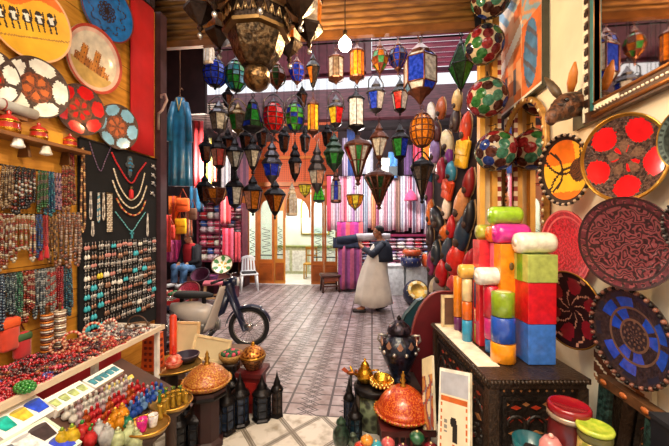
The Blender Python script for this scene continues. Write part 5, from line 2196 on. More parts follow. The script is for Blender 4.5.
b.build('top_rail', [M('b8642c', .4), M('5a3a22', .45, 0, .4, 20)], lm)
# dark upright box side at the very edge
e0 = at_d(652, 400, 1.52)
cb = thing('dark_cabinet', 'plain dark cabinet edge standing beyond the leaning mirror', 'cabinet', (RW - .09, e0.y - .10, 0))
MB().box((0, 0, .44), (.17, .12, .88)).build('body', M('15171f', .5), cb)
MB().box((-.0, 0, .89), (.18, .13, .02)).build('top', M('20222a', .5), cb)

# jars in front of the chest on a low table
jt = at_d(578, 470, 1.62)
jtz = .55
tbl = thing('low_table', 'low dark table at the picture edge holding the red and green jars', 'table', (jt.x + .04, jt.y, 0))
MB().lathe([(.001, jtz - .03), (.27, jtz - .03), (.28, jtz - .015), (.27, jtz), (.001, jtz)], 28).build('top', M('2a1a14', .5), tbl)
for k in range(4):
    a = pi / 4 + k * pi / 2
    MB().tube([(.18 * cos(a), .18 * sin(a), jtz - .03), (.21 * cos(a), .21 * sin(a), 0)], .018, 6).build('leg', M('2a1a14', .5), tbl)


def jar(label, px, py_lid, wpx, d, body, lid, lidstyle, bands=None):
    q = at_d(px, py_lid, d)
    r = wpx * d / FPX / 2
    h = q.z - jtz
    o = thing('lidded_jar', label, 'jar', (q.x, q.y, jtz + .001))
    MB().lathe([(.001, 0), (r * .75, 0), (r * .98, h * .18), (r, h * .45), (r * .92, h * .74), (r * .9, h * .76)], 24).build('body', body, o)
    if lidstyle == 'flat':
        MB().lathe([(r * .9, h * .76), (r * 1.04, h * .78), (r * 1.04, h * .84), (r * .98, h * .86)], 28).build('band', bands, o)
        MB().lathe([(r * .98, h * .86), (r * 1.02, h * .88), (r * 1.02, h * .96), (r * .96, h * .995), (r * .86, h), (r * .8, h * .985), (.001, h * .985)], 28).build('lid', lid, o)
    else:
        MB().lathe([(r * .9, h * .76), (r * .95, h * .8), (r * .95, h * .88), (r * .9, h * .9)], 28).build('band', bands, o)
        MB().lathe([(r * .86, h * .9), (r * 1.02, h * .93), (r * 1.04, h * .97), (r * .98, h), (r * .9, h), (r * .55, h * .975), (.001, h * .97)], 28).build('lid', lid, o)
    return o


jar('wide jar with a dark red lid and silver band before the chest', 569, 404, 37, 1.66, M('5a1218', .35, 0, .3, 20, coat=.4), M('8a0e1c', .25, 0, .15, 9, coat=.6), 'flat', M('b9a592', .3, .6))
jar('yellow green glazed jar with a dished lid before the red jar', 595, 426, 31, 1.52, M('8a8a3a', .3, 0, .4, 30, coat=.5, col2='d8c070'), M('c6cf4a', .25, 0, .2, 12, coat=.5, col2='8fae2a'), 'dish', M('5d5a32', .3))
# reflected jars belong to the mirror; a pink edge and teal jar at the frame bottom
q = at_d(556, 446, 1.58)
o = thing('ceramic_bowl', 'teal glazed bowl in front of the chest panel beside the red jar', 'bowl', (at_d(531, 440, 1.74).x, at_d(531, 440, 1.74).y, 0))
zq = at_d(531, 440, 1.74).z
MB().lathe([(.12, 0), (.12, .02), (.04, .05), (.04, zq - .16), (.10, zq - .13), (.10, zq - .12)], 14).build('pedestal', M('2a1a14', .5), o)
MB().lathe([(.001, zq - .12), (.05, zq - .12), (.085, zq - .05), (.09, zq), (.083, zq), (.05, zq - .10), (.001, zq - .11)], 24).build('bowl', M('1a5a62', .3, 0, .3, 20, coat=.5), o)
o = thing('ceramic_knob_pot', 'pink glazed pot peeping in at the bottom beside the jars', 'pot', (at_d(551, 446, 1.6).x, at_d(551, 446, 1.6).y, jtz + .001))
zq = at_d(551, 438, 1.6).z - jtz
MB().lathe([(.001, 0), (.04, 0), (.055, zq * .3), (.05, zq * .8), (.03, zq), (.001, zq)], 18).build('body', M('d88a8a', .35, 0, .2, 9, coat=.4), o)
MB().ball((0, 0, zq + .01), .012, 8, 5).build('knob', M('e6b0a8', .3), o)

# ================================================================== FLOOR GROUP BEFORE THE CHEST
# maroon leather panel with rounded head
q = at_d(429, 371, 3.2)
s = 3.2 / FPX
mp_ = thing('leather_screen', 'tall maroon leather panel with rounded top beside the alley corner of the chest', 'panel', (q.x, q.y, 0), YAW)
hz = at_d(440, 291, 3.2).z
pts = [(-19 * s, 0), (24 * s, 0), (24 * s, hz)]
for i in range(9):
    a = pi / 2 + pi / 2 * i / 8
    pts.append((12 * s + 31 * s * cos(a), hz - 58 * s + 58 * s * sin(a)))
Tp = Matrix(((1, 0, 0, 0), (0, 0, 1, 0), (0, 1, 0, 0), (0, 0, 0, 1)))
MB().prism(pts, -.03, .03, 0, Tp).build('leather_panel', M('5d0f18', .5, 0, .2, 9), mp_)
MB().tube([(x, -.03, z) for x, z in pts[2:]] + [(-19 * s, -.03, .02)], .008, 6).build('piping', M('8a3a34', .5), mp_)
q = at_d(411, 327, 3.45)
cu = thing('teal_cushion', 'dark teal leather cushion standing behind the maroon panel', 'cushion', (q.x, q.y, 0), YAW)
b = MB()
hc = at_d(411, 300, 3.45).z
b.prism([(-.09, 0), (.12, 0), (.12, hc + .02), (.06, hc), (-.06, hc - .14), (-.10, hc - .22)], -.05, .05, 0, Tp)
b.build('cover', M('123c46', .5, 0, .25, 9), cu)
MB().tube([(.12, -.05, hc + .02), (.06, -.05, hc), (-.06, -.05, hc - .14), (-.10, -.05, hc - .22)], .007, 5).build('seam', M('0c2a30', .5), cu)

# big dark urn on a box
q = at_d(399, 380, 3.0)
ub = thing('dark_box', 'dark wooden box under the big ornate urn', 'box', (q.x, q.y, 0), .1)
MB().box((0, 0, q.z / 2 - .01), (.30, .30, q.z - .02)).build('body', M('241a18', .5, 0, .3, 8), ub)
MB().box((0, 0, q.z - .01), (.33, .33, .02)).build('top', M('33241f', .5), ub)
s = 3.0 / FPX
URN = M('1c2438', .28, .3, .5, 26, bump=.6, bscale=50, col2='0c0e16', tex='voronoi', coat=.4)
ur = thing('ornate_urn', 'big dark navy urn with silver mounts and a domed lid', 'urn', (q.x, q.y, q.z + .001))
MB().lathe([(.001, 0), (11 * s, 0), (11 * s, 3 * s), (8 * s, 6 * s), (13 * s, 16 * s), (18 * s, 28 * s), (18.5 * s, 35 * s), (15 * s, 42 * s), (10 * s, 45 * s), (10 * s, 48 * s)], 28).build('body', URN, ur)
MB().lathe([(11.5 * s, 47 * s), (12 * s, 50 * s), (10.5 * s, 54 * s), (6 * s, 58 * s), (3 * s, 60 * s)], 24).build('lid', M('3a2f3c', .3, .5, .5, 30, bump=.5, col2='14121c'), ur)
MB().lathe([(1.6 * s, 60 * s), (2.4 * s, 62 * s), (1.2 * s, 64 * s), (.001, 65 * s)], 10).build('finial', DARK, ur)
b = MB()
for k in range(10):
    a = 2 * pi * k / 10
    b.ball((18.6 * s * cos(a), 18.6 * s * sin(a), 31 * s), 2.0 * s, 7, 5, 0)
    b.prism([(-3 * s, 0), (0, -4 * s), (3 * s, 0), (0, 5 * s)], 0, .006, 1, Matrix.Rotation(a + .3, 4, 'Z') @ Matrix.Translation((17.6 * s, 0, 38 * s)) @ Matrix(((0, 0, 1, 0), (1, 0, 0, 0), (0, 1, 0, 0), (0, 0, 0, 1))))
b.build('silver_mounts', [SILVER, M('b98a72', .35, .5)], ur)
for sg in (1, -1):
    MB().tube([(sg * 17 * s, 0, 36 * s), (sg * 21 * s, 0, 40 * s), (sg * 20 * s, 0, 45 * s), (sg * 12 * s, 0, 44 * s)], 1.2 * s, 6).build('handle', SILVER, ur)

# orange tagine on its dark red box
tg, p, R = tagine('bright orange red tagine with a tall brass finial before the chest', 403, 415, 27, .24, REDTAG, BRASS, squat=.72, fin=.03)
bxr = thing('carved_box', 'dark red slatted wooden box carrying the bright orange tagine', 'box', (p.x, p.y, 0), .12)
MB().box((0, 0, .215), (.40, .40, .045)).build('top', M('4a1a1a', .4, 0, .3, 9), bxr)
MB().box((0, 0, .095), (.34, .34, .19)).build('body', M('2c1416', .5, 0, .3, 8), bxr)
for i in range(8):
    MB().box((-.15 + i * .043, -.178, .10), (.014, .016, .17)).build('bar', M('5d2420', .45), bxr)

# patterned drum with gold pieces
q = at_z(373, 428, .0)
q = at_d(373, 428, 2.86)
dr = thing('patterned_drum', 'grey green patterned drum stool under the gold teapot and gold bowl', 'stool', (q.x, q.y, 0))
zt_ = at_d(373, 384, 2.86).z
MB().lathe([(.001, 0), (.13, 0), (.13, zt_ * .82)], 24).build('body', M('7d8a6a', .5, 0, .5, 18, bump=.6, col2='353a2c', tex='voronoi'), dr)
MB().lathe([(.13, zt_ * .80), (.165, zt_ * .86), (.17, zt_ - .01), (.16, zt_), (.001, zt_)], 24).build('top', DARK, dr)
for i in range(4):
    a = i * pi / 2 + .4
    MB().lathe([(.02, 0), (.024, zt_ * .4), (.02, zt_ * .8)], 8, c=(.135 * cos(a), .135 * sin(a), 0)).build('leg', M('3a2c22', .5), dr)
tpq = Vector((q.x - .07, q.y + .02, zt_ + .001))
tp_ = thing('gold_teapot', 'small gold teapot standing on the patterned drum', 'teapot', tpq)
MB().lathe([(.001, 0), (.035, 0), (.052, .03), (.055, .05), (.04, .085), (.026, .10), (.03, .108), (.018, .13), (.006, .14), (.009, .15), (.001, .158)], 20).build('body', GOLD, tp_)
MB().tube([(-.045, 0, .04), (-.08, 0, .06), (-.095, 0, .10)], [.013, .009, .007], 7).build('spout', GOLD, tp_)
MB().tube([(.045, 0, .08), (.085, 0, .085), (.085, 0, .04), (.05, 0, .03)], .006, 6).build('handle', GOLD, tp_)
tp_.scale = (1.35,) * 3
gb = thing('gold_bowl', 'embossed gold bowl with beaded body standing on the patterned drum', 'bowl', (q.x + .075, q.y - .06, zt_ + .001))
b = MB().lathe([(.001, 0), (.04, 0), (.075, .03), (.08, .05), (.062, .075), (.066, .082), (.058, .078), (.04, .03), (.001, .02)], 22)
b.build('bowl', GOLD, gb)
b = MB()
for j in range(2):
    for i in range(18):
        a = 2 * pi * (i + j * .5) / 18
        b.ball((.078 * cos(a), .078 * sin(a), .036 + j * .018), .011, 6, 4)
b.build('beading', M('f0c878', .25, .9), gb)
gb.scale = (1.2,) * 3
# copper leaf ornament
q = at_d(351, 373, 2.9)
lf = thing('copper_bird', 'small copper bird ornament on a dark candle post before the drum', 'ornament', q)
b = MB().ball((0, 0, 0), .028, 8, 6, 0, (1.6, .6, .7)).ball((.045, 0, .02), .014, 6, 5)
b.build('body', COPPER, lf)
b = MB().prism([(0, 0), (-.06, .05), (-.085, .025), (-.03, -.01)], -.003, .003, 0, Tp)
b.build('wing', M('b8502a', .35, .4), lf)
po = MB().lathe([(.05, -q.z), (.05, -q.z + .02), (.012, -q.z + .05), (.012, -.02)], 10)
po.build('post', DARK, lf)

# black minaret lanterns and candlesticks in front of the drum
def dark_lantern(label, px, pyb, pyt, wpx, n=6, glass='1c2a44', grp=None, body=None, z0=0.0):
    p = at_z(px, pyb, z0)
    s = mpp(p)
    h, w = (pyb - pyt) * s, wpx * s
    o = thing('floor_lantern', label, 'lantern', (p.x, p.y, z0 + .001), RND.uniform(0, 1), grp)
    r = w / 2
    m = body or DARK
    MB().lathe([(r, 0), (r * 1.02, h * .04), (r * .86, h * .07), (r * .86, h * .09)], n, smooth=False).build('base', m, o)
    MB().lathe([(r * .78, h * .09), (r * .78, h * .55)], n, smooth=False, ph=0).build('glass', GLASS(glass, 0, .3), o)
    fr = MB()
    for i in range(n):
        a = 2 * pi * i / n
        fr.tube([(r * .84 * cos(a), r * .84 * sin(a), h * .08), (r * .84 * cos(a), r * .84 * sin(a), h * .56)], r * .07, 5)
    for z in (.24, .42):
        fr.tube([(r * .82 * cos(2 * pi * i / n), r * .82 * sin(2 * pi * i / n), h * z) for i in range(n)], r * .05, 4, 0, True)
    fr.build('frame', m, o)
    MB().lathe([(r * .95, h * .55), (r * 1.02, h * .57), (r * .9, h * .61), (r * .62, h * .67), (r * .5, h * .69), (r * .55, h * .73), (r * .36, h * .79), (r * .2, h * .86), (r * .1, h * .93), (.001, h)], n if n > 6 else 12).build('cap', m, o)
    return o


dark_lantern('tall black minaret lantern in front of the patterned drum', 349, 428, 376, 12, 8)
dark_lantern('slim black lantern between minaret lantern and patterned drum', 359, 424, 368, 9, 6)
dark_lantern('short dark blue lantern before the patterned drum', 355, 440, 398, 16, 8, '1c3a4a')
for lab, px, pyb, pyt, w, c in (('green glazed round jar at the front of the floor group', 341, 449, 416, 17, '2f4a3c'), ('smaller grey green jar beside the green glazed one', 353, 449, 432, 12, '5d6a5a')):
    p = at_z(px, pyb, 0.0)
    s = mpp(p)
    h, r = (pyb - pyt) * s, w * s / 2
    o = thing('glazed_jar', lab, 'jar', p)
    MB().lathe([(.001, 0), (r * .6, 0), (r, h * .35), (r * .95, h * .55), (r * .5, h * .72), (r * .5, h * .78), (r * .62, h * .8)], 20).build('body', M(c, .3, .2, .5, 30, bump=.4, col2='1d2a24', coat=.4), o)
    MB().lathe([(r * .6, h * .8), (r * .5, h * .88), (r * .2, h * .94), (r * .22, h * .97), (.001, h)], 14).build('lid', M(c, .3, .3), o)
# little colourful pots along the front edge
for lab, px, py, w, c in (('little orange knob pot in the front row', 367, 440, 13, 'd88a2c'), ('little red knob pot in the front row', 361, 447, 14, 'b8341c'), ('little turquoise knob pot in the front row', 376, 446, 14, '2a9ab0'), ('little coral pink knob pot in the front row', 388, 443, 14, 'c8585a'),
                          ('green glass ball on a dark stem in the front row', 417, 437, 15, '1f5a3a'), ('dark purple ball pot in the front row before the tagine box', 403, 449, 13, '5a1a3a'), ('wine red ball pot at the end of the front row', 431, 449, 16, '7a1a24')):
    p = at_d(px, py, 2.28)
    r = w * 2.28 / FPX / 2
    o = thing('knob_pot', lab, 'pot', (p.x, p.y, 0))
    z = max(.06, p.z)
    MB().lathe([(.045, 0), (.045, .012), (.018, .03), (.018, max(.035, z - r * .8))], 12).build('foot', M('2c1a16', .5), o)
    MB().lathe([(.001, z - r * .9), (r * .6, z - r * .75), (r, z - r * .1), (r * .92, z + r * .25), (r * .6, z + r * .55), (r * .3, z + r * .68), (.001, z + r * .7)], 18).build('body', M(c, .3, 0, .35, 35, coat=.5, bump=.3), o)
    MB().ball((0, 0, z + r * .74), r * .18, 8, 5).build('knob', M('e2c890', .3), o)
# pale picture edge lying at the front right of the group
# ================================================================== DARK FLOOR LANTERNS BY THE DISPLAY
FL = [
    (277, 416, 370, 13, 6, '2c1a14', 'small black pagoda lantern standing alone at the tile edge'),
    (262, 419, 374, 20, 6, '1d2636', 'dark iron lantern beside the red pedestal'),
    (240, 424, 372, 20, 8, '20304a', 'dark blue glass lantern before the red pedestal'),
    (226, 432, 378, 20, 6, '26344c', 'broad dark lantern before the tagine stand'),
    (214, 440, 392, 18, 8, '2a3a55', 'bluish glass lantern in the front of the dark lantern cluster'),
    (196, 446, 396, 24, 8, '1a2230', 'wide black lantern with a silver sheen under the ornate tagine'),
    (178, 452, 404, 20, 6, '22262e', 'black lantern under the brass tray edge'),
    (232, 410, 366, 15, 6, '301a1c', 'slim dark lantern behind the broad ones near the pedestal'),
    (248, 408, 378, 14, 6, '20283a', 'squat dark lantern against the red pedestal'),
    (186, 432, 398, 15, 6, '281c1a', 'squat black lantern between tray stand and tagine stand'),
]
for px, b0, t0, w, n, g, lab in FL:
    dark_lantern(lab, px, b0, t0, w, n, g)
# ================================================================== HANGING LANTERNS
def hang_rod(label, y, z, x0, x1):
    o = thing('hanging_rail', label, 'rail', ((x0 + x1) / 2, y, z))
    L = (x1 - x0) / 2
    for dy in (-.1, 0, .1):
        MB().tube([(-L, dy, 0), (L, dy, 0)], .012, 6).build('pole', IRON, o)
    for sx in (-L * .98, L * .98):
        MB().tube([(sx, -.1, 0), (sx, .1, 0)], .008, 5).build('cross_bar', IRON, o)
        MB().tube([(sx, 0, 0), (sx, 0, (4.71 if sx < 0 else 4.61) - z)], .008, 5).build('hanger', IRON, o)


DEPTHS = [(3.72, 4.26), (3.98, 4.34), (4.28, 4.40), (4.62, 4.46), (4.95, 4.52)]
for i, (y, z) in enumerate(DEPTHS):
    hang_rod(['front', 'second', 'third', 'fourth', 'rear'][i] + ' iron rail from which the glass lanterns hang', y, z, -2.6, 1.35)

PROF = {
    # glass profile, cap profile, finial profile : radius and height fractions
    'hex': ([(.62, .16), (.98, .60)], [(1.06, .58), (1.1, .61), (.86, .69), (.46, .76), (.52, .80), (.3, .88), (.12, .95), (.03, 1)], [(.02, .0), (.16, .03), (.08, .06), (.42, .11), (.70, .165)]),
    'taper': ([(.34, .20), (.96, .60)], [(1.04, .58), (1.1, .61), (.8, .70), (.4, .77), (.46, .81), (.24, .89), (.1, .95), (.03, 1)], [(.02, .0), (.14, .05), (.07, .09), (.28, .15), (.40, .21)]),
    'barrel': ([(.45, .12), (.88, .26), (1.0, .44), (1.0, .56), (.88, .72), (.5, .84)], [(.54, .83), (.56, .86), (.4, .9), (.16, .95), (.04, 1)], [(.02, 0), (.14, .03), (.08, .06), (.4, .10), (.5, .13)]),
    'cyl': ([(.84, .18), (.84, .76)], [(.95, .75), (.98, .78), (.8, .82), (.4, .87), (.18, .93), (.04, 1)], [(.02, 0), (.14, .04), (.3, .09), (.92, .15), (.96, .19)]),
    'cone': ([(.14, .16), (.55, .5), (1.0, .78)], [(1.03, .76), (1.06, .80), (.82, .87), (.34, .93), (.06, 1)], [(.02, 0), (.2, .04), (.1, .08), (.2, .14), (.2, .18)]),
    'oval': ([(.3, .2), (.8, .34), (1.0, .5), (.8, .66), (.3, .78)], [(.4, .76), (.44, .79), (.26, .86), (.1, .93), (.03, 1)], [(.02, 0), (.1, .06), (.05, .1), (.28, .17), (.36, .22)]),
    'bell': ([(1.0, .14), (.9, .3), (.62, .62), (.44, .8)], [(.5, .78), (.5, .82), (.3, .89), (.1, .95), (.03, 1)], [(.3, .0), (.7, .05), (1.02, .11), (1.02, .15)]),
    'pagoda': ([(.62, .2), (.92, .46)], [(1.02, .44), (1.08, .47), (.78, .56), (.6, .58), (.82, .62), (.5, .72), (.36, .74), (.5, .78), (.2, .88), (.08, .95), (.03, 1)], [(.02, 0), (.14, .05), (.4, .12), (.66, .21)]),
    'drum6': ([(.7, .2), (.95, .3), (.95, .68), (.7, .76)], [(.74, .74), (.7, .79), (.42, .86), (.14, .93), (.04, 1)], [(.02, 0), (.12, .03), (.3, .1), (.74, .21)]),
    'star': ([(.1, .1), (1.0, .5), (.3, .84)], [(.34, .82), (.3, .87), (.12, .93), (.03, 1)], [(.02, 0), (.08, .06), (.12, .12)]),
    'cage': ([(.8, .08), (.8, .5), (.5, .66)], [(.58, .64), (.66, .67), (.4, .75), (.5, .79), (.2, .9), (.03, 1)], [(.7, 0), (.9, .03), (.86, .09)]),
    'bowlamp': ([(.12, .1), (.7, .3), (1.0, .7)], [(1.04, .69), (1.06, .74), (.98, .75)], [(.02, 0), (.16, .05), (.14, .12)]),
}
CAPM = {'d': DARK, 'b': OLDBRASS, 'c': M('5a3224', .4, .6, .4, 20), 'i': IRON, 'w': M('c9bba6', .5), 's': M('4c4a50', .35, .8), 'g': M('1f3a2c', .4, .3)}
GC = {'blue': '1a3ed0', 'green': '1f8a32', 'red': 'c4141c', 'clear': 'd8d6cc', 'orange': 'e8861a', 'teal': '1f8aa0', 'amber': 'c8781e', 'yellow': 'e6c832', 'white': 'efeee8', 'dark': '2a1a14', 'dgreen': '1c4a28', 'sky': '6fa6d8', 'pink': 'd8a08a', 'brown': '7a3a1c', 'smoke': '8a7a6c', 'navy': '1c2f6a', 'lime': '5fd040'}


LC_ = {}


def lantern(label, px, py, w, h, row, kind, cols, n=6, cap='d', emit=0.0, wire=True, d=None, ph=None, handle=False):
    LC_[row] = LC_.get(row, 0) + 1
    y = DEPTHS[row][0] + (LC_[row] % 3 - 1) * .1 if d is None else d
    w *= .93
    p = at_y(px, py, y)
    s = mpp(p)
    W, Hh = w * s / 2, h * s
    gp, cp, fp = PROF[kind]
    base = p - Vector((0, 0, Hh / 2))
    o = thing('hanging_lantern', label, 'lantern', base, (YAW + pi / n) if ph is None else ph)
    P = lambda pr: [(max(.0006, r * W), z * Hh) for r, z in pr]
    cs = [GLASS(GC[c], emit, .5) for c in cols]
    mb = MB()
    mb.lathe(P(gp), n, smooth=False, mf=lambda j, i: (i + (j if len(gp) > 3 and len(cols) > 2 else 0)) % len(cols), cap=False)
    mb.build('glass', cs, o)
    mm = CAPM[cap]
    fr = MB()
    for i in range(n):
        a = 2 * pi * i / n
        fr.tube([(r * 1.02 * cos(a), r * 1.02 * sin(a), z) for r, z in P(gp)], max(.0035, W * .055), 4)
    for r, z in (P(gp) if len(gp) > 2 else P(gp)[:1]):
        fr.tube([(r * 1.02 * cos(2 * pi * i / n), r * 1.02 * sin(2 * pi * i / n), z) for i in range(n)], max(.003, W * .045), 4, 0, True)
    fr.build('frame', mm, o)
    MB().lathe(P(cp), max(n, 8), smooth=False).build('cap', mm, o)
    MB().lathe(P(fp), max(n, 8), smooth=False).build('finial', mm, o)
    rg = MB()
    if handle:
        rg.tube([(W * 1.0, 0, Hh * .66), (W * .95, 0, Hh * .9), (W * .4, 0, Hh * 1.06), (0, 0, Hh * 1.1), (-W * .4, 0, Hh * 1.06), (-W * .95, 0, Hh * .9), (-W * 1.0, 0, Hh * .66)], max(.004, W * .07), 5)
        rg.build('loop_handle', mm, o)
        zt = Hh * 1.1
    else:
        rg.torus(max(.008, W * .18), max(.002, W * .04), 10, 5, 0, (0, 0, 0), Matrix.Translation((0, 0, Hh + max(.008, W * .16))) @ Matrix.Rotation(pi / 2, 4, 'X'))
        rg.build('ring', mm, o)
        zt = Hh + max(.008, W * .3)
    if wire:
        zr = DEPTHS[row][1] if d is None else 4.6
        MB().tube([(0, 0, zt), (0, 0, zr + .022 - base.z)], .0035, 4).build('hanging_chain', IRON, o)
    if emit > 1:
        pass
    return o


LN = [
    ('round cobalt blue glass lantern at the alley end of the top row', 215, 73, 24, 34, 0, 'barrel', ['blue'], 10, 'd'),
    ('barrel lantern striped green and sky blue in the top row', 236, 76, 22, 38, 0, 'barrel', ['green', 'sky', 'teal', 'green'], 10, 'd'),
    ('small lantern with a bright blue star face below the chandelier', 297, 72, 18, 34, 0, 'oval', ['blue'], 8, 'c'),
    ('slim dark lantern with one orange pane in the top row', 313, 72, 15, 40, 0, 'taper', ['orange', 'dark', 'dgreen'], 6, 'd'),
    ('clear cylindrical lantern just under the glowing bulb', 336, 68, 19, 34, 0, 'cyl', ['clear', 'clear', 'smoke'], 8, 'c'),
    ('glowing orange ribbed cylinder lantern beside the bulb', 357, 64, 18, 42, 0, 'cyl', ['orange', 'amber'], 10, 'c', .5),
    ('oval lantern with a green pane between orange cylinder and blue mosaic', 380, 59, 18, 40, 0, 'oval', ['green', 'amber', 'brown'], 8, 'c'),
    ('oval blue mosaic lantern before the mauve roof slats', 398, 57, 21, 38, 0, 'oval', ['blue', 'navy'], 10, 'c'),
    ('big six sided lantern with blue and yellow square panes', 420, 72, 36, 66, 0, 'drum6', ['blue', 'yellow', 'sky', 'white', 'blue', 'clear'], 6, 'c'),
    ('tilted green glass star lantern by the wooden post', 461, 66, 26, 58, 0, 'star', ['green', 'dgreen'], 6, 'd'),
    ('clear six sided lantern with a tall loop handle at the end of the second row', 219, 118, 20, 36, 1, 'hex', ['clear', 'smoke'], 6, 's', 0, True, None, None, True),
    ('green paned lantern with loop handle beside the clear one', 238, 119, 19, 34, 1, 'hex', ['green', 'smoke', 'dgreen'], 6, 'b', 0, True, None, None, True),
    ('bell shaped blue and green lantern in the second row', 253, 115, 22, 36, 1, 'bell', ['blue', 'dgreen', 'green'], 6, 'd'),
    ('red glass lantern with loop handle in the second row', 274, 117, 23, 38, 1, 'barrel', ['red'], 8, 's', 0, True, None, None, True),
    ('green and blue lantern with loop handle beside the red one', 295, 117, 20, 36, 1, 'barrel', ['green', 'blue', 'lime'], 8, 's', 0, True, None, None, True),
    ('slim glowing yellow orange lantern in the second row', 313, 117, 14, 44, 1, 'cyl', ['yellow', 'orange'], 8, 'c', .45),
    ('lantern of yellow, red and blue panes with a round handle', 336, 112, 19, 36, 1, 'hex', ['yellow', 'red', 'blue'], 6, 's', 0, True, None, None, True),
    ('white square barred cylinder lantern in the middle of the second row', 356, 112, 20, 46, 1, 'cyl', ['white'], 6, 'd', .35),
    ('blue paned coach lantern under the green oval one', 376, 97, 20, 38, 1, 'hex', ['blue', 'white', 'blue'], 6, 's', 0, True, None, None, True),
    ('red and white coach lantern under the blue mosaic one', 400, 97, 19, 38, 1, 'hex', ['red', 'white', 'white'], 6, 'd', .1),
    ('round orange barrel lantern with iron ribs', 422, 130, 25, 42, 1, 'barrel', ['orange', 'amber'], 12, 'c', .25),
    ('red paned coach lantern over the goods stall', 219, 153, 17, 38, 2, 'hex', ['red', 'pink'], 6, 'i'),
    ('clear tapering coach lantern beside the red one', 235, 156, 19, 38, 2, 'taper', ['clear', 'smoke'], 6, 'd'),
    ('pale tapering lantern beside the blue street lantern', 253, 155, 19, 40, 2, 'taper', ['smoke', 'clear', 'dark'], 6, 'd'),
    ('blue street lantern with a tall pagoda cap', 272, 162, 22, 48, 2, 'pagoda', ['blue'], 6, 's'),
    ('dark bulbous lantern with cream top panes before the lattice', 295, 161, 15, 44, 2, 'pagoda', ['pink', 'dark'], 6, 'd'),
    ('pinkish clear street lantern with a tall tiered cap', 317, 168, 20, 54, 2, 'pagoda', ['pink', 'clear'], 6, 's'),
    ('dark green pagoda lantern before the lattice edge', 334, 152, 23, 42, 2, 'pagoda', ['dgreen', 'green'], 8, 'g'),
    ('big tapering lantern striped red, white and green', 358, 161, 30, 50, 2, 'cone', ['red', 'white', 'green', 'white', 'brown', 'white'], 12, 'c'),
    ('clear coach lantern below the blue paned one', 379, 143, 20, 44, 2, 'taper', ['clear', 'white', 'smoke'], 6, 'c'),
    ('green and blue lantern below the red and white one', 400, 143, 19, 40, 2, 'hex', ['green', 'blue', 'green'], 6, 'd'),
    ('large dark inverted cone lantern of green and brown glass', 379, 189, 31, 42, 3, 'cone', ['dgreen', 'brown', 'dgreen', 'dark'], 12, 'c'),
    ('dark smoky dome lantern hung before the scarves', 422, 180, 24, 48, 3, 'cone', ['smoke', 'dark'], 8, 'd', 0, True, None, None, True),
    ('navy and white lantern over the shelves of cloth', 235, 191, 19, 40, 3, 'hex', ['navy', 'clear', 'pink'], 6, 'd'),
    ('amber paned coach lantern in front of the door panels', 253, 195, 20, 42, 3, 'hex', ['amber', 'pink'], 6, 'd'),
    ('brown lantern with amber glass cup before the arched door', 275, 199, 23, 42, 3, 'taper', ['amber', 'brown'], 6, 'd'),
    ('cream bird cage lantern with a dark arch before the doorway', 292, 199, 14, 34, 3, 'cage', ['white', 'amber', 'white'], 8, 'w'),
    ('small arched lantern of blue and white glass at the lattice edge', 336, 186, 14, 34, 3, 'cage', ['white', 'blue', 'white', 'navy'], 8, 'c'),
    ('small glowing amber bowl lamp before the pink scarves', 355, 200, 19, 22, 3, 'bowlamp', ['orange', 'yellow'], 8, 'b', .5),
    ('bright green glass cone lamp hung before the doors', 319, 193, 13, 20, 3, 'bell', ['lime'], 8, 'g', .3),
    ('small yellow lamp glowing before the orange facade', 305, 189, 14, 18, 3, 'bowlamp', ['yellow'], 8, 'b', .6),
    ('brown hanging bowl lamp before the shelves of cloth', 216, 194, 24, 24, 3, 'bowlamp', ['brown', 'amber'], 8, 'c'),
    ('dark hexagonal lantern with brown panes behind the chandelier bowl', 277, 76, 20, 36, 0, 'oval', ['brown', 'dgreen'], 8, 'c'),
]
for a in LN:
    lantern(*a)
# more dark lanterns deeper in the rows
EX = [('dim smoky lantern deep between the blue bell and clear lanterns', 228, 143, 14, 30), ('dim brown lantern deep behind the green paned one', 246, 140, 14, 28), ('dim lantern deep under the bell shaped one', 262, 136, 13, 28), ('dim lantern hanging deep under the red glass one', 284, 140, 13, 30),
      ('dim lantern deep between the yellow slim and pinkish ones', 305, 141, 12, 28), ('dim lantern deep below the yellow, red and blue one', 327, 136, 12, 26), ('dim lantern deep over the blue kaftan end', 206, 150, 14, 32), ('dim lantern hanging deep before the shelves beside the navy one', 205, 190, 16, 34),
      ('dim lantern deep right under the blue star face', 302, 98, 12, 26), ('dim lantern deep behind the cyan barrel stripes', 228, 98, 12, 24)]
for lab, px, py, w, h in EX:
    lantern(lab, px, py, w, h, 4, 'hex', ['dark', 'brown', 'smoke'], 6, 'd')

# small white two tier lamp by the chandelier
lantern('small cream two tier lantern glowing beside the chandelier', 209, 50, 13, 30, 0, 'cage', ['white'], 8, 'w', .35)

# ================================================================== CHANDELIER
cc = at_d(257, 40, 2.55)
cs_ = 2.55 / FPX
zb_ = at_d(257, 91, 2.55).z
ch_ = thing('brass_chandelier', 'huge eight sided tiered brass chandelier with glass cups hanging at the top', 'chandelier', (cc.x, cc.y, zb_))
CHM = M('5d4a34', .32, .85, .5, 24, bump=.8, bscale=40, col2='2c2218')
CHD = M('33261e', .35, .8, .4, 20, bump=.5)
px_ = lambda v: v * cs_
MB().lathe([(.001, 0), (px_(5), px_(.5)), (px_(10), px_(4)), (px_(13.5), px_(10)), (px_(12.5), px_(19)), (px_(10), px_(24))], 24).build('bottom_bowl', M('7a5a36', .3, .85, .5, 30, bump=.7, col2='3a2a1a'), ch_)
MB().lathe([(px_(11), px_(22)), (px_(15), px_(24)), (px_(23), px_(36)), (px_(27), px_(47)), (px_(28), px_(54))], 8, smooth=False, ph=pi / 8).build('lower_body', CHM, ch_)
MB().lathe([(px_(28), px_(53)), (px_(33), px_(54)), (px_(33.5), px_(57)), (px_(31), px_(58))], 8, smooth=False, ph=pi / 8).build('lower_band', M('8a6a40', .3, .9), ch_)
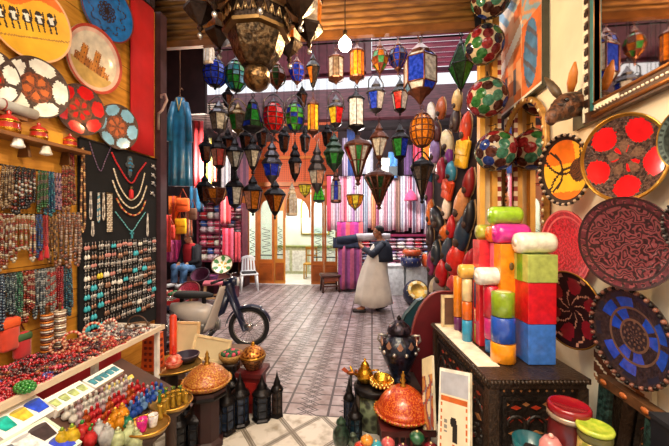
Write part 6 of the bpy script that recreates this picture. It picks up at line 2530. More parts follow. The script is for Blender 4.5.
MB().lathe([(px_(31), px_(58)), (px_(34), px_(74))], 8, smooth=False, ph=pi / 8).build('figure_band', CHD, ch_)
b = MB()
for k in range(8):
    a = k * pi / 4
    T = Matrix.Rotation(a, 4, 'Z') @ Matrix.Translation((px_(30.6), 0, px_(66)))
    for j in (-1, 0, 1):
        b.ball((px_(.0), px_(7.5 * j), 0), px_(2.5), 8, 5, 0, (.5, .8, 1.3), T)
        b.tube([T @ Vector((px_(.6), px_(7.5 * j - 3), px_(-4))), T @ Vector((px_(1.2), px_(7.5 * j), px_(5))), T @ Vector((px_(.6), px_(7.5 * j + 3), px_(-4)))], px_(.6), 5)
    b.tube([T @ Vector((px_(1.6), px_(-12), px_(8))), T @ Vector((px_(1.6), px_(12), px_(8)))], px_(1.1), 5)
b.build('embossed_pattern', M('b89a70', .3, .8), ch_)
MB().lathe([(px_(34), px_(74)), (px_(43), px_(75)), (px_(43), px_(78)), (px_(32), px_(92)), (px_(24), px_(96))], 8, smooth=False, ph=pi / 8).build('sloping_flange', M('a0764a', .35, .7, .3, 12), ch_)
MB().lathe([(px_(24), px_(95)), (px_(22), px_(120)), (px_(30), px_(130)), (px_(8), px_(160)), (.001, px_(165))], 8, smooth=False, ph=pi / 8).build('upper_drum', CHM, ch_)
MB().tube([(0, 0, px_(160)), (0, 0, px_(230))], .012, 6).build('hanging_chain', IRON, ch_)
CUPG = GLASS('c8c6b8', .0, .5)
for k in range(8):
    a = k * pi / 4 + pi / 8
    T = Matrix.Rotation(a, 4, 'Z')
    c = Vector((px_(53), 0, 0))
    arm = MB().tube([T @ Vector((px_(33), 0, px_(76))), T @ Vector((px_(45), 0, px_(70))), T @ Vector((px_(53), 0, px_(66)))], px_(1.6), 6)
    arm = arm.build('arm', CHD, ch_)
    T2 = T @ Matrix.Translation(c)
    MB().lathe([(px_(.5), px_(50)), (px_(3), px_(54)), (px_(2), px_(57)), (px_(9), px_(63)), (px_(15), px_(70)), (px_(15), px_(73))], 6, 0, T2, False).build('cup', CHD, arm)
    MB().lathe([(px_(12.5), px_(72.5)), (px_(13.5), px_(100))], 6, 0, T2, False, mf=lambda j, i: i % 2, cap=False).build('glass_shade', [CUPG, GLASS('c87a2c', .0, .5)], arm)
    MB().lathe([(px_(14.5), px_(99)), (px_(15), px_(102)), (px_(6), px_(112)), (px_(.6), px_(122))], 6, 0, T2, False).build('cap', CHD, arm)
    MB().ball((0, 0, px_(47)), px_(2.6), 8, 5, 0, (1, 1, 1.2), T2).build('drop', SILVER, arm)

# ================================================================== MOSAIC BALLS ON THE POST
SEEDS = []
N = 46
for i in range(N):
    h = 1 - 2 * (i + .5) / N
    r_ = sqrt(1 - h * h)
    SEEDS.append(Vector((r_ * cos(i * 2.39996), r_ * sin(i * 2.39996), h)))
BALLC = ['8a1820', '1d3a8a', '2a6a30', '4d2016', '17172c', '3a7a60', '6a1a1e', '3a1a14']
prev = None
for i, (px, py, rp, lab) in enumerate([(491, -2, 19, 'mosaic glass ball lamp cut by the top edge above the three others'), (484, 45, 19, 'mosaic glass ball lamp with a sea green disc before the post'),
                                       (487, 98, 19.5, 'mosaic glass ball lamp beside the top of the arched mirror'), (496, 151, 20, 'lowest mosaic glass ball lamp just above the wrapped rolls')]):
    d = 3.25
    p = at_d(px, py, d)
    R = rp * d / FPX
    o = thing('mosaic_ball_lamp', lab, 'lamp', p)
    MB().ball((0, 0, 0), R * .985, 24, 16).build('shell', M('b3a488', .5, 0, .2, 40), o)
    b = MB()
    rot = Euler((i * .7, i * .4, i * 1.3)).to_matrix()
    for k, sd in enumerate(SEEDS):
        z = rot @ sd
        x = z.orthogonal().normalized()
        y = z.cross(x)
        T = Matrix((x, y, z)).transposed().to_4x4()
        rr = .268 + .03 * ((k * 37) % 5) / 5
        pr = []
        for q in range(4):
            an = rr * (1 - q / 3.2)
            pr.append((R * 1.0 * sin(max(an, .004)), R * 1.0 * cos(an) + (0 if q else -.001)))
        b.lathe(pr, 12, (k * 5 + i * 3 + k // 4) % len(BALLC), T, False)
    b.build('glass_discs', [GLASS(c, 0, .25) for c in BALLC], o)
    MB().lathe([(R * .3, R * .93), (R * .32, R * 1.0), (R * .12, R * 1.06), (R * .05, R * 1.14)], 14).build('cap', OLDBRASS, o)
    b = MB()
    zt_ = 4.0 - p.z if i == 0 else None
    hook = Vector((at_y(487, 0, Yp).x - p.x, Yp - .05 - p.y, R * 1.5))
    MB().tube([(0, 0, R * 1.12), (0, 0, R * 1.35), hook * .6 + Vector((0, 0, R * .5)), hook], .005, 5).build('hanging_hook', IRON, o)
# ================================================================== GOODS IN THE ALLEY
def cloth(c, c2=None, sc=14):
    return M(c, .85, 0, .2, sc, sheen=.25, col2=c2)


def hanging_cloth(name, label, cat, px, py0, py1, w, d, cols, folds=3, amp=.02, group=None, stripes=0, flare=1.0, cord=None, rz=None, hook=True):
    """a cloth hung from its top edge: px centre, top and bottom pixel rows, width in pixels at depth d"""
    p, q = at_d(px, py0, d), at_d(px, py1, d)
    s = d / FPX
    W, Hh = w * s, p.z - q.z
    o = thing(name, label, cat, p, YAW if rz is None else rz, group)
    ph = RND.uniform(0, 6)
    def f(u, v):
        fl = 1 + (flare - 1) * (1 - v)
        return ((u - .5) * W * fl, amp * sin(u * folds * 2 * pi + ph) * (1.2 - .6 * v), -Hh * (1 - v))
    nu = max(10, folds * 6)
    mf = None
    if stripes and len(cols) > 1:
        mf = lambda i, j: (i * stripes // nu) % len(cols)
    MB().slab(f, nu, 5, .010, 0, None, mf).build('cloth', [cloth(c) for c in cols], o)
    if hook:
        MB().tube([(-W * .5, 0, .006), (W * .5, 0, .006)], .007, 5).build('hanger_rod', IRON, o)
    if cord:
        MB().tube([(0, 0, 0), (0, 0, cord - p.z)], .004, 4).build('hanging_cord', IRON, o)
    return o


# ---- textile stall across the alley: rail of scarves
SD = 8.75
ra, rb2 = at_d(326, 176, SD), at_d(441, 176, SD)
o = thing('hanging_rail', 'long dark rail carrying the row of striped scarves', 'rail', ((ra + rb2) / 2), YAW)
Lr = (rb2 - ra).length / 2
MB().tube([(-Lr, 0, .02), (Lr, 0, .02)], .015, 6).build('pole', DARK, o)
for sx in (-Lr * .98, Lr * .98):
    MB().tube([(sx, 0, .02), (sx, .45, .1)], .012, 5).build('wall_bracket', DARK, o)
SC = [('c8284a', 'e0607a'), ('d9a0b4', 'f0dfe4'), ('b8a8c8', 'e8dcea'), ('e4b8c8', 'a85a8a'), ('c2385a', 'e88aa2'), ('f0e6ea', 'b8b0c4'), ('8a5a9a', 'd0b0d4'), ('e8e2e4', '7a6a8a'), ('d87a9a', 'f0c4d0'), ('5a6a8a', 'c4ccd8'), ('efe9e6', 'd8a0b0'), ('b86a3a', 'e0a878'), ('6a2a4a', 'c87a9a'),
      ('f2eef0', 'c9b0c4'), ('a03a5a', 'e4c0cc'), ('8a8fa8', 'e8e8f0'), ('e89ab0', 'fbe6ec'), ('5a3a3a', 'b08a7a'), ('f0eef2', '8a90b0'), ('d8d0dc', 'b06a9a'), ('d8487a', 'f4b0c8'), ('c8c0d0', '6a6a94'), ('e8a0b8', 'f6e0e8'), ('6a7ab0', 'd0d4e8'), ('b0a0c0', 'efe8f4'), ('5a5a8a', 'b8b8d8'), ('e4d8e4', '9a5a94'), ('9a3a6a', 'e8b4d0')]
SCN = ['crimson', 'dusty pink', 'lavender grey', 'rose and plum', 'cherry red', 'pearl white', 'violet', 'white and mauve', 'candy pink', 'slate blue', 'ivory and rose', 'rust orange', 'plum', 'snow white', 'wine and blush', 'blue grey', 'baby pink', 'brown', 'white and steel blue', 'pale lilac', 'hot pink', 'silver and indigo', 'shell pink', 'periwinkle', 'lilac', 'indigo', 'white and purple', 'magenta']
n = len(SC)
for i, (c, nm) in enumerate(zip(SC, SCN)):
    px = 329 + i * 4.05
    hanging_cloth('striped_scarf', nm + ' striped scarf hanging in the long row behind the lanterns', 'scarf', px, 176, 231 + (i * 7 % 5) - (3 if i % 3 else 0), 4.3, SD - .03 * (i % 2), c, 1, .02, 'scarves hung in the long row', 5)
# darker bar and shelf of folded cloth under the scarves
SHD = 8.65
sa, sb_ = at_d(342, 237, SHD), at_d(441, 237, SHD)
shf = thing('cloth_shelves', 'dark shelving with stacks of folded cloth under the striped scarves', 'shelf', ((sa.x + sb_.x) / 2, (sa.y + sb_.y) / 2, 0), YAW)
Ls = (sb_ - sa).length
levels = [at_d(390, y, SHD).z for y in (270, 259.5, 248.5)]
topz = at_d(390, 236, SHD).z
SHM = M('7a3048', .6, 0, .3, 6)
for z in levels:
    MB().box((0, .05, z - .012), (Ls, .5, .024)).build('shelf_board', SHM, shf)
MB().box((0, .05, topz + .02), (Ls, .5, .05)).build('top_board', M('8a1f4a', .6, 0, .3, 6), shf)
for sx in (-Ls / 2, Ls / 2):
    MB().box((sx, .05, topz / 2), (.04, .5, topz)).build('side_panel', SHM, shf)
FC = ['d8486a', 'f0dfe6', '3a6ac8', 'b0b8d8', 'e888a8', '8a3a6a', 'f4eef2', 'c8202c', '6a4a8a', 'e0c0cc', '2a3a6a', 'd8a0c0', 'efe8d8', '4a90c8', 'a0305a', 'c9c0d8', '7a2a3a', 'e86a8a']
FN = ['rose', 'blush', 'royal blue', 'pale blue', 'pink', 'plum', 'white', 'scarlet', 'violet', 'shell', 'navy', 'orchid', 'cream', 'azure', 'raspberry', 'lavender', 'maroon', 'coral']


def folded_src(c):
    o = MB()
    return o


FOLD = {}


def folded(idx, w, h, dp, loc, rz, where, group):
    c, nm = FC[idx], FN[idx]
    key = (idx, where)
    lab = nm + ' folded cloth lying ' + where
    if key not in FOLD:
        root = thing('folded_cloth', lab, 'cloth', loc, rz, group + ', ' + nm)
        MB().rbox((0, 0, .5), (1, 1, 1), .28, 0, None, 2).rbox((0, -.04, .5), (1.01, .95, .12), .05, 1).build('folded_fabric', [cloth(c, None, 6), cloth('e8e0e0', None, 5)], root)
        FOLD[key] = (root, kids(root))
        root.scale = (w, dp, h)
    else:
        r, k = FOLD[key]
        o_ = dup(r, lab, group + ', ' + nm, loc, (0, 0, rz), k)
        o_.scale = (w, dp, h)


fw2 = Vector((cos(YAW), sin(YAW), 0))
k = 0
for li, z in enumerate(levels):
    nst = 11
    room = (levels[li + 1] if li + 1 < len(levels) else topz) - z - .03
    for j in range(nst):
        u = (j + .5) / nst - .5
        base = Vector(((sa.x + sb_.x) / 2, (sa.y + sb_.y) / 2, 0)) + fw2 * (u * (Ls - .1))
        zz = z + .001
        m_ = 3 if room > .24 else 2
        for q in range(m_):
            hh = (room - .01) / m_ - .002
            folded(k * 7 % 18, (Ls - .15) / nst * .93, hh, .40, (base.x, base.y, zz), YAW, ['on the bottom shelf', 'on the middle shelf', 'on the top shelf'][li] + ' under the striped scarves', 'folded cloths under the scarves')
            zz += hh + .001
            k += 1

# misc. cloths over the scarves
for (px, y0_, y1_, w, c, lab) in ((351, 128, 176, 8, ['1f3a7a'], 'dark blue cloth hanging over the scarves behind the striped lantern'), (366, 140, 174, 14, ['e8e4de', '8a8a9a'], 'white cloth with a grey motif hanging over the scarves'),
                                  (393, 152, 178, 9, ['4a86c8'], 'sky blue cloth hanging over the scarves'), (386, 158, 180, 9, ['e6e2d6'], 'cream cloth beside the sky blue one'), (417, 141, 172, 8, ['b8203a', 'd84a6a'], 'crimson cloth hanging below the orange barrel lantern'),
                                  (428, 138, 176, 10, ['e8a81c', 'd86a1c'], 'yellow and orange cloth hanging beside the crimson one'), (408, 145, 175, 8, ['5a3a6a'], 'purple cloth hanging beside the crimson one'), (345, 138, 176, 5, ['6a5a7a', 'b0a0b8'], 'mauve striped cloth at the end of the upper row'),
                                  (376, 128, 152, 7, ['2a2a3a', '5a5a6a'], 'dark grey cloth above the white one'), (437, 150, 180, 6, ['2a6a5a'], 'green cloth at the slipper end of the upper row'), (402, 128, 150, 8, ['3a2a3a'], 'black cloth high over the scarves')):
    hanging_cloth('hanging_cloth', lab, 'cloth', px, y0_, y1_, w, 8.45, c, 2, .02, None, 4, 1.0, 4.2)
p = at_d(393, 171, 8.4)
o = thing('price_board', 'small blank dark slate board hung before the scarves', 'board', p, YAW)
MB().box((0, 0, 0), (.22, .015, .24)).build('slate', M('3a4248', .5), o)
MB().tube([(-.09, 0, .12), (0, 0, .22), (.09, 0, .12)], .005, 4).tube([(0, 0, .21), (0, 0, 4.2 - p.z)], .004, 4).build('hanging_cord', IRON, o)
for px, c, lab in ((411, 'e0487a', 'hot pink tasselled cap hanging before the scarves'), (436, '8a8f98', 'grey knitted cap hanging before the scarves')):
    p = at_d(px, 196 if px != 436 else 187, 8.4)
    o = thing('knitted_cap', lab, 'cap', p, YAW)
    MB().lathe([(.17, -.12), (.18, -.10), (.15, .0), (.08, .10), (.02, .16), (.001, .17)], 14).build('cap_body', cloth(c), o)
    MB().tube([(0, 0, .16), (0, 0, 4.2 - p.z)], .005, 4).build('hanging_loop', IRON, o)
# pink roll hung behind the walker and the pattern carpet
hanging_cloth('hanging_carpet', 'pink and purple patterned carpet hanging behind the walking man', 'carpet', 350, 222, 240, 26, 8.35, ['d83a8a', 'b83a9a', 'e86a6a'], 3, .03, None, 6)
hanging_cloth('hanging_carpet', 'purple patterned carpet hanging down to the ground behind the walking man', 'carpet', 350, 246, 289, 24, 8.3, ['8a3a7a', 'a84a6a', '6a2a5a'], 3, .03, None, 8)
hanging_cloth('hanging_carpet', 'dark navy carpet edge between the pink and purple carpets', 'carpet', 347, 238, 248, 28, 8.28, ['1c2440'], 3, .02)

# white display blocks and leather poufs
for (x0_, x1_, y0_, y1_, d, lab) in ((383, 403, 266, 289, 8.0, 'white painted display block behind the walking man'), (405, 437, 267, 287, 8.0, 'white painted display block behind the stacked poufs')):
    a, b_ = at_d(x0_, y0_, d), at_d(x1_, y1_, d)
    o = thing('display_block', lab, 'block', ((a.x + b_.x) / 2, (a.y + b_.y) / 2 + .2, 0), YAW)
    MB().rbox((0, 0, a.z / 2), ((b_ - a).dot(RT), .5, a.z), .01).build('block_body', M('dfe3e6', .5), o)
    MB().box((0, 0, a.z + .008), ((b_ - a).dot(RT) + .04, .54, .016)).build('top_board', M('eceff0', .4), o)
def pouf(label, px, pyb, w, h, d, c, top, tilt=0.0, z0=None):
    s = d / FPX
    p = at_d(px, pyb, d)
    z = max(p.z, .0) if z0 is None else z0
    o = thing('leather_pouf', label, 'pouf', (p.x, p.y, z))
    if tilt:
        o.rotation_euler = (tilt, 0, YAW)
    r, hh = w * s / 2, h * s
    b = MB()
    for i in range(12):
        pass
    b.lathe([(.001, 0), (r * .72, 0), (r * .95, hh * .2), (r, hh * .5), (r * .95, hh * .8), (r * .74, hh * .93)], 24)
    b.build('leather_body', M(c, .4, 0, .3, 12, coat=.3), o)
    MB().lathe([(r * .76, hh * .97), (r * .72, hh * 1.0), (r * .45, hh * .96), (.001, hh * .95)], 24, mf=lambda j, i: (i // 2) % 2 if j == 1 else 0).build('stitched_top', [M(top, .35, 0, .3, 16, coat=.3), M('e8d8a8', .4)], o)
    st_ = MB()
    for i in range(12):
        a = 2 * pi * i / 12
        st_.tube([(r * .73 * cos(a), r * .73 * sin(a), 0), (r * 1.0 * cos(a), r * 1.0 * sin(a), hh * .5), (r * .75 * cos(a), r * .75 * sin(a), hh)], .008, 4)
    st_.build('seam', M('c8b088', .5), o)
    return o


pouf('navy leather pouf tipped to show its golden stitched top', 414, 291, 25, 18, 7.25, '141c34', 'd8a848', radians(58), .14)
zs_ = at_d(412, 268, 7.9).z
pouf('navy pouf standing on the white block behind the golden topped one', 411, 267, 21, 11, 7.95, '1c2450', '2a2a5a', 0, zs_ + .02)
pouf('orange rimmed pouf on top of the navy pouf', 412, 256, 19, 7, 7.95, 'b8481c', '2a1c2a', 0, zs_ + .025 + 11 * 7.95 / FPX)
pouf('orange and white pouf standing at the slipper end of the white blocks', 429, 267, 15, 14, 7.95, 'd8562a', 'e8e0d8', 0, zs_ + .02)

# low carved stool by the door
p = at_d(330, 291, 8.45)
p.z = 0
st = thing('wooden_stool', 'dark brown wooden stool standing before the narrow door leaf', 'stool', p, YAW + .2)
STM = M('4a261c', .5, 0, .3, 9)
MB().rbox((0, 0, .42), (.50, .42, .07), .02).build('seat', STM, st)
for sx in (-.19, .19):
    for sy in (-.15, .15):
        MB().tube([(sx, sy, .39), (sx * 1.12, sy * 1.12, 0)], [.028, .024], 7).build('leg', STM, st)
for sy in (-.16, .16):
    MB().box((0, sy, .16), (.38, .03, .04)).build('stretcher', STM, st)
MB().box((0, -.18, .33), (.36, .02, .1)).build('apron', M('7a3a24', .5), st)

# ---- slipper stall along the side of the alley
sp0, sp1 = Vector((.9, 5.4, 0)), Vector((1.36, 3.98, 0))
sdir = (sp1 - sp0).normalized()
snorm = Vector((sdir.y, -sdir.x, 0))
if snorm.dot(C0 - sp0) < 0:
    snorm = -snorm
Lb = (sp1 - sp0).length + .1
mid_ = (sp0 + sp1) / 2
zb0, zb1 = .35, 2.75
bd = thing('slipper_board', 'tall dark board covered with hanging leather slippers and bags', 'display board', (mid_.x, mid_.y, 0), atan2(sdir.y, sdir.x))
sgn_ = 1 if Vector((-sdir.y, sdir.x, 0)).dot(snorm) > 0 else -1
MB().box((0, -.02 * sgn_, (zb0 + zb1) / 2), (Lb, .04, zb1 - zb0)).build('board', M('2c1a1c', .8, 0, .4, 6), bd)
for sx in (-Lb / 2 + .03, Lb / 2 - .03):
    MB().box((sx, -.03 * sgn_, zb1 / 2), (.05, .05, zb1)).build('post', M('5a3a22', .6), bd)
MB().box((0, .06 * sgn_, zb0 + .16), (Lb, .26, .03)).build('shelf', M('5a3a22', .6), bd)


def on_board(px, py, off=.06):
    r = ray(px, py)
    o_ = sp0 + snorm * off
    t = (o_ - C0).dot(snorm) / r.dot(snorm)
    return C0 + r * t


def slipper(label, px, py, w, h, c, ang=0.0, inner='3a2418', bag=False):
    p = on_board(px, py)
    s = mpp(p)
    L, W = h * s, w * s
    o = thing('leather_slipper' if not bag else 'leather_bag', label, 'slipper' if not bag else 'bag', p)
    # local: x along board, y up, z out
    x = sdir
    z = snorm
    y = z.cross(x)
    if y.z < 0:
        x = -x
        y = z.cross(x)
    o.rotation_euler = (Matrix((x, y, z)).transposed() @ Matrix.Rotation(ang, 3, 'Z')).to_euler()
    m = M(c, .4, 0, .2, 18, coat=.25)
    if not bag:
        rings = []
        for k in range(9):
            t = k / 8
            yy = (t - .5) * L
            ww = W / 2 * (min(1, .55 + 1.6 * t) if t < .45 else (1 - ((t - .45) / .55) ** 1.6))
            if k == 8:
                ww = W * .05
            hh = W * (.34 + .30 * sin(pi * min(1, max(0, t))))
            hh = hh if k < 8 else W * .1
            rings.append([Vector((ww * cos(a), yy, max(-.2, sin(a)) * hh * .8)) for a in [2 * pi * q / 12 for q in range(12)]])
        MB().loft(rings).build('upper', m, o)
        MB().ball((0, -L * .26, W * .36), W * .3, 10, 6, 0, (.9, 1.1 * L / (W * 2.4), .55)).build('inner_sole', M(inner, .6), o)
        MB().loft([[Vector((ww_ * cos(a), yy_, -W * .16 + .006 * sin(a))) for a in [2 * pi * q / 10 for q in range(10)]] for ww_, yy_ in ((W * .2, -L * .5), (W * .42, -L * .35), (W * .48, 0), (W * .4, L * .25), (W * .04, L * .5))]).build('sole', M('a8845a', .6), o)
    else:
        MB().rbox((0, 0, .02), (W, L, .07), .03).build('pouch', m, o)
        MB().rbox((0, L * .2, .05), (W * 1.02, L * .5, .03), .012).build('flap', M(c, .35, 0, .3, 25), o)
        MB().tube([(-W * .4, L * .45, .02), (0, L * .75, .0), (W * .4, L * .45, .02)], .007, 5).build('strap', m, o)
    return o


SL = [
    (467, 127, 14, 30, 'd8421c', .2, 0, 'orange red slipper hanging topmost beside the wooden post'), (448, 141, 14, 26, 'e8d0a0', -.3, 0, 'cream slipper hanging high on the slipper board'),
    (456, 120, 12, 24, '3a2a2a', .2, 0, 'black slipper hanging highest beside the cream one'), (464, 154, 20, 28, 'e8b01c', .3, 1, 'yellow leather bag hanging below the orange red slipper'),
    (452, 171, 13, 20, '3a8aa0', .0, 0, 'teal slipper hanging below the cream one'), (449, 190, 17, 20, 'd8481c', .4, 1, 'orange leather bag hanging in the middle of the board'),
    (447, 207, 10, 24, 'efdccb', .2, 0, 'ivory slipper hanging under the orange bag'), (463, 203, 17, 38, 'cf8a56', .35, 0, 'tan slipper large and pointed hanging by the post'),
    (470, 182, 14, 30, '8a1c1c', .3, 0, 'dark red slipper hanging by the post'), (436, 150, 13, 26, '9a7ab0', .1, 0, 'lilac slipper hanging at the far upper end'),
    (437, 131, 12, 22, '5a2a2a', -.1, 0, 'brown slipper hanging at the far top of the board'), (442, 170, 12, 26, 'b0283a', .1, 0, 'crimson slipper hanging beside the teal one'),
    (438, 218, 16, 28, '1c1a20', -.5, 0, 'black slipper hanging crosswise in the middle'), (446, 232, 13, 18, 'd86a1c', .5, 0, 'small orange slipper beside the crosswise black one'),
    (464, 232, 18, 42, '24384e', .35, 0, 'navy slipper hanging low beside the post'), (452, 226, 11, 24, 'c01c24', .2, 0, 'small red slipper between black and navy ones'),
    (470, 216, 14, 34, '1a1a22', .3, 0, 'black slipper behind the navy one'), (458, 258, 22, 36, 'd8281c', .35, 0, 'bright red slipper large and low on the board'),
    (443, 272, 15, 30, 'c01a22', .2, 0, 'red slipper hanging low at the far end'), (448, 248, 12, 28, '3a4a5c', .4, 0, 'grey blue slipper above the low red one'),
    (437, 252, 12, 26, '26303c', .1, 0, 'charcoal slipper at the far end above the low red one'), (470, 262, 14, 30, 'b01c2c', .35, 0, 'crimson slipper low behind the red boxes'),
    (440, 286, 14, 22, '8a7a7a', .0, 0, 'grey slipper low at the far end'), (455, 283, 16, 24, 'c83a3a', .3, 0, 'faded red slipper low under the bright red one'), (431, 236, 10, 24, '3a2a30', .1, 0, 'dark brown slipper at the far edge of the board'),
    (442, 108, 12, 22, 'b85a2a', .1, 0, 'rust slipper at the far top above the lilac one'), (430, 190, 10, 28, 'a0406a', .1, 0, 'magenta slipper at the far edge under the lilac one'), (458, 100, 12, 22, 'd8b06a', .1, 0, 'sandy slipper at the top of the board'),
    (424, 132, 10, 24, 'c8a83a', .1, 0, 'mustard slipper at the far edge high up'), (426, 160, 10, 26, 'd8d0c8', .1, 0, 'pearl slipper at the far edge below the mustard one'), (422, 176, 9, 24, '2a6a8a', .1, 0, 'peacock blue slipper at the far edge'), (423, 212, 10, 26, 'e0702a', .1, 0, 'bright orange slipper at the far edge under the magenta one'),
    (424, 262, 10, 26, '8a2a5a', .1, 0, 'plum slipper at the far edge low down'), (426, 288, 10, 22, 'b8a890', .1, 0, 'beige slipper at the far edge lowest'), (432, 112, 10, 22, 'e8e0d0', -.2, 0, 'white slipper at the far top corner'), (450, 156, 10, 22, '7a2a7a', .2, 0, 'purple slipper between the cream and teal ones'),
]
for (px, py, w, h, c, an, bag, lab) in SL:
    px = px if px > 429 else px + 8
    slipper(lab, px, py, w, h, c, -an, '3a2418', bool(bag))

# ---- goods stall on the other side: platform, shelves, hung clothes, baskets
PLZ = .30
pa = at_d(150, 285, 7.7)
pb_ = at_d(226, 285, 7.9)
plat = thing('stall_platform', 'low dark platform of the bag and cloth stall', 'platform', ((pa.x + pb_.x) / 2, 8.35, 0))
plw = pb_.x - pa.x
MB().box((0, 0, PLZ / 2 - .02), (plw, 1.5, PLZ - .04)).build('platform_body', M('4a2a2c', .7, 0, .3, 5), plat)
MB().box((0, 0, PLZ - .02), (plw + .06, 1.56, .04)).build('platform_top', M('6a3a34', .6, 0, .3, 5), plat)
ua, ub_ = at_d(192, 240, 9.0), at_d(240, 240, 9.0)
un = thing('cloth_shelves', 'reddish shelving with folded cloths at the back of the bag stall', 'shelf', ((ua.x + ub_.x) / 2, 8.98, 0))
uw = ub_.x - ua.x
lv2 = [at_d(215, y, 9.0).z for y in (262, 247, 233, 219)]
t2z = at_d(215, 203, 9.0).z
for z in lv2:
    MB().box((0, 0, z - .012), (uw, .42, .024)).build('shelf_board', SHM, un)
MB().box((0, 0, t2z), (uw, .42, .03)).build('top_board', SHM, un)
for sx in (-uw / 2, 0, uw / 2):
    MB().box((sx, .0, (t2z + PLZ) / 2), (.03, .42, t2z - PLZ - .002)).build('side_panel', SHM, un)
k = 3
for li, z in enumerate(lv2):
    room = (lv2[li + 1] if li + 1 < len(lv2) else t2z) - z - .03
    for j in range(6):
        x = un.location.x + ((j + .5) / 6 - .5) * (uw - .06) + (.012 if j < 3 else -.012) * 0
        zz = z + .001
        for q in range(2 if j < 4 else 4):
            m_ = 2 if j < 4 else 4
            hh = room / m_ - .003
            folded([0, 1, 16, 7, 4, 9, 14, 17, 2, 12][(k * 3) % 10], (uw - .16) / 6 * .92, hh, .34, (x, 8.97, zz), 0, ['on the lowest shelf', 'on the second shelf', 'on the third shelf', 'on the uppermost shelf'][li] + ' of the bag stall', 'folded cloths of the bag stall')
            zz += hh + .001
            k += 1
CANZ = 3.98
can = thing('canopy_lattice', 'dark lattice canopy frame over the bag and cloth stall', 'canopy', (-4.1, 7.65, CANZ))
lb_ = MB()
for i in range(27):
    lb_.box((0, -1.74 + i * .11, .01), (3.0, .075, .02))
lb_.build('lattice_slats', M('2a1a1c', .7), can)
for sx in (-1.48, 1.48):
    MB().box((sx, -.28, .04), (.05, 3.0, .05)).build('side_beam', M('2a1a1c', .7), can)
    MB().tube([(sx, 1.2, .05), (sx, 1.62, .05)], .02, 6).build('wall_bracket', IRON, can)
for (px, y0_, y1_, w, c, d, lab) in (
        (161, 160, 222, 8, ['d8442a', 'e8705a'], 6.6, 'coral red scarf hanging beside the silver brooch end of the velvet'), (175, 196, 240, 12, ['e8701c', 'd84a1c'], 7.4, 'orange cloth bag hanging under the blue kaftan'),
        (198, 120, 188, 10, ['b81c24', 'd8303a'], 7.2, 'long red scarf hanging beside the blue kaftan'), (209, 138, 186, 5, ['c8c02a', '4a3a2a', 'e0d8a8'], 7.6, 'yellow and black striped scarf behind the red coach lantern'),
        (214, 150, 182, 6, ['d8d0c0', '8a3a2a'], 7.8, 'pale striped scarf behind the red coach lantern'), (197, 186, 212, 14, ['1c6a9a', '1c3a5a'], 7.6, 'blue cloth folded over a rail below the red scarf'),
        (166, 215, 252, 10, ['c82a24', 'e85a3a'], 7.0, 'red cloth hanging low beside the velvet board'), (226, 196, 224, 10, ['d84a5a', 'f09aa0', 'c8303a'], 8.3, 'pink and red striped cloth at the shelf end'),
        (228, 228, 262, 11, ['c82a4a', 'e86a8a'], 8.4, 'deep pink cloth hanging beside the door leaf'), (243, 130, 196, 12, ['3a1c34', '52283c'], 8.6, 'dark aubergine cloth hanging beside the lattice'),
        (226, 140, 190, 9, ['c8c4cc', '8a8a9c'], 8.5, 'silver grey cloth hanging behind the clear coach lantern'), (189, 200, 236, 7, ['e8c8b0', 'd87a5a'], 7.7, 'peach cloth hanging between orange bag and shelves'),
        (237, 232, 262, 7, ['a82a3a', 'd84a5a'], 8.5, 'wine red cloth against the door leaf')):
    hanging_cloth('hanging_cloth', lab, 'cloth', px, y0_, y1_, w, d, c, 2, .025, None, 4, 1.0, CANZ + .03)
for (px, py, w, h, c, d, lab) in ((181, 226, 11, 16, 'f0b81c', 7.35, 'bright yellow handbag hanging before the orange cloth'), (183, 205, 13, 14, 'e8642a', 7.3, 'orange handbag hanging above the yellow one'), (170, 232, 10, 14, 'c83a2a', 7.2, 'red handbag hanging beside the yellow one'), (193, 214, 8, 12, '6a4a3a', 7.4, 'small brown handbag hanging before the blue cloth')):
    p = at_d(px, py, d)
    s = d / FPX
    o = thing('handbag', lab, 'bag', p, YAW)
    MB().rbox((0, 0, 0), (w * s, .09, h * s), .035).build('pouch', M(c, .5, 0, .25, 9, coat=.2), o)
    MB().rbox((0, -.035, h * s * .2), (w * s * .98, .04, h * s * .5), .02).build('flap', M(c, .5, 0, .3, 14), o)
    MB().tube([(-w * s * .35, 0, h * s * .45), (0, 0, h * s * .45 + .22), (w * s * .35, 0, h * s * .45)], .012, 6).build('handle', M('8a3a1c', .5), o)
    MB().tube([(0, 0, h * s * .45 + .21), (0, 0, CANZ + .03 - p.z)], .004, 4).build('hanging_cord', IRON, o)
# rails for the hung goods
for (x0_, x1_, y, d, lab) in ((152, 206, 118, 7.3, 'dark rail over the hung clothes of the bag stall'), (204, 248, 128, 8.5, 'dark rail before the back of the bag stall')):
    a, b_ = at_d(x0_, y, d), at_d(x1_, y, d)
    o = thing('hanging_rail', lab, 'rail', (a + b_) / 2, YAW)
    L = (b_ - a).length / 2
    MB().tube([(-L, 0, 0), (L, 0, 0)], .016, 6).build('pole', DARK, o)
    for sx in (-L, L):
        MB().tube([(sx, 0, 0), (sx, 0, CANZ + .03 - a.z)], .02, 6).build('hanger', DARK, o)
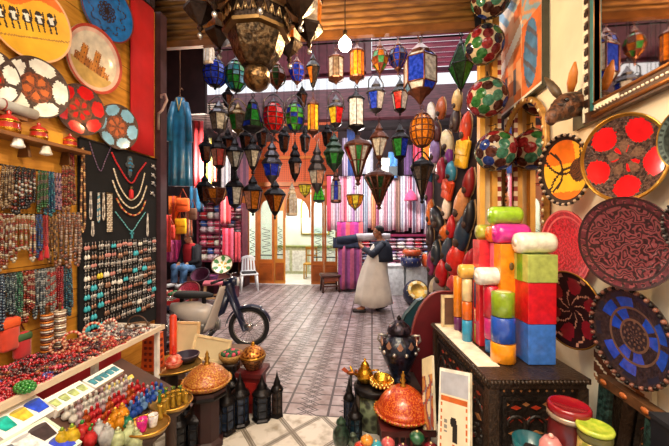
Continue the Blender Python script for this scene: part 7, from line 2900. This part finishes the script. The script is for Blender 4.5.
# blue kaftan
kd = 4.55
p = at_d(180, 98, kd)
s = kd / FPX
kf = thing('blue_kaftan', 'long shiny peacock blue kaftan hanging on a hook beside the dark post', 'kaftan', p, YAW + .1)
KM = M('0f6f9c', .35, 0, .35, 9, sheen=.4, coat=.2)
Hk = 88 * s
rings = []
for k in range(12):
    t = k / 11
    w = (4 + 6.5 * min(1, t * 3.2) ** .8 + .8 * t) * s
    dp = (2.5 + 3 * t) * s
    rings.append([Vector((w * cos(a) * (1 + .06 * sin(7 * a) * t), dp * sin(a) * (1 + .35 * sin(9 * a + 1) * t), -Hk * t)) for a in [2 * pi * q / 40 for q in range(40)]])
MB().loft(rings).build('gown', KM, kf)
for sg in (-1, 1):
    MB().tube([(sg * 5.5 * s, 0, -5 * s), (sg * 8.5 * s, -.02, -18 * s), (sg * 9.6 * s, -.03, -44 * s)], [2.8 * s, 3 * s, 3.4 * s], 12).build('sleeve', KM, kf)
MB().tube([(-2.5 * s, -2.4 * s, -1 * s), (0, -3.6 * s, -14 * s), (2.5 * s, -2.4 * s, -1 * s)], .008, 5).build('neck_braid', M('d8b04a', .4), kf)
MB().tube([(-5 * s, 0, -2 * s), (0, 0, 2 * s), (5 * s, 0, -2 * s)], .01, 6).tube([(0, 0, 2 * s), (0, 0, 8 * s), (1.5 * s, 0, 10 * s), (3 * s, 0, 8 * s)], .006, 5).tube([(0, 0, 9 * s), (0, 0, 4.71 - p.z)], .004, 4).build('hanger', M('8a5a3a', .5), kf)
p = at_d(167, 100, 3.3)
o = thing('iron_scroll', 'pale curled iron scroll bracket sticking out from the dark post', 'bracket', p, 0)
xq = XL + .085 - p.x
MB().tube([(xq, -.02, -.14), (-.05, 0, -.10), (.0, 0, -.0), (-.02, 0, .06), (-.06, 0, .05), (-.06, 0, .02)], .012, 7).build('scroll', M('a08a84', .5), o)
MB().tube([(xq, -.02, -.14), (xq, -.02, -.3)], .014, 6).build('stem', M('6a5a54', .5), o)

# baskets, plates, wooden stool, chair, red table
def basket(label, px, pyb, w, h, d, c, inner, tilt=(0, 0), z0=None, flo='8a3a3a'):
    s = d / FPX
    p = at_d(px, pyb, d)
    z = (PLZ + .002) if z0 is None else z0
    o = thing('woven_basket', label, 'basket', (p.x, p.y, z))
    o.rotation_euler = (tilt[0], tilt[1], YAW)
    r, hh = w * s / 2, h * s
    MB().lathe([(.001, 0), (r * .6, 0), (r * .85, hh * .4), (r * 1.0, hh), (r * .92, hh), (r * .78, hh * .4), (r * .55, .02), (.001, .02)], 24, mf=lambda j, i: 0 if j < 3 else 1).build('woven_body', [M(c, .8, 0, .5, 60, bump=.8), M(inner, .8, 0, .4, 40, bump=.6)], o)
    MB().torus(r * .97, r * .07, 28, 6, 0, (0, 0, hh)).build('rim', M(c, .7, 0, .3, 30), o)
    return o


basket('pink lined brown basket tipped towards the alley before the platform', 193, 297, 22, 13, 7.15, '6a2c22', 'd8607a', (radians(52), 0), .14)
basket('purple black bowl basket resting on the platform beside the seated man', 203, 272, 18, 12, 7.5, '2a1428', '5a2444', (radians(40), 0), .40)
basket('small brown basket with red goods behind the moped saddle', 174, 296, 18, 10, 6.9, '6a3a24', 'a83a3a', (0, 0), .0)
basket('low violet basket on the platform beside the wooden stool', 212, 268, 12, 8, 7.9, '5a2a5a', '8a3a6a', (0, 0))
# painted round plate leaning
p = at_d(222, 264, 7.5)
s = 7.5 / FPX
o = thing('painted_bowl', 'large white bowl painted with green leaves leaning beside the plastic chair', 'bowl', (p.x, p.y, p.z))
o.rotation_euler = (radians(58), 0, YAW + .1)
R = 10.5 * s
vs, fs, ms = [], [], []
for j in range(13):
    for i in range(48):
        r, t = j / 12, 2 * pi * i / 48
        vs.append((R * r * cos(t), R * r * sin(t), R * .3 * r ** 2 - R * .3))
for j in range(12):
    for i in range(48):
        fs.append((j * 48 + i, (j + 1) * 48 + i, (j + 1) * 48 + (i + 1) % 48, j * 48 + (i + 1) % 48))
        r, t = (j + .5) / 12, 2 * pi * (i + .5) / 48
        ms.append(1 if petals(6, .4, .9, .26)(r, t) else (2 if petals(5, .1, .45, .3)(r, t) else (3 if r > .93 else 0)))
MB().add(vs, fs, ms, True).build('painted_face', [M('e0dcc8', .35, coat=.4), M('3f7a3a', .4), M('c8a03a', .4), M('6a4a2a', .5)], o)
MB().lathe([(.001, -R * .34), (R * .5, -R * .26), (R * .99, -.005), (R * 1.0, 0)], 32, cap=False).build('underside', M('8a6a4a', .5), o)
bs = thing('goods_box', 'maroon box carrying the leaning painted bowl', 'box', (p.x, p.y + .25, 0), YAW)
MB().box((0, 0, .2), (.5, .3, .4)).build('body', M('5a1f34', .6, 0, .3, 6), bs)
MB().box((0, 0, .41), (.53, .33, .02)).build('lid', M('7a2a44', .6), bs)
# little wooden stool
p = at_d(215, 302, 7.0); p = at_z(213, 304, 0)
st = thing('wooden_stool', 'pale wooden stool with a pink top behind the moped handlebar', 'stool', p, YAW + .3)
PW = M('c89a6a', .5, 0, .25, 9)
MB().rbox((0, 0, .46), (.40, .40, .06), .02).build('seat', M('b85a6a', .6), st)
for sx in (-.15, .15):
    for sy in (-.15, .15):
        MB().tube([(sx, sy, .43), (sx * 1.2, sy * 1.2, 0)], [.026, .022], 7).build('leg', PW, st)
for sy in (-.17, .17):
    MB().box((0, sy, .16), (.32, .025, .035)).build('stretcher', PW, st)
# white plastic chair
p = at_z(249, 290, 0)
pc = thing('plastic_chair', 'white plastic armless chair with a dark seat pad before the door leaf', 'chair', p, YAW + pi + .35)
PLW = M('e9ebee', .35, 0, .05, 5)
MB().rbox((0, 0, .43), (.44, .42, .035), .015).build('seat', PLW, pc)
def _back(u, v):
    return ((u - .5) * (.40 - .06 * v), -.20 - .10 * v - .03 * cos((u - .5) * pi), .44 + .44 * v - .05 * v * abs(u - .5) ** 2 * 4)
bkm = MB()
for k in range(5):
    u0 = k / 5 + .02
    bkm.slab(lambda u, v, u0=u0: _back(u0 + u * .13, v), 3, 8, .012)
bkm.slab(lambda u, v: _back(u, .82 + v * .18), 12, 3, .016).slab(lambda u, v: _back(u, v * .12), 12, 2, .016)
bkm.build('backrest', PLW, pc)
for sx, sy in ((-.18, -.17), (.18, -.17), (-.18, .17), (.18, .17)):
    MB().tube([(sx, sy, .42), (sx * 1.18, sy * 1.18, 0)], [.03, .022], 7).build('leg', PLW, pc)
MB().rbox((0, .01, .462), (.36, .34, .03), .012).build('seat_pad', M('1c1c22', .7), pc)
# red box table by the velvet end
p = at_d(176, 300, 5.6)
rt_ = thing('goods_table', 'low dark table with a red cloth behind the cream frames', 'table', (p.x - .1, p.y, 0), YAW)
zt_ = at_d(176, 297, 5.6).z
MB().box((0, 0, zt_ - .02), (.62, .4, .04)).build('top', M('2a1c1c', .6), rt_)
for sx in (-.27, .27):
    for sy in (-.16, .16):
        MB().box((sx, sy, (zt_ - .04) / 2), (.045, .045, zt_ - .04)).build('leg', M('a0703a', .6), rt_)
MB().rbox((0, -.195, zt_ - .06), (.58, .02, .14), .008).build('cloth_front', cloth('c01820'), rt_)
o = thing('goods_tray', 'tray of green and red trinkets standing on the low dark table', 'tray', (p.x - .1, p.y, zt_ + .001), YAW)
MB().box((0, 0, .02), (.5, .3, .04)).build('tray_body', M('8a2a24', .5), o)
b = MB()
for i in range(24):
    b.ball(((i % 6 - 2.5) * .075, (i // 6 - 1.5) * .065, .06), .038, 6, 4, (i * 5) % 3)
b.build('trinkets', [M('2f7a4a', .5), M('b83a3a', .5), M('b8a890', .4)], o)
hanging_cloth('cloth_bundle', 'bright pink cloth heaped on the platform beside the seated man', 'cloth', 172, 240, 262, 17, 7.9, ['d83a8a', 'e86aa8'], 3, .06, None, 3)

# ================================================================== MOPED
wp = at_z(249, 347, 0)
mo = thing('moped', 'navy and cream step-through moped parked across the alley beside the stall', 'moped', wp, YAW + radians(4))
NAVY = M('141d3c', .3, .1, .2, 9, coat=.5)
CREAMP = M('d9cfc8', .35, 0, .1, 6, coat=.4)
RUB = M('17171a', .8, 0, .2, 30)
CHR = M('b4b2b0', .25, .9)
RW_ = .285
Ty = Matrix.Rotation(pi / 2, 4, 'X')


def wheel(x, nm):
    b = MB().torus(RW_ - .032, .032, 40, 10, 0, (0, 0, 0), Matrix.Translation((x, 0, RW_)) @ Ty)
    w = b.build('wheel', RUB, mo)
    MB().torus(RW_ - .066, .012, 36, 8, 0, (0, 0, 0), Matrix.Translation((x, 0, RW_)) @ Ty).build('rim', CHR, w)
    sp = MB()
    for i in range(28):
        a = 2 * pi * i / 28
        o_ = (-1) ** i * .03
        a2 = a + (.35 if i % 4 < 2 else -.35)
        sp.tube([(x + .04 * cos(a2), o_, RW_ + .04 * sin(a2)), (x + (RW_ - .07) * cos(a), 0, RW_ + (RW_ - .07) * sin(a))], .0025, 4)
    sp.build('spokes', CHR, w)
    MB().lathe([(.02, -.05), (.055, -.04), (.055, .04), (.02, .05)], 14, 0, Matrix.Translation((x, 0, RW_)) @ Ty).build('hub', CHR, w)


wheel(0, 'front')
wheel(-1.16, 'rear')
# front fork, leading links, fender
for sy in (-.065, .065):
    MB().tube([(-.30, sy * .8, .84), (-.115, sy, .40), (-.06, sy, .25), (0, sy, RW_)], [.03, .026, .024, .018], 8).build('fork', NAVY, mo)
b = MB()
b.slab(lambda u, v: ((RW_ + .035) * cos(radians(20 + u * 150)) , (v - .5) * .12, RW_ + (RW_ + .035) * sin(radians(20 + u * 150)) - .03 * (2 * v - 1) ** 2), 20, 4, .006)
b.slab(lambda u, v: (.02 + u * .16, (v - .5) * .13, RW_ + RW_ + .045 - .04 * u - .03 * (2 * v - 1) ** 2), 6, 4, .006)
b.build('front_fender', NAVY, mo)
# steering cover and headlight
b = MB()
b.tube([(-.12, 0, .42), (-.17, 0, .55), (-.235, 0, .72), (-.28, 0, .88), (-.29, 0, .94)], [.05, .06, .065, .075, .06], 12)
b.build('steering_cover', NAVY, mo)
MB().ball((-.215, 0, .93), .075, 14, 9, 0, (1, 1, .95)).build('headlight_shell', NAVY, mo)
MB().lathe([(.066, 0), (.06, .012), (.001, .022)], 18, 0, Matrix.Translation((-.155, 0, .925)) @ Matrix.Rotation(pi / 2, 4, 'Y')).build('headlight_lens', M('d8dde0', .1), mo)
# handlebar with grips and mirrors
MB().tube([(-.36, -.31, .985), (-.30, -.2, .99), (-.27, -.06, .97), (-.27, .06, .97), (-.30, .2, .99), (-.36, .31, .985)], .013, 8).build('handlebar', DARK, mo)
for sy in (-1, 1):
    MB().tube([(-.355, sy * .30, .986), (-.40, sy * .40, .978)], .019, 10).build('grip', RUB, mo)
    MB().tube([(-.31, sy * .24, 1.0), (-.24, sy * .30, 1.01), (-.26, sy * .38, 1.0)], .006, 5).build('brake_lever', CHR, mo)
# leg shield
b = MB()
def _shield(u, v):
    return (-.30 - .10 * v * 0 - .16 * (1 - v) - .10 * abs(2 * u - 1) ** 2 * (1 - v * .4), (u - .5) * (.46 - .16 * v), .30 + .58 * v)
b.slab(_shield, 14, 12, .012)
b.build('leg_shield', M('cfc4bc', .35, 0, .1, 6, coat=.4), mo)
# down tube and body
MB().tube([(-.28, 0, .80), (-.38, 0, .52), (-.55, 0, .42), (-.78, 0, .45), (-.98, 0, .62)], [.055, .06, .065, .06, .05], 12).build('frame', NAVY, mo)
b = MB()
rings = []
for t, x, z0_, z1_, w in ((0, -.45, .40, .56, .05), (1, -.55, .33, .62, .12), (2, -.72, .33, .66, .14), (3, -.90, .40, .66, .13), (4, -1.06, .48, .64, .07)):
    rings.append([Vector((x, w * cos(a), (z0_ + z1_) / 2 + (z1_ - z0_) / 2 * sin(a))) for a in [2 * pi * q / 16 for q in range(16)]])
b.loft(rings)
b.build('side_cover', CREAMP, mo)
b = MB()
b.slab(lambda u, v: (-1.16 + (RW_ + .04) * cos(radians(15 + u * 150)), (v - .5) * .16, RW_ + (RW_ + .04) * sin(radians(15 + u * 150)) - .04 * (2 * v - 1) ** 2), 20, 4, .006)
b.build('rear_fender', NAVY, mo)
# saddle, carrier, engine, exhaust, chain guard, pedals, stand
b = MB()
rings = []
for x, w, z, h in ((-.50, .05, .735, .02), (-.58, .09, .745, .04), (-.75, .125, .75, .05), (-.92, .13, .755, .05), (-1.0, .10, .76, .035)):
    rings.append([Vector((x, w * cos(a), z + h * sin(a))) for a in [2 * pi * q / 14 for q in range(14)]])
b.loft(rings)
b.build('saddle', RUB, mo)
for x in (-.62, -.92):
    MB().tube([(x, 0, .62), (x, 0, .73)], .03, 8).build('saddle_post', DARK, mo)
b = MB()
for sy in (-.10, 0, .10):
    b.tube([(-1.0, sy, .70), (-1.38, sy, .70)], .01, 6)
for x in (-1.1, -1.24, -1.38):
    b.tube([(x, -.10, .70), (x, .10, .70)], .01, 6)
b.tube([(-1.16, -.1, .30), (-1.25, -.1, .70)], .01, 6).tube([(-1.16, .1, .30), (-1.25, .1, .70)], .01, 6)
b.build('luggage_carrier', CHR, mo)
ENG = M('8d8a86', .4, .7, .3, 20)
MB().rbox((-.66, 0, .30), (.20, .20, .17), .05).build('engine_case', ENG, mo)
b = MB()
for i in range(6):
    b.lathe([(.075, -.008), (.075, .008)], 16, 0, Matrix.Translation((-.54 + i * .026, 0, .33)) @ Matrix.Rotation(pi / 2, 4, 'Y'))
b.build('cylinder_fins', ENG, mo)
MB().tube([(-.50, -.06, .28), (-.55, -.12, .18), (-.75, -.13, .16), (-1.15, -.13, .20)], [.018, .022, .03, .034], 10).build('exhaust', CHR, mo)
MB().tube([(-.72, -.10, .17), (-.72, -.19, .06)], .011, 6).tube([(-.72, .10, .17), (-.72, .19, .004)], .011, 6).build('stand', DARK, mo)
MB().box((-.50, 0, .22), (.05, .44, .025)).build('footrest', RUB, mo)
MB().rbox((-1.47, 0, .52), (.04, .09, .07), .012).build('tail_light', M('a8141c', .25), mo)

# ================================================================== PEOPLE
SKIN = M('a86a48', .55, 0, .1, 8)
SKIN2 = M('b97c5a', .55, 0, .1, 8)


def limb(b, pts, rs):
    pts = [Vector(p) for p in pts]
    b.tube(pts, rs, 10)
    for p, r in zip(pts, rs):
        b.ball(p, r, 10, 6)


def hand(b, w, d, up, sc=1.0):
    """palm with four fingers and a thumb growing from the wrist w along d; up is the palm's back"""
    d = Vector(d).normalized()
    up = Vector(up)
    up = (up - d * up.dot(d)).normalized()
    sd = d.cross(up)
    w = Vector(w)
    pal = w + d * .05 * sc
    T = Matrix((sd, d, up)).transposed().to_4x4()
    T.translation = pal
    b.rbox((0, 0, 0), (.078 * sc, .095 * sc, .03 * sc), .013 * sc, 0, T)
    for i, L in enumerate((.062, .074, .069, .052)):
        o_ = sd * ((i - 1.5) * .0195 * sc)
        k0 = pal + d * .042 * sc + o_
        k1 = k0 + d * L * .5 * sc - up * .012 * sc
        k2 = k1 + d * L * .34 * sc - up * .034 * sc
        b.tube([k0, k1, k2], [.0095 * sc, .009 * sc, .0075 * sc], 7)
        b.ball(k2, .0075 * sc, 6, 4)
    t0 = w + d * .02 * sc - sd * .035 * sc
    t1 = t0 + d * .03 * sc - sd * .025 * sc - up * .006 * sc
    t2 = t1 + d * .032 * sc - sd * .002 * sc - up * .014 * sc
    b.tube([t0, t1, t2], [.012 * sc, .011 * sc, .0085 * sc], 7)


def head(b, c, f, up, sc=1.0):
    """skull, jaw, nose, ears, brow; f is where the face looks"""
    f = Vector(f).normalized()
    up = Vector(up)
    up = (up - f * up.dot(f)).normalized()
    sd = up.cross(f)
    T = Matrix((f, sd, up)).transposed().to_4x4()
    T.translation = Vector(c)
    q = lambda *a: Vector(a) * sc
    b.ball(q(-.01, 0, .03), .098 * sc, 16, 12, 0, (1.0, .80, 1.0), T)
    b.ball(q(.022, 0, -.035), .074 * sc, 14, 10, 0, (.98, .82, 1.12), T)
    b.ball(q(.055, 0, -.085), .036 * sc, 10, 7, 0, (.9, 1.05, .8), T)
    b.tube([T @ q(.088, 0, .025), T @ q(.108, 0, -.018), T @ q(.098, 0, -.026)], [.011 * sc, .017 * sc, .013 * sc], 8)
    b.ball(q(.082, .034, .032), .016 * sc, 8, 5, 0, (.7, 1.5, .6), T).ball(q(.082, -.034, .032), .016 * sc, 8, 5, 0, (.7, 1.5, .6), T)
    b.ball(q(.085, 0, -.055), .02 * sc, 8, 5, 0, (.6, 1.3, .5), T)
    for s_ in (-1, 1):
        b.ball(q(-.005, s_ * .082, -.005), .03 * sc, 8, 6, 0, (.7, .35, 1.1), T)
    return T


def remesh(o, v=.012):
    m = o.modifiers.new('continuous_skin', 'REMESH')
    m.mode = 'VOXEL'
    m.voxel_size = v
    m.use_smooth_shade = True
    s_ = o.modifiers.new('soften', 'SMOOTH')
    s_.iterations = 3
    s_.factor = .4


def face_bits(T, sc, root, hairm, cap=None):
    e = MB()
    for s_ in (-1, 1):
        e.ball((.080 * sc, s_ * .031 * sc, .012 * sc), .0125 * sc, 10, 7, 0, (1, 1, .8), T)
        e.ball((.0905 * sc, s_ * .031 * sc, .012 * sc), .0058 * sc, 8, 5, 1, (1, 1, 1), T)
    e.build('eyes', [M('e8e2da', .2), M('2a1a12', .2)], root)
    m_ = MB()
    m_.ball((.096 * sc, 0, -.054 * sc), .013 * sc, 8, 5, 0, (.45, 1.9, .4), T)
    m_.build('lips', M('8a4638', .5), root)
    h = MB()
    pr = []
    h.lathe([(.088 * sc, -.03 * sc), (.099 * sc, .0), (.104 * sc, .04 * sc), (.094 * sc, .085 * sc), (.06 * sc, .118 * sc), (.001, .132 * sc)], 18, 0, T @ Matrix.Translation((-.024 * sc, 0, .012 * sc)) @ Matrix.Rotation(radians(-14), 4, 'Y') @ Matrix.Diagonal((1, .84, 1, 1)))
    h.build('hair', hairm, root)


# ---- man walking across the alley
wk_p = at_z(371, 311, 0)
walker = thing('person', 'man in a pale robe and dark jacket walking with a cloth roll on his shoulder', 'person', wk_p, YAW + pi)
b = MB()
T_ = head(b, (-.14, 0, 1.56), (1, .25, -.15), (.1, 0, 1), .98)
limb(b, [(-.165, 0, 1.49), (-.20, 0, 1.36)], [.055, .06])
limb(b, [(-.20, 0, 1.34), (-.20, 0, 1.22), (-.15, 0, 1.04), (-.10, 0, .88)], [.11, .135, .125, .14])
for sy in (-1, 1):
    limb(b, [(-.20, sy * .10, 1.33), (-.19, sy * .19, 1.31)], [.07, .062])
limb(b, [(-.19, .19, 1.31), (.02, .23, 1.16), (.20, -.02, 1.29)], [.055, .045, .034])
limb(b, [(-.19, -.19, 1.31), (-.02, -.28, 1.10), (.16, -.24, 1.27)], [.055, .045, .034])
hand(b, (.20, -.02, 1.29), (.35, -.6, .4), (.8, .3, -.3))
hand(b, (.16, -.24, 1.27), (.35, .15, .6), (.8, -.3, -.3))
limb(b, [(-.10, .09, .86), (.10, .09, .48), (.17, .09, .10)], [.095, .065, .042])
limb(b, [(-.10, -.09, .86), (-.09, -.09, .46), (-.30, -.09, .13)], [.095, .065, .042])
limb(b, [(.17, .09, .085), (.30, .09, .04)], [.045, .034])
limb(b, [(-.30, -.09, .12), (-.17, -.09, .05)], [.045, .034])
bo = b.build('body', SKIN, walker)
remesh(bo)
face_bits(T_, .98, walker, M('1c1614', .8))
# robe: a swinging bell from the chest to the shins
rings = []
for z, cx, rx, ry in ((1.36, -.19, .13, .19), (1.25, -.18, .19, .21), (1.05, -.12, .22, .22), (.85, -.07, .26, .24), (.6, -.05, .31, .26), (.35, -.05, .35, .27), (.14, -.05, .38, .26)):
    k_ = (1.36 - z) / 1.2
    rings.append([Vector((cx + rx * cos(a) * (1 + .07 * k_ * sin(8 * a)), ry * sin(a) * (1 + .07 * k_ * sin(9 * a + 1)), z + .02 * k_ * sin(3 * a))) for a in [2 * pi * q / 40 for q in range(40)]])
MB().loft(rings).build('robe', M('dcd3c9', .8, 0, .12, 5, sheen=.2), walker)
jk = MB()
rings = []
for z, cx, rx, ry in ((1.40, -.21, .08, .10), (1.37, -.21, .15, .22), (1.25, -.21, .205, .25), (1.10, -.22, .21, .25), (1.0, -.22, .215, .25)):
    rings.append([Vector((cx + rx * cos(a), ry * sin(a), z)) for a in [2 * pi * q / 28 for q in range(28)]])
jk.loft(rings)
for sy in (-1, 1):
    jk.tube([(-.2, sy * .17, 1.33), (.0, .24 if sy > 0 else -.28, 1.14), (.14, .06 if sy > 0 else -.25, 1.24)], [.085, .075, .058], 12)
    jk.ball((-.2, sy * .17, 1.33), .085, 10, 7).ball((.0, sy * .26, 1.16), .075, 10, 7)
jk.build('jacket', M('1c2233', .8, 0, .2, 9), walker)
for x, y, z, pitch in ((.24, .09, .035, 0), (-.22, -.09, .06, .35)):
    T = Matrix.Translation((x, y, z)) @ Matrix.Rotation(pitch, 4, 'Y')
    MB().rbox((0, 0, 0), (.27, .10, .07), .03, 0, T).build('shoe', M('231c1e', .5), walker)
cl = thing('cloth_roll', 'long rolled pale cloth with a dark navy end carried on the walking man shoulder', 'roll', wk_p + Vector((0, 0, 0)), YAW + pi)
MB().tube([(-.40, -.10, 1.42), (-.1, -.16, 1.41), (.28, -.16, 1.40)], [.06, .075, .075], 16).build('pale_cloth', M('cfc8d0', .8, 0, .2, 9), cl)
MB().tube([(.27, -.16, 1.38), (.48, -.15, 1.34), (.68, -.13, 1.33)], [.085, .095, .08], 16).build('dark_end', M('18233f', .8, 0, .3, 9), cl)
cl.location = wk_p + Vector((0, 0, .06))

# ---- man seated on the platform
sp_ = at_d(188, 283, 7.75)
sm = thing('person', 'seated man in a dark jacket, red shirt and blue jeans on the stall platform', 'person', (sp_.x, sp_.y + .15, PLZ), YAW - pi / 2 - .35)
b = MB()
T_ = head(b, (.10, 0, 1.10), (1, -.2, -.25), (.1, 0, 1))
limb(b, [(.05, 0, 1.02), (.02, 0, .93)], [.055, .06])
limb(b, [(.02, 0, .88), (.0, 0, .72), (-.02, 0, .5), (-.03, 0, .40)], [.115, .14, .13, .15])
for sy in (-1, 1):
    limb(b, [(.02, sy * .12, .89), (.02, sy * .2, .86)], [.07, .062])
    limb(b, [(.02, sy * .2, .86), (.06, sy * .25, .58), (.28, sy * .12, .50)], [.055, .045, .034])
    hand(b, (.28, sy * .12, .50), (.8, -sy * .2, -.15), (.1, 0, 1))
    limb(b, [(-.02, sy * .1, .38), (.38, sy * .14, .42), (.40, sy * .13, .06)], [.10, .07, .045])
    limb(b, [(.40, sy * .13, .05), (.52, sy * .14, .035)], [.045, .034])
bo = b.build('body', SKIN2, sm)
remesh(bo)
face_bits(T_, 1.0, sm, M('17120f', .8))
sh_ = MB()
rings = []
for z, cx, rx, ry in ((.97, .03, .07, .09), (.93, .02, .13, .19), (.78, .01, .165, .21), (.6, -.01, .165, .2), (.42, -.02, .18, .205)):
    rings.append([Vector((cx + rx * cos(a), ry * sin(a), z)) for a in [2 * pi * q / 28 for q in range(28)]])
sh_.loft(rings)
sh_.build('shirt', M('b8202a', .8, 0, .15, 9), sm)
jk = MB()
def _jk(u, v):
    a = radians(38 + u * 284)
    return (.0 + (.185 + .01 * (1 - v)) * cos(a), .235 * sin(a), .40 + .53 * v - .03 * v * abs(cos(a)))
jk.slab(_jk, 30, 8, .02)
for sy in (-1, 1):
    jk.tube([(.02, sy * .19, .87), (.06, sy * .255, .58), (.24, sy * .14, .505)], [.085, .072, .052], 12)
    jk.ball((.02, sy * .19, .87), .085, 10, 7).ball((.06, sy * .255, .58), .072, 10, 7)
jk.build('jacket', M('1a1a24', .8, 0, .2, 9), sm)
jn = MB()
for sy in (-1, 1):
    limb(jn, [(-.03, sy * .09, .39), (.37, sy * .14, .425), (.39, sy * .13, .13)], [.125, .092, .075])
jn.ball((-.04, 0, .39), .16, 12, 8, 0, (1, 1.15, .9))
jn.build('jeans', M('5a86b8', .8, 0, .3, 12), sm)
for sy in (-1, 1):
    MB().rbox((.47, sy * .135, .04), (.27, .10, .08), .03).build('shoe', M('d8d8dc', .5), sm)
sb2 = thing('low_stool', 'low dark stool under the seated man on the stall platform', 'stool', (sm.location.x, sm.location.y, PLZ), YAW)
MB().lathe([(.001, .2), (.17, .2), (.18, .215), (.17, .235), (.001, .235)], 18).build('seat', M('3a241c', .6), sb2)
for k in range(4):
    a = k * pi / 2 + .4
    MB().tube([(.12 * cos(a), .12 * sin(a), .2), (.15 * cos(a), .15 * sin(a), 0)], .018, 6).build('leg', M('3a241c', .6), sb2)
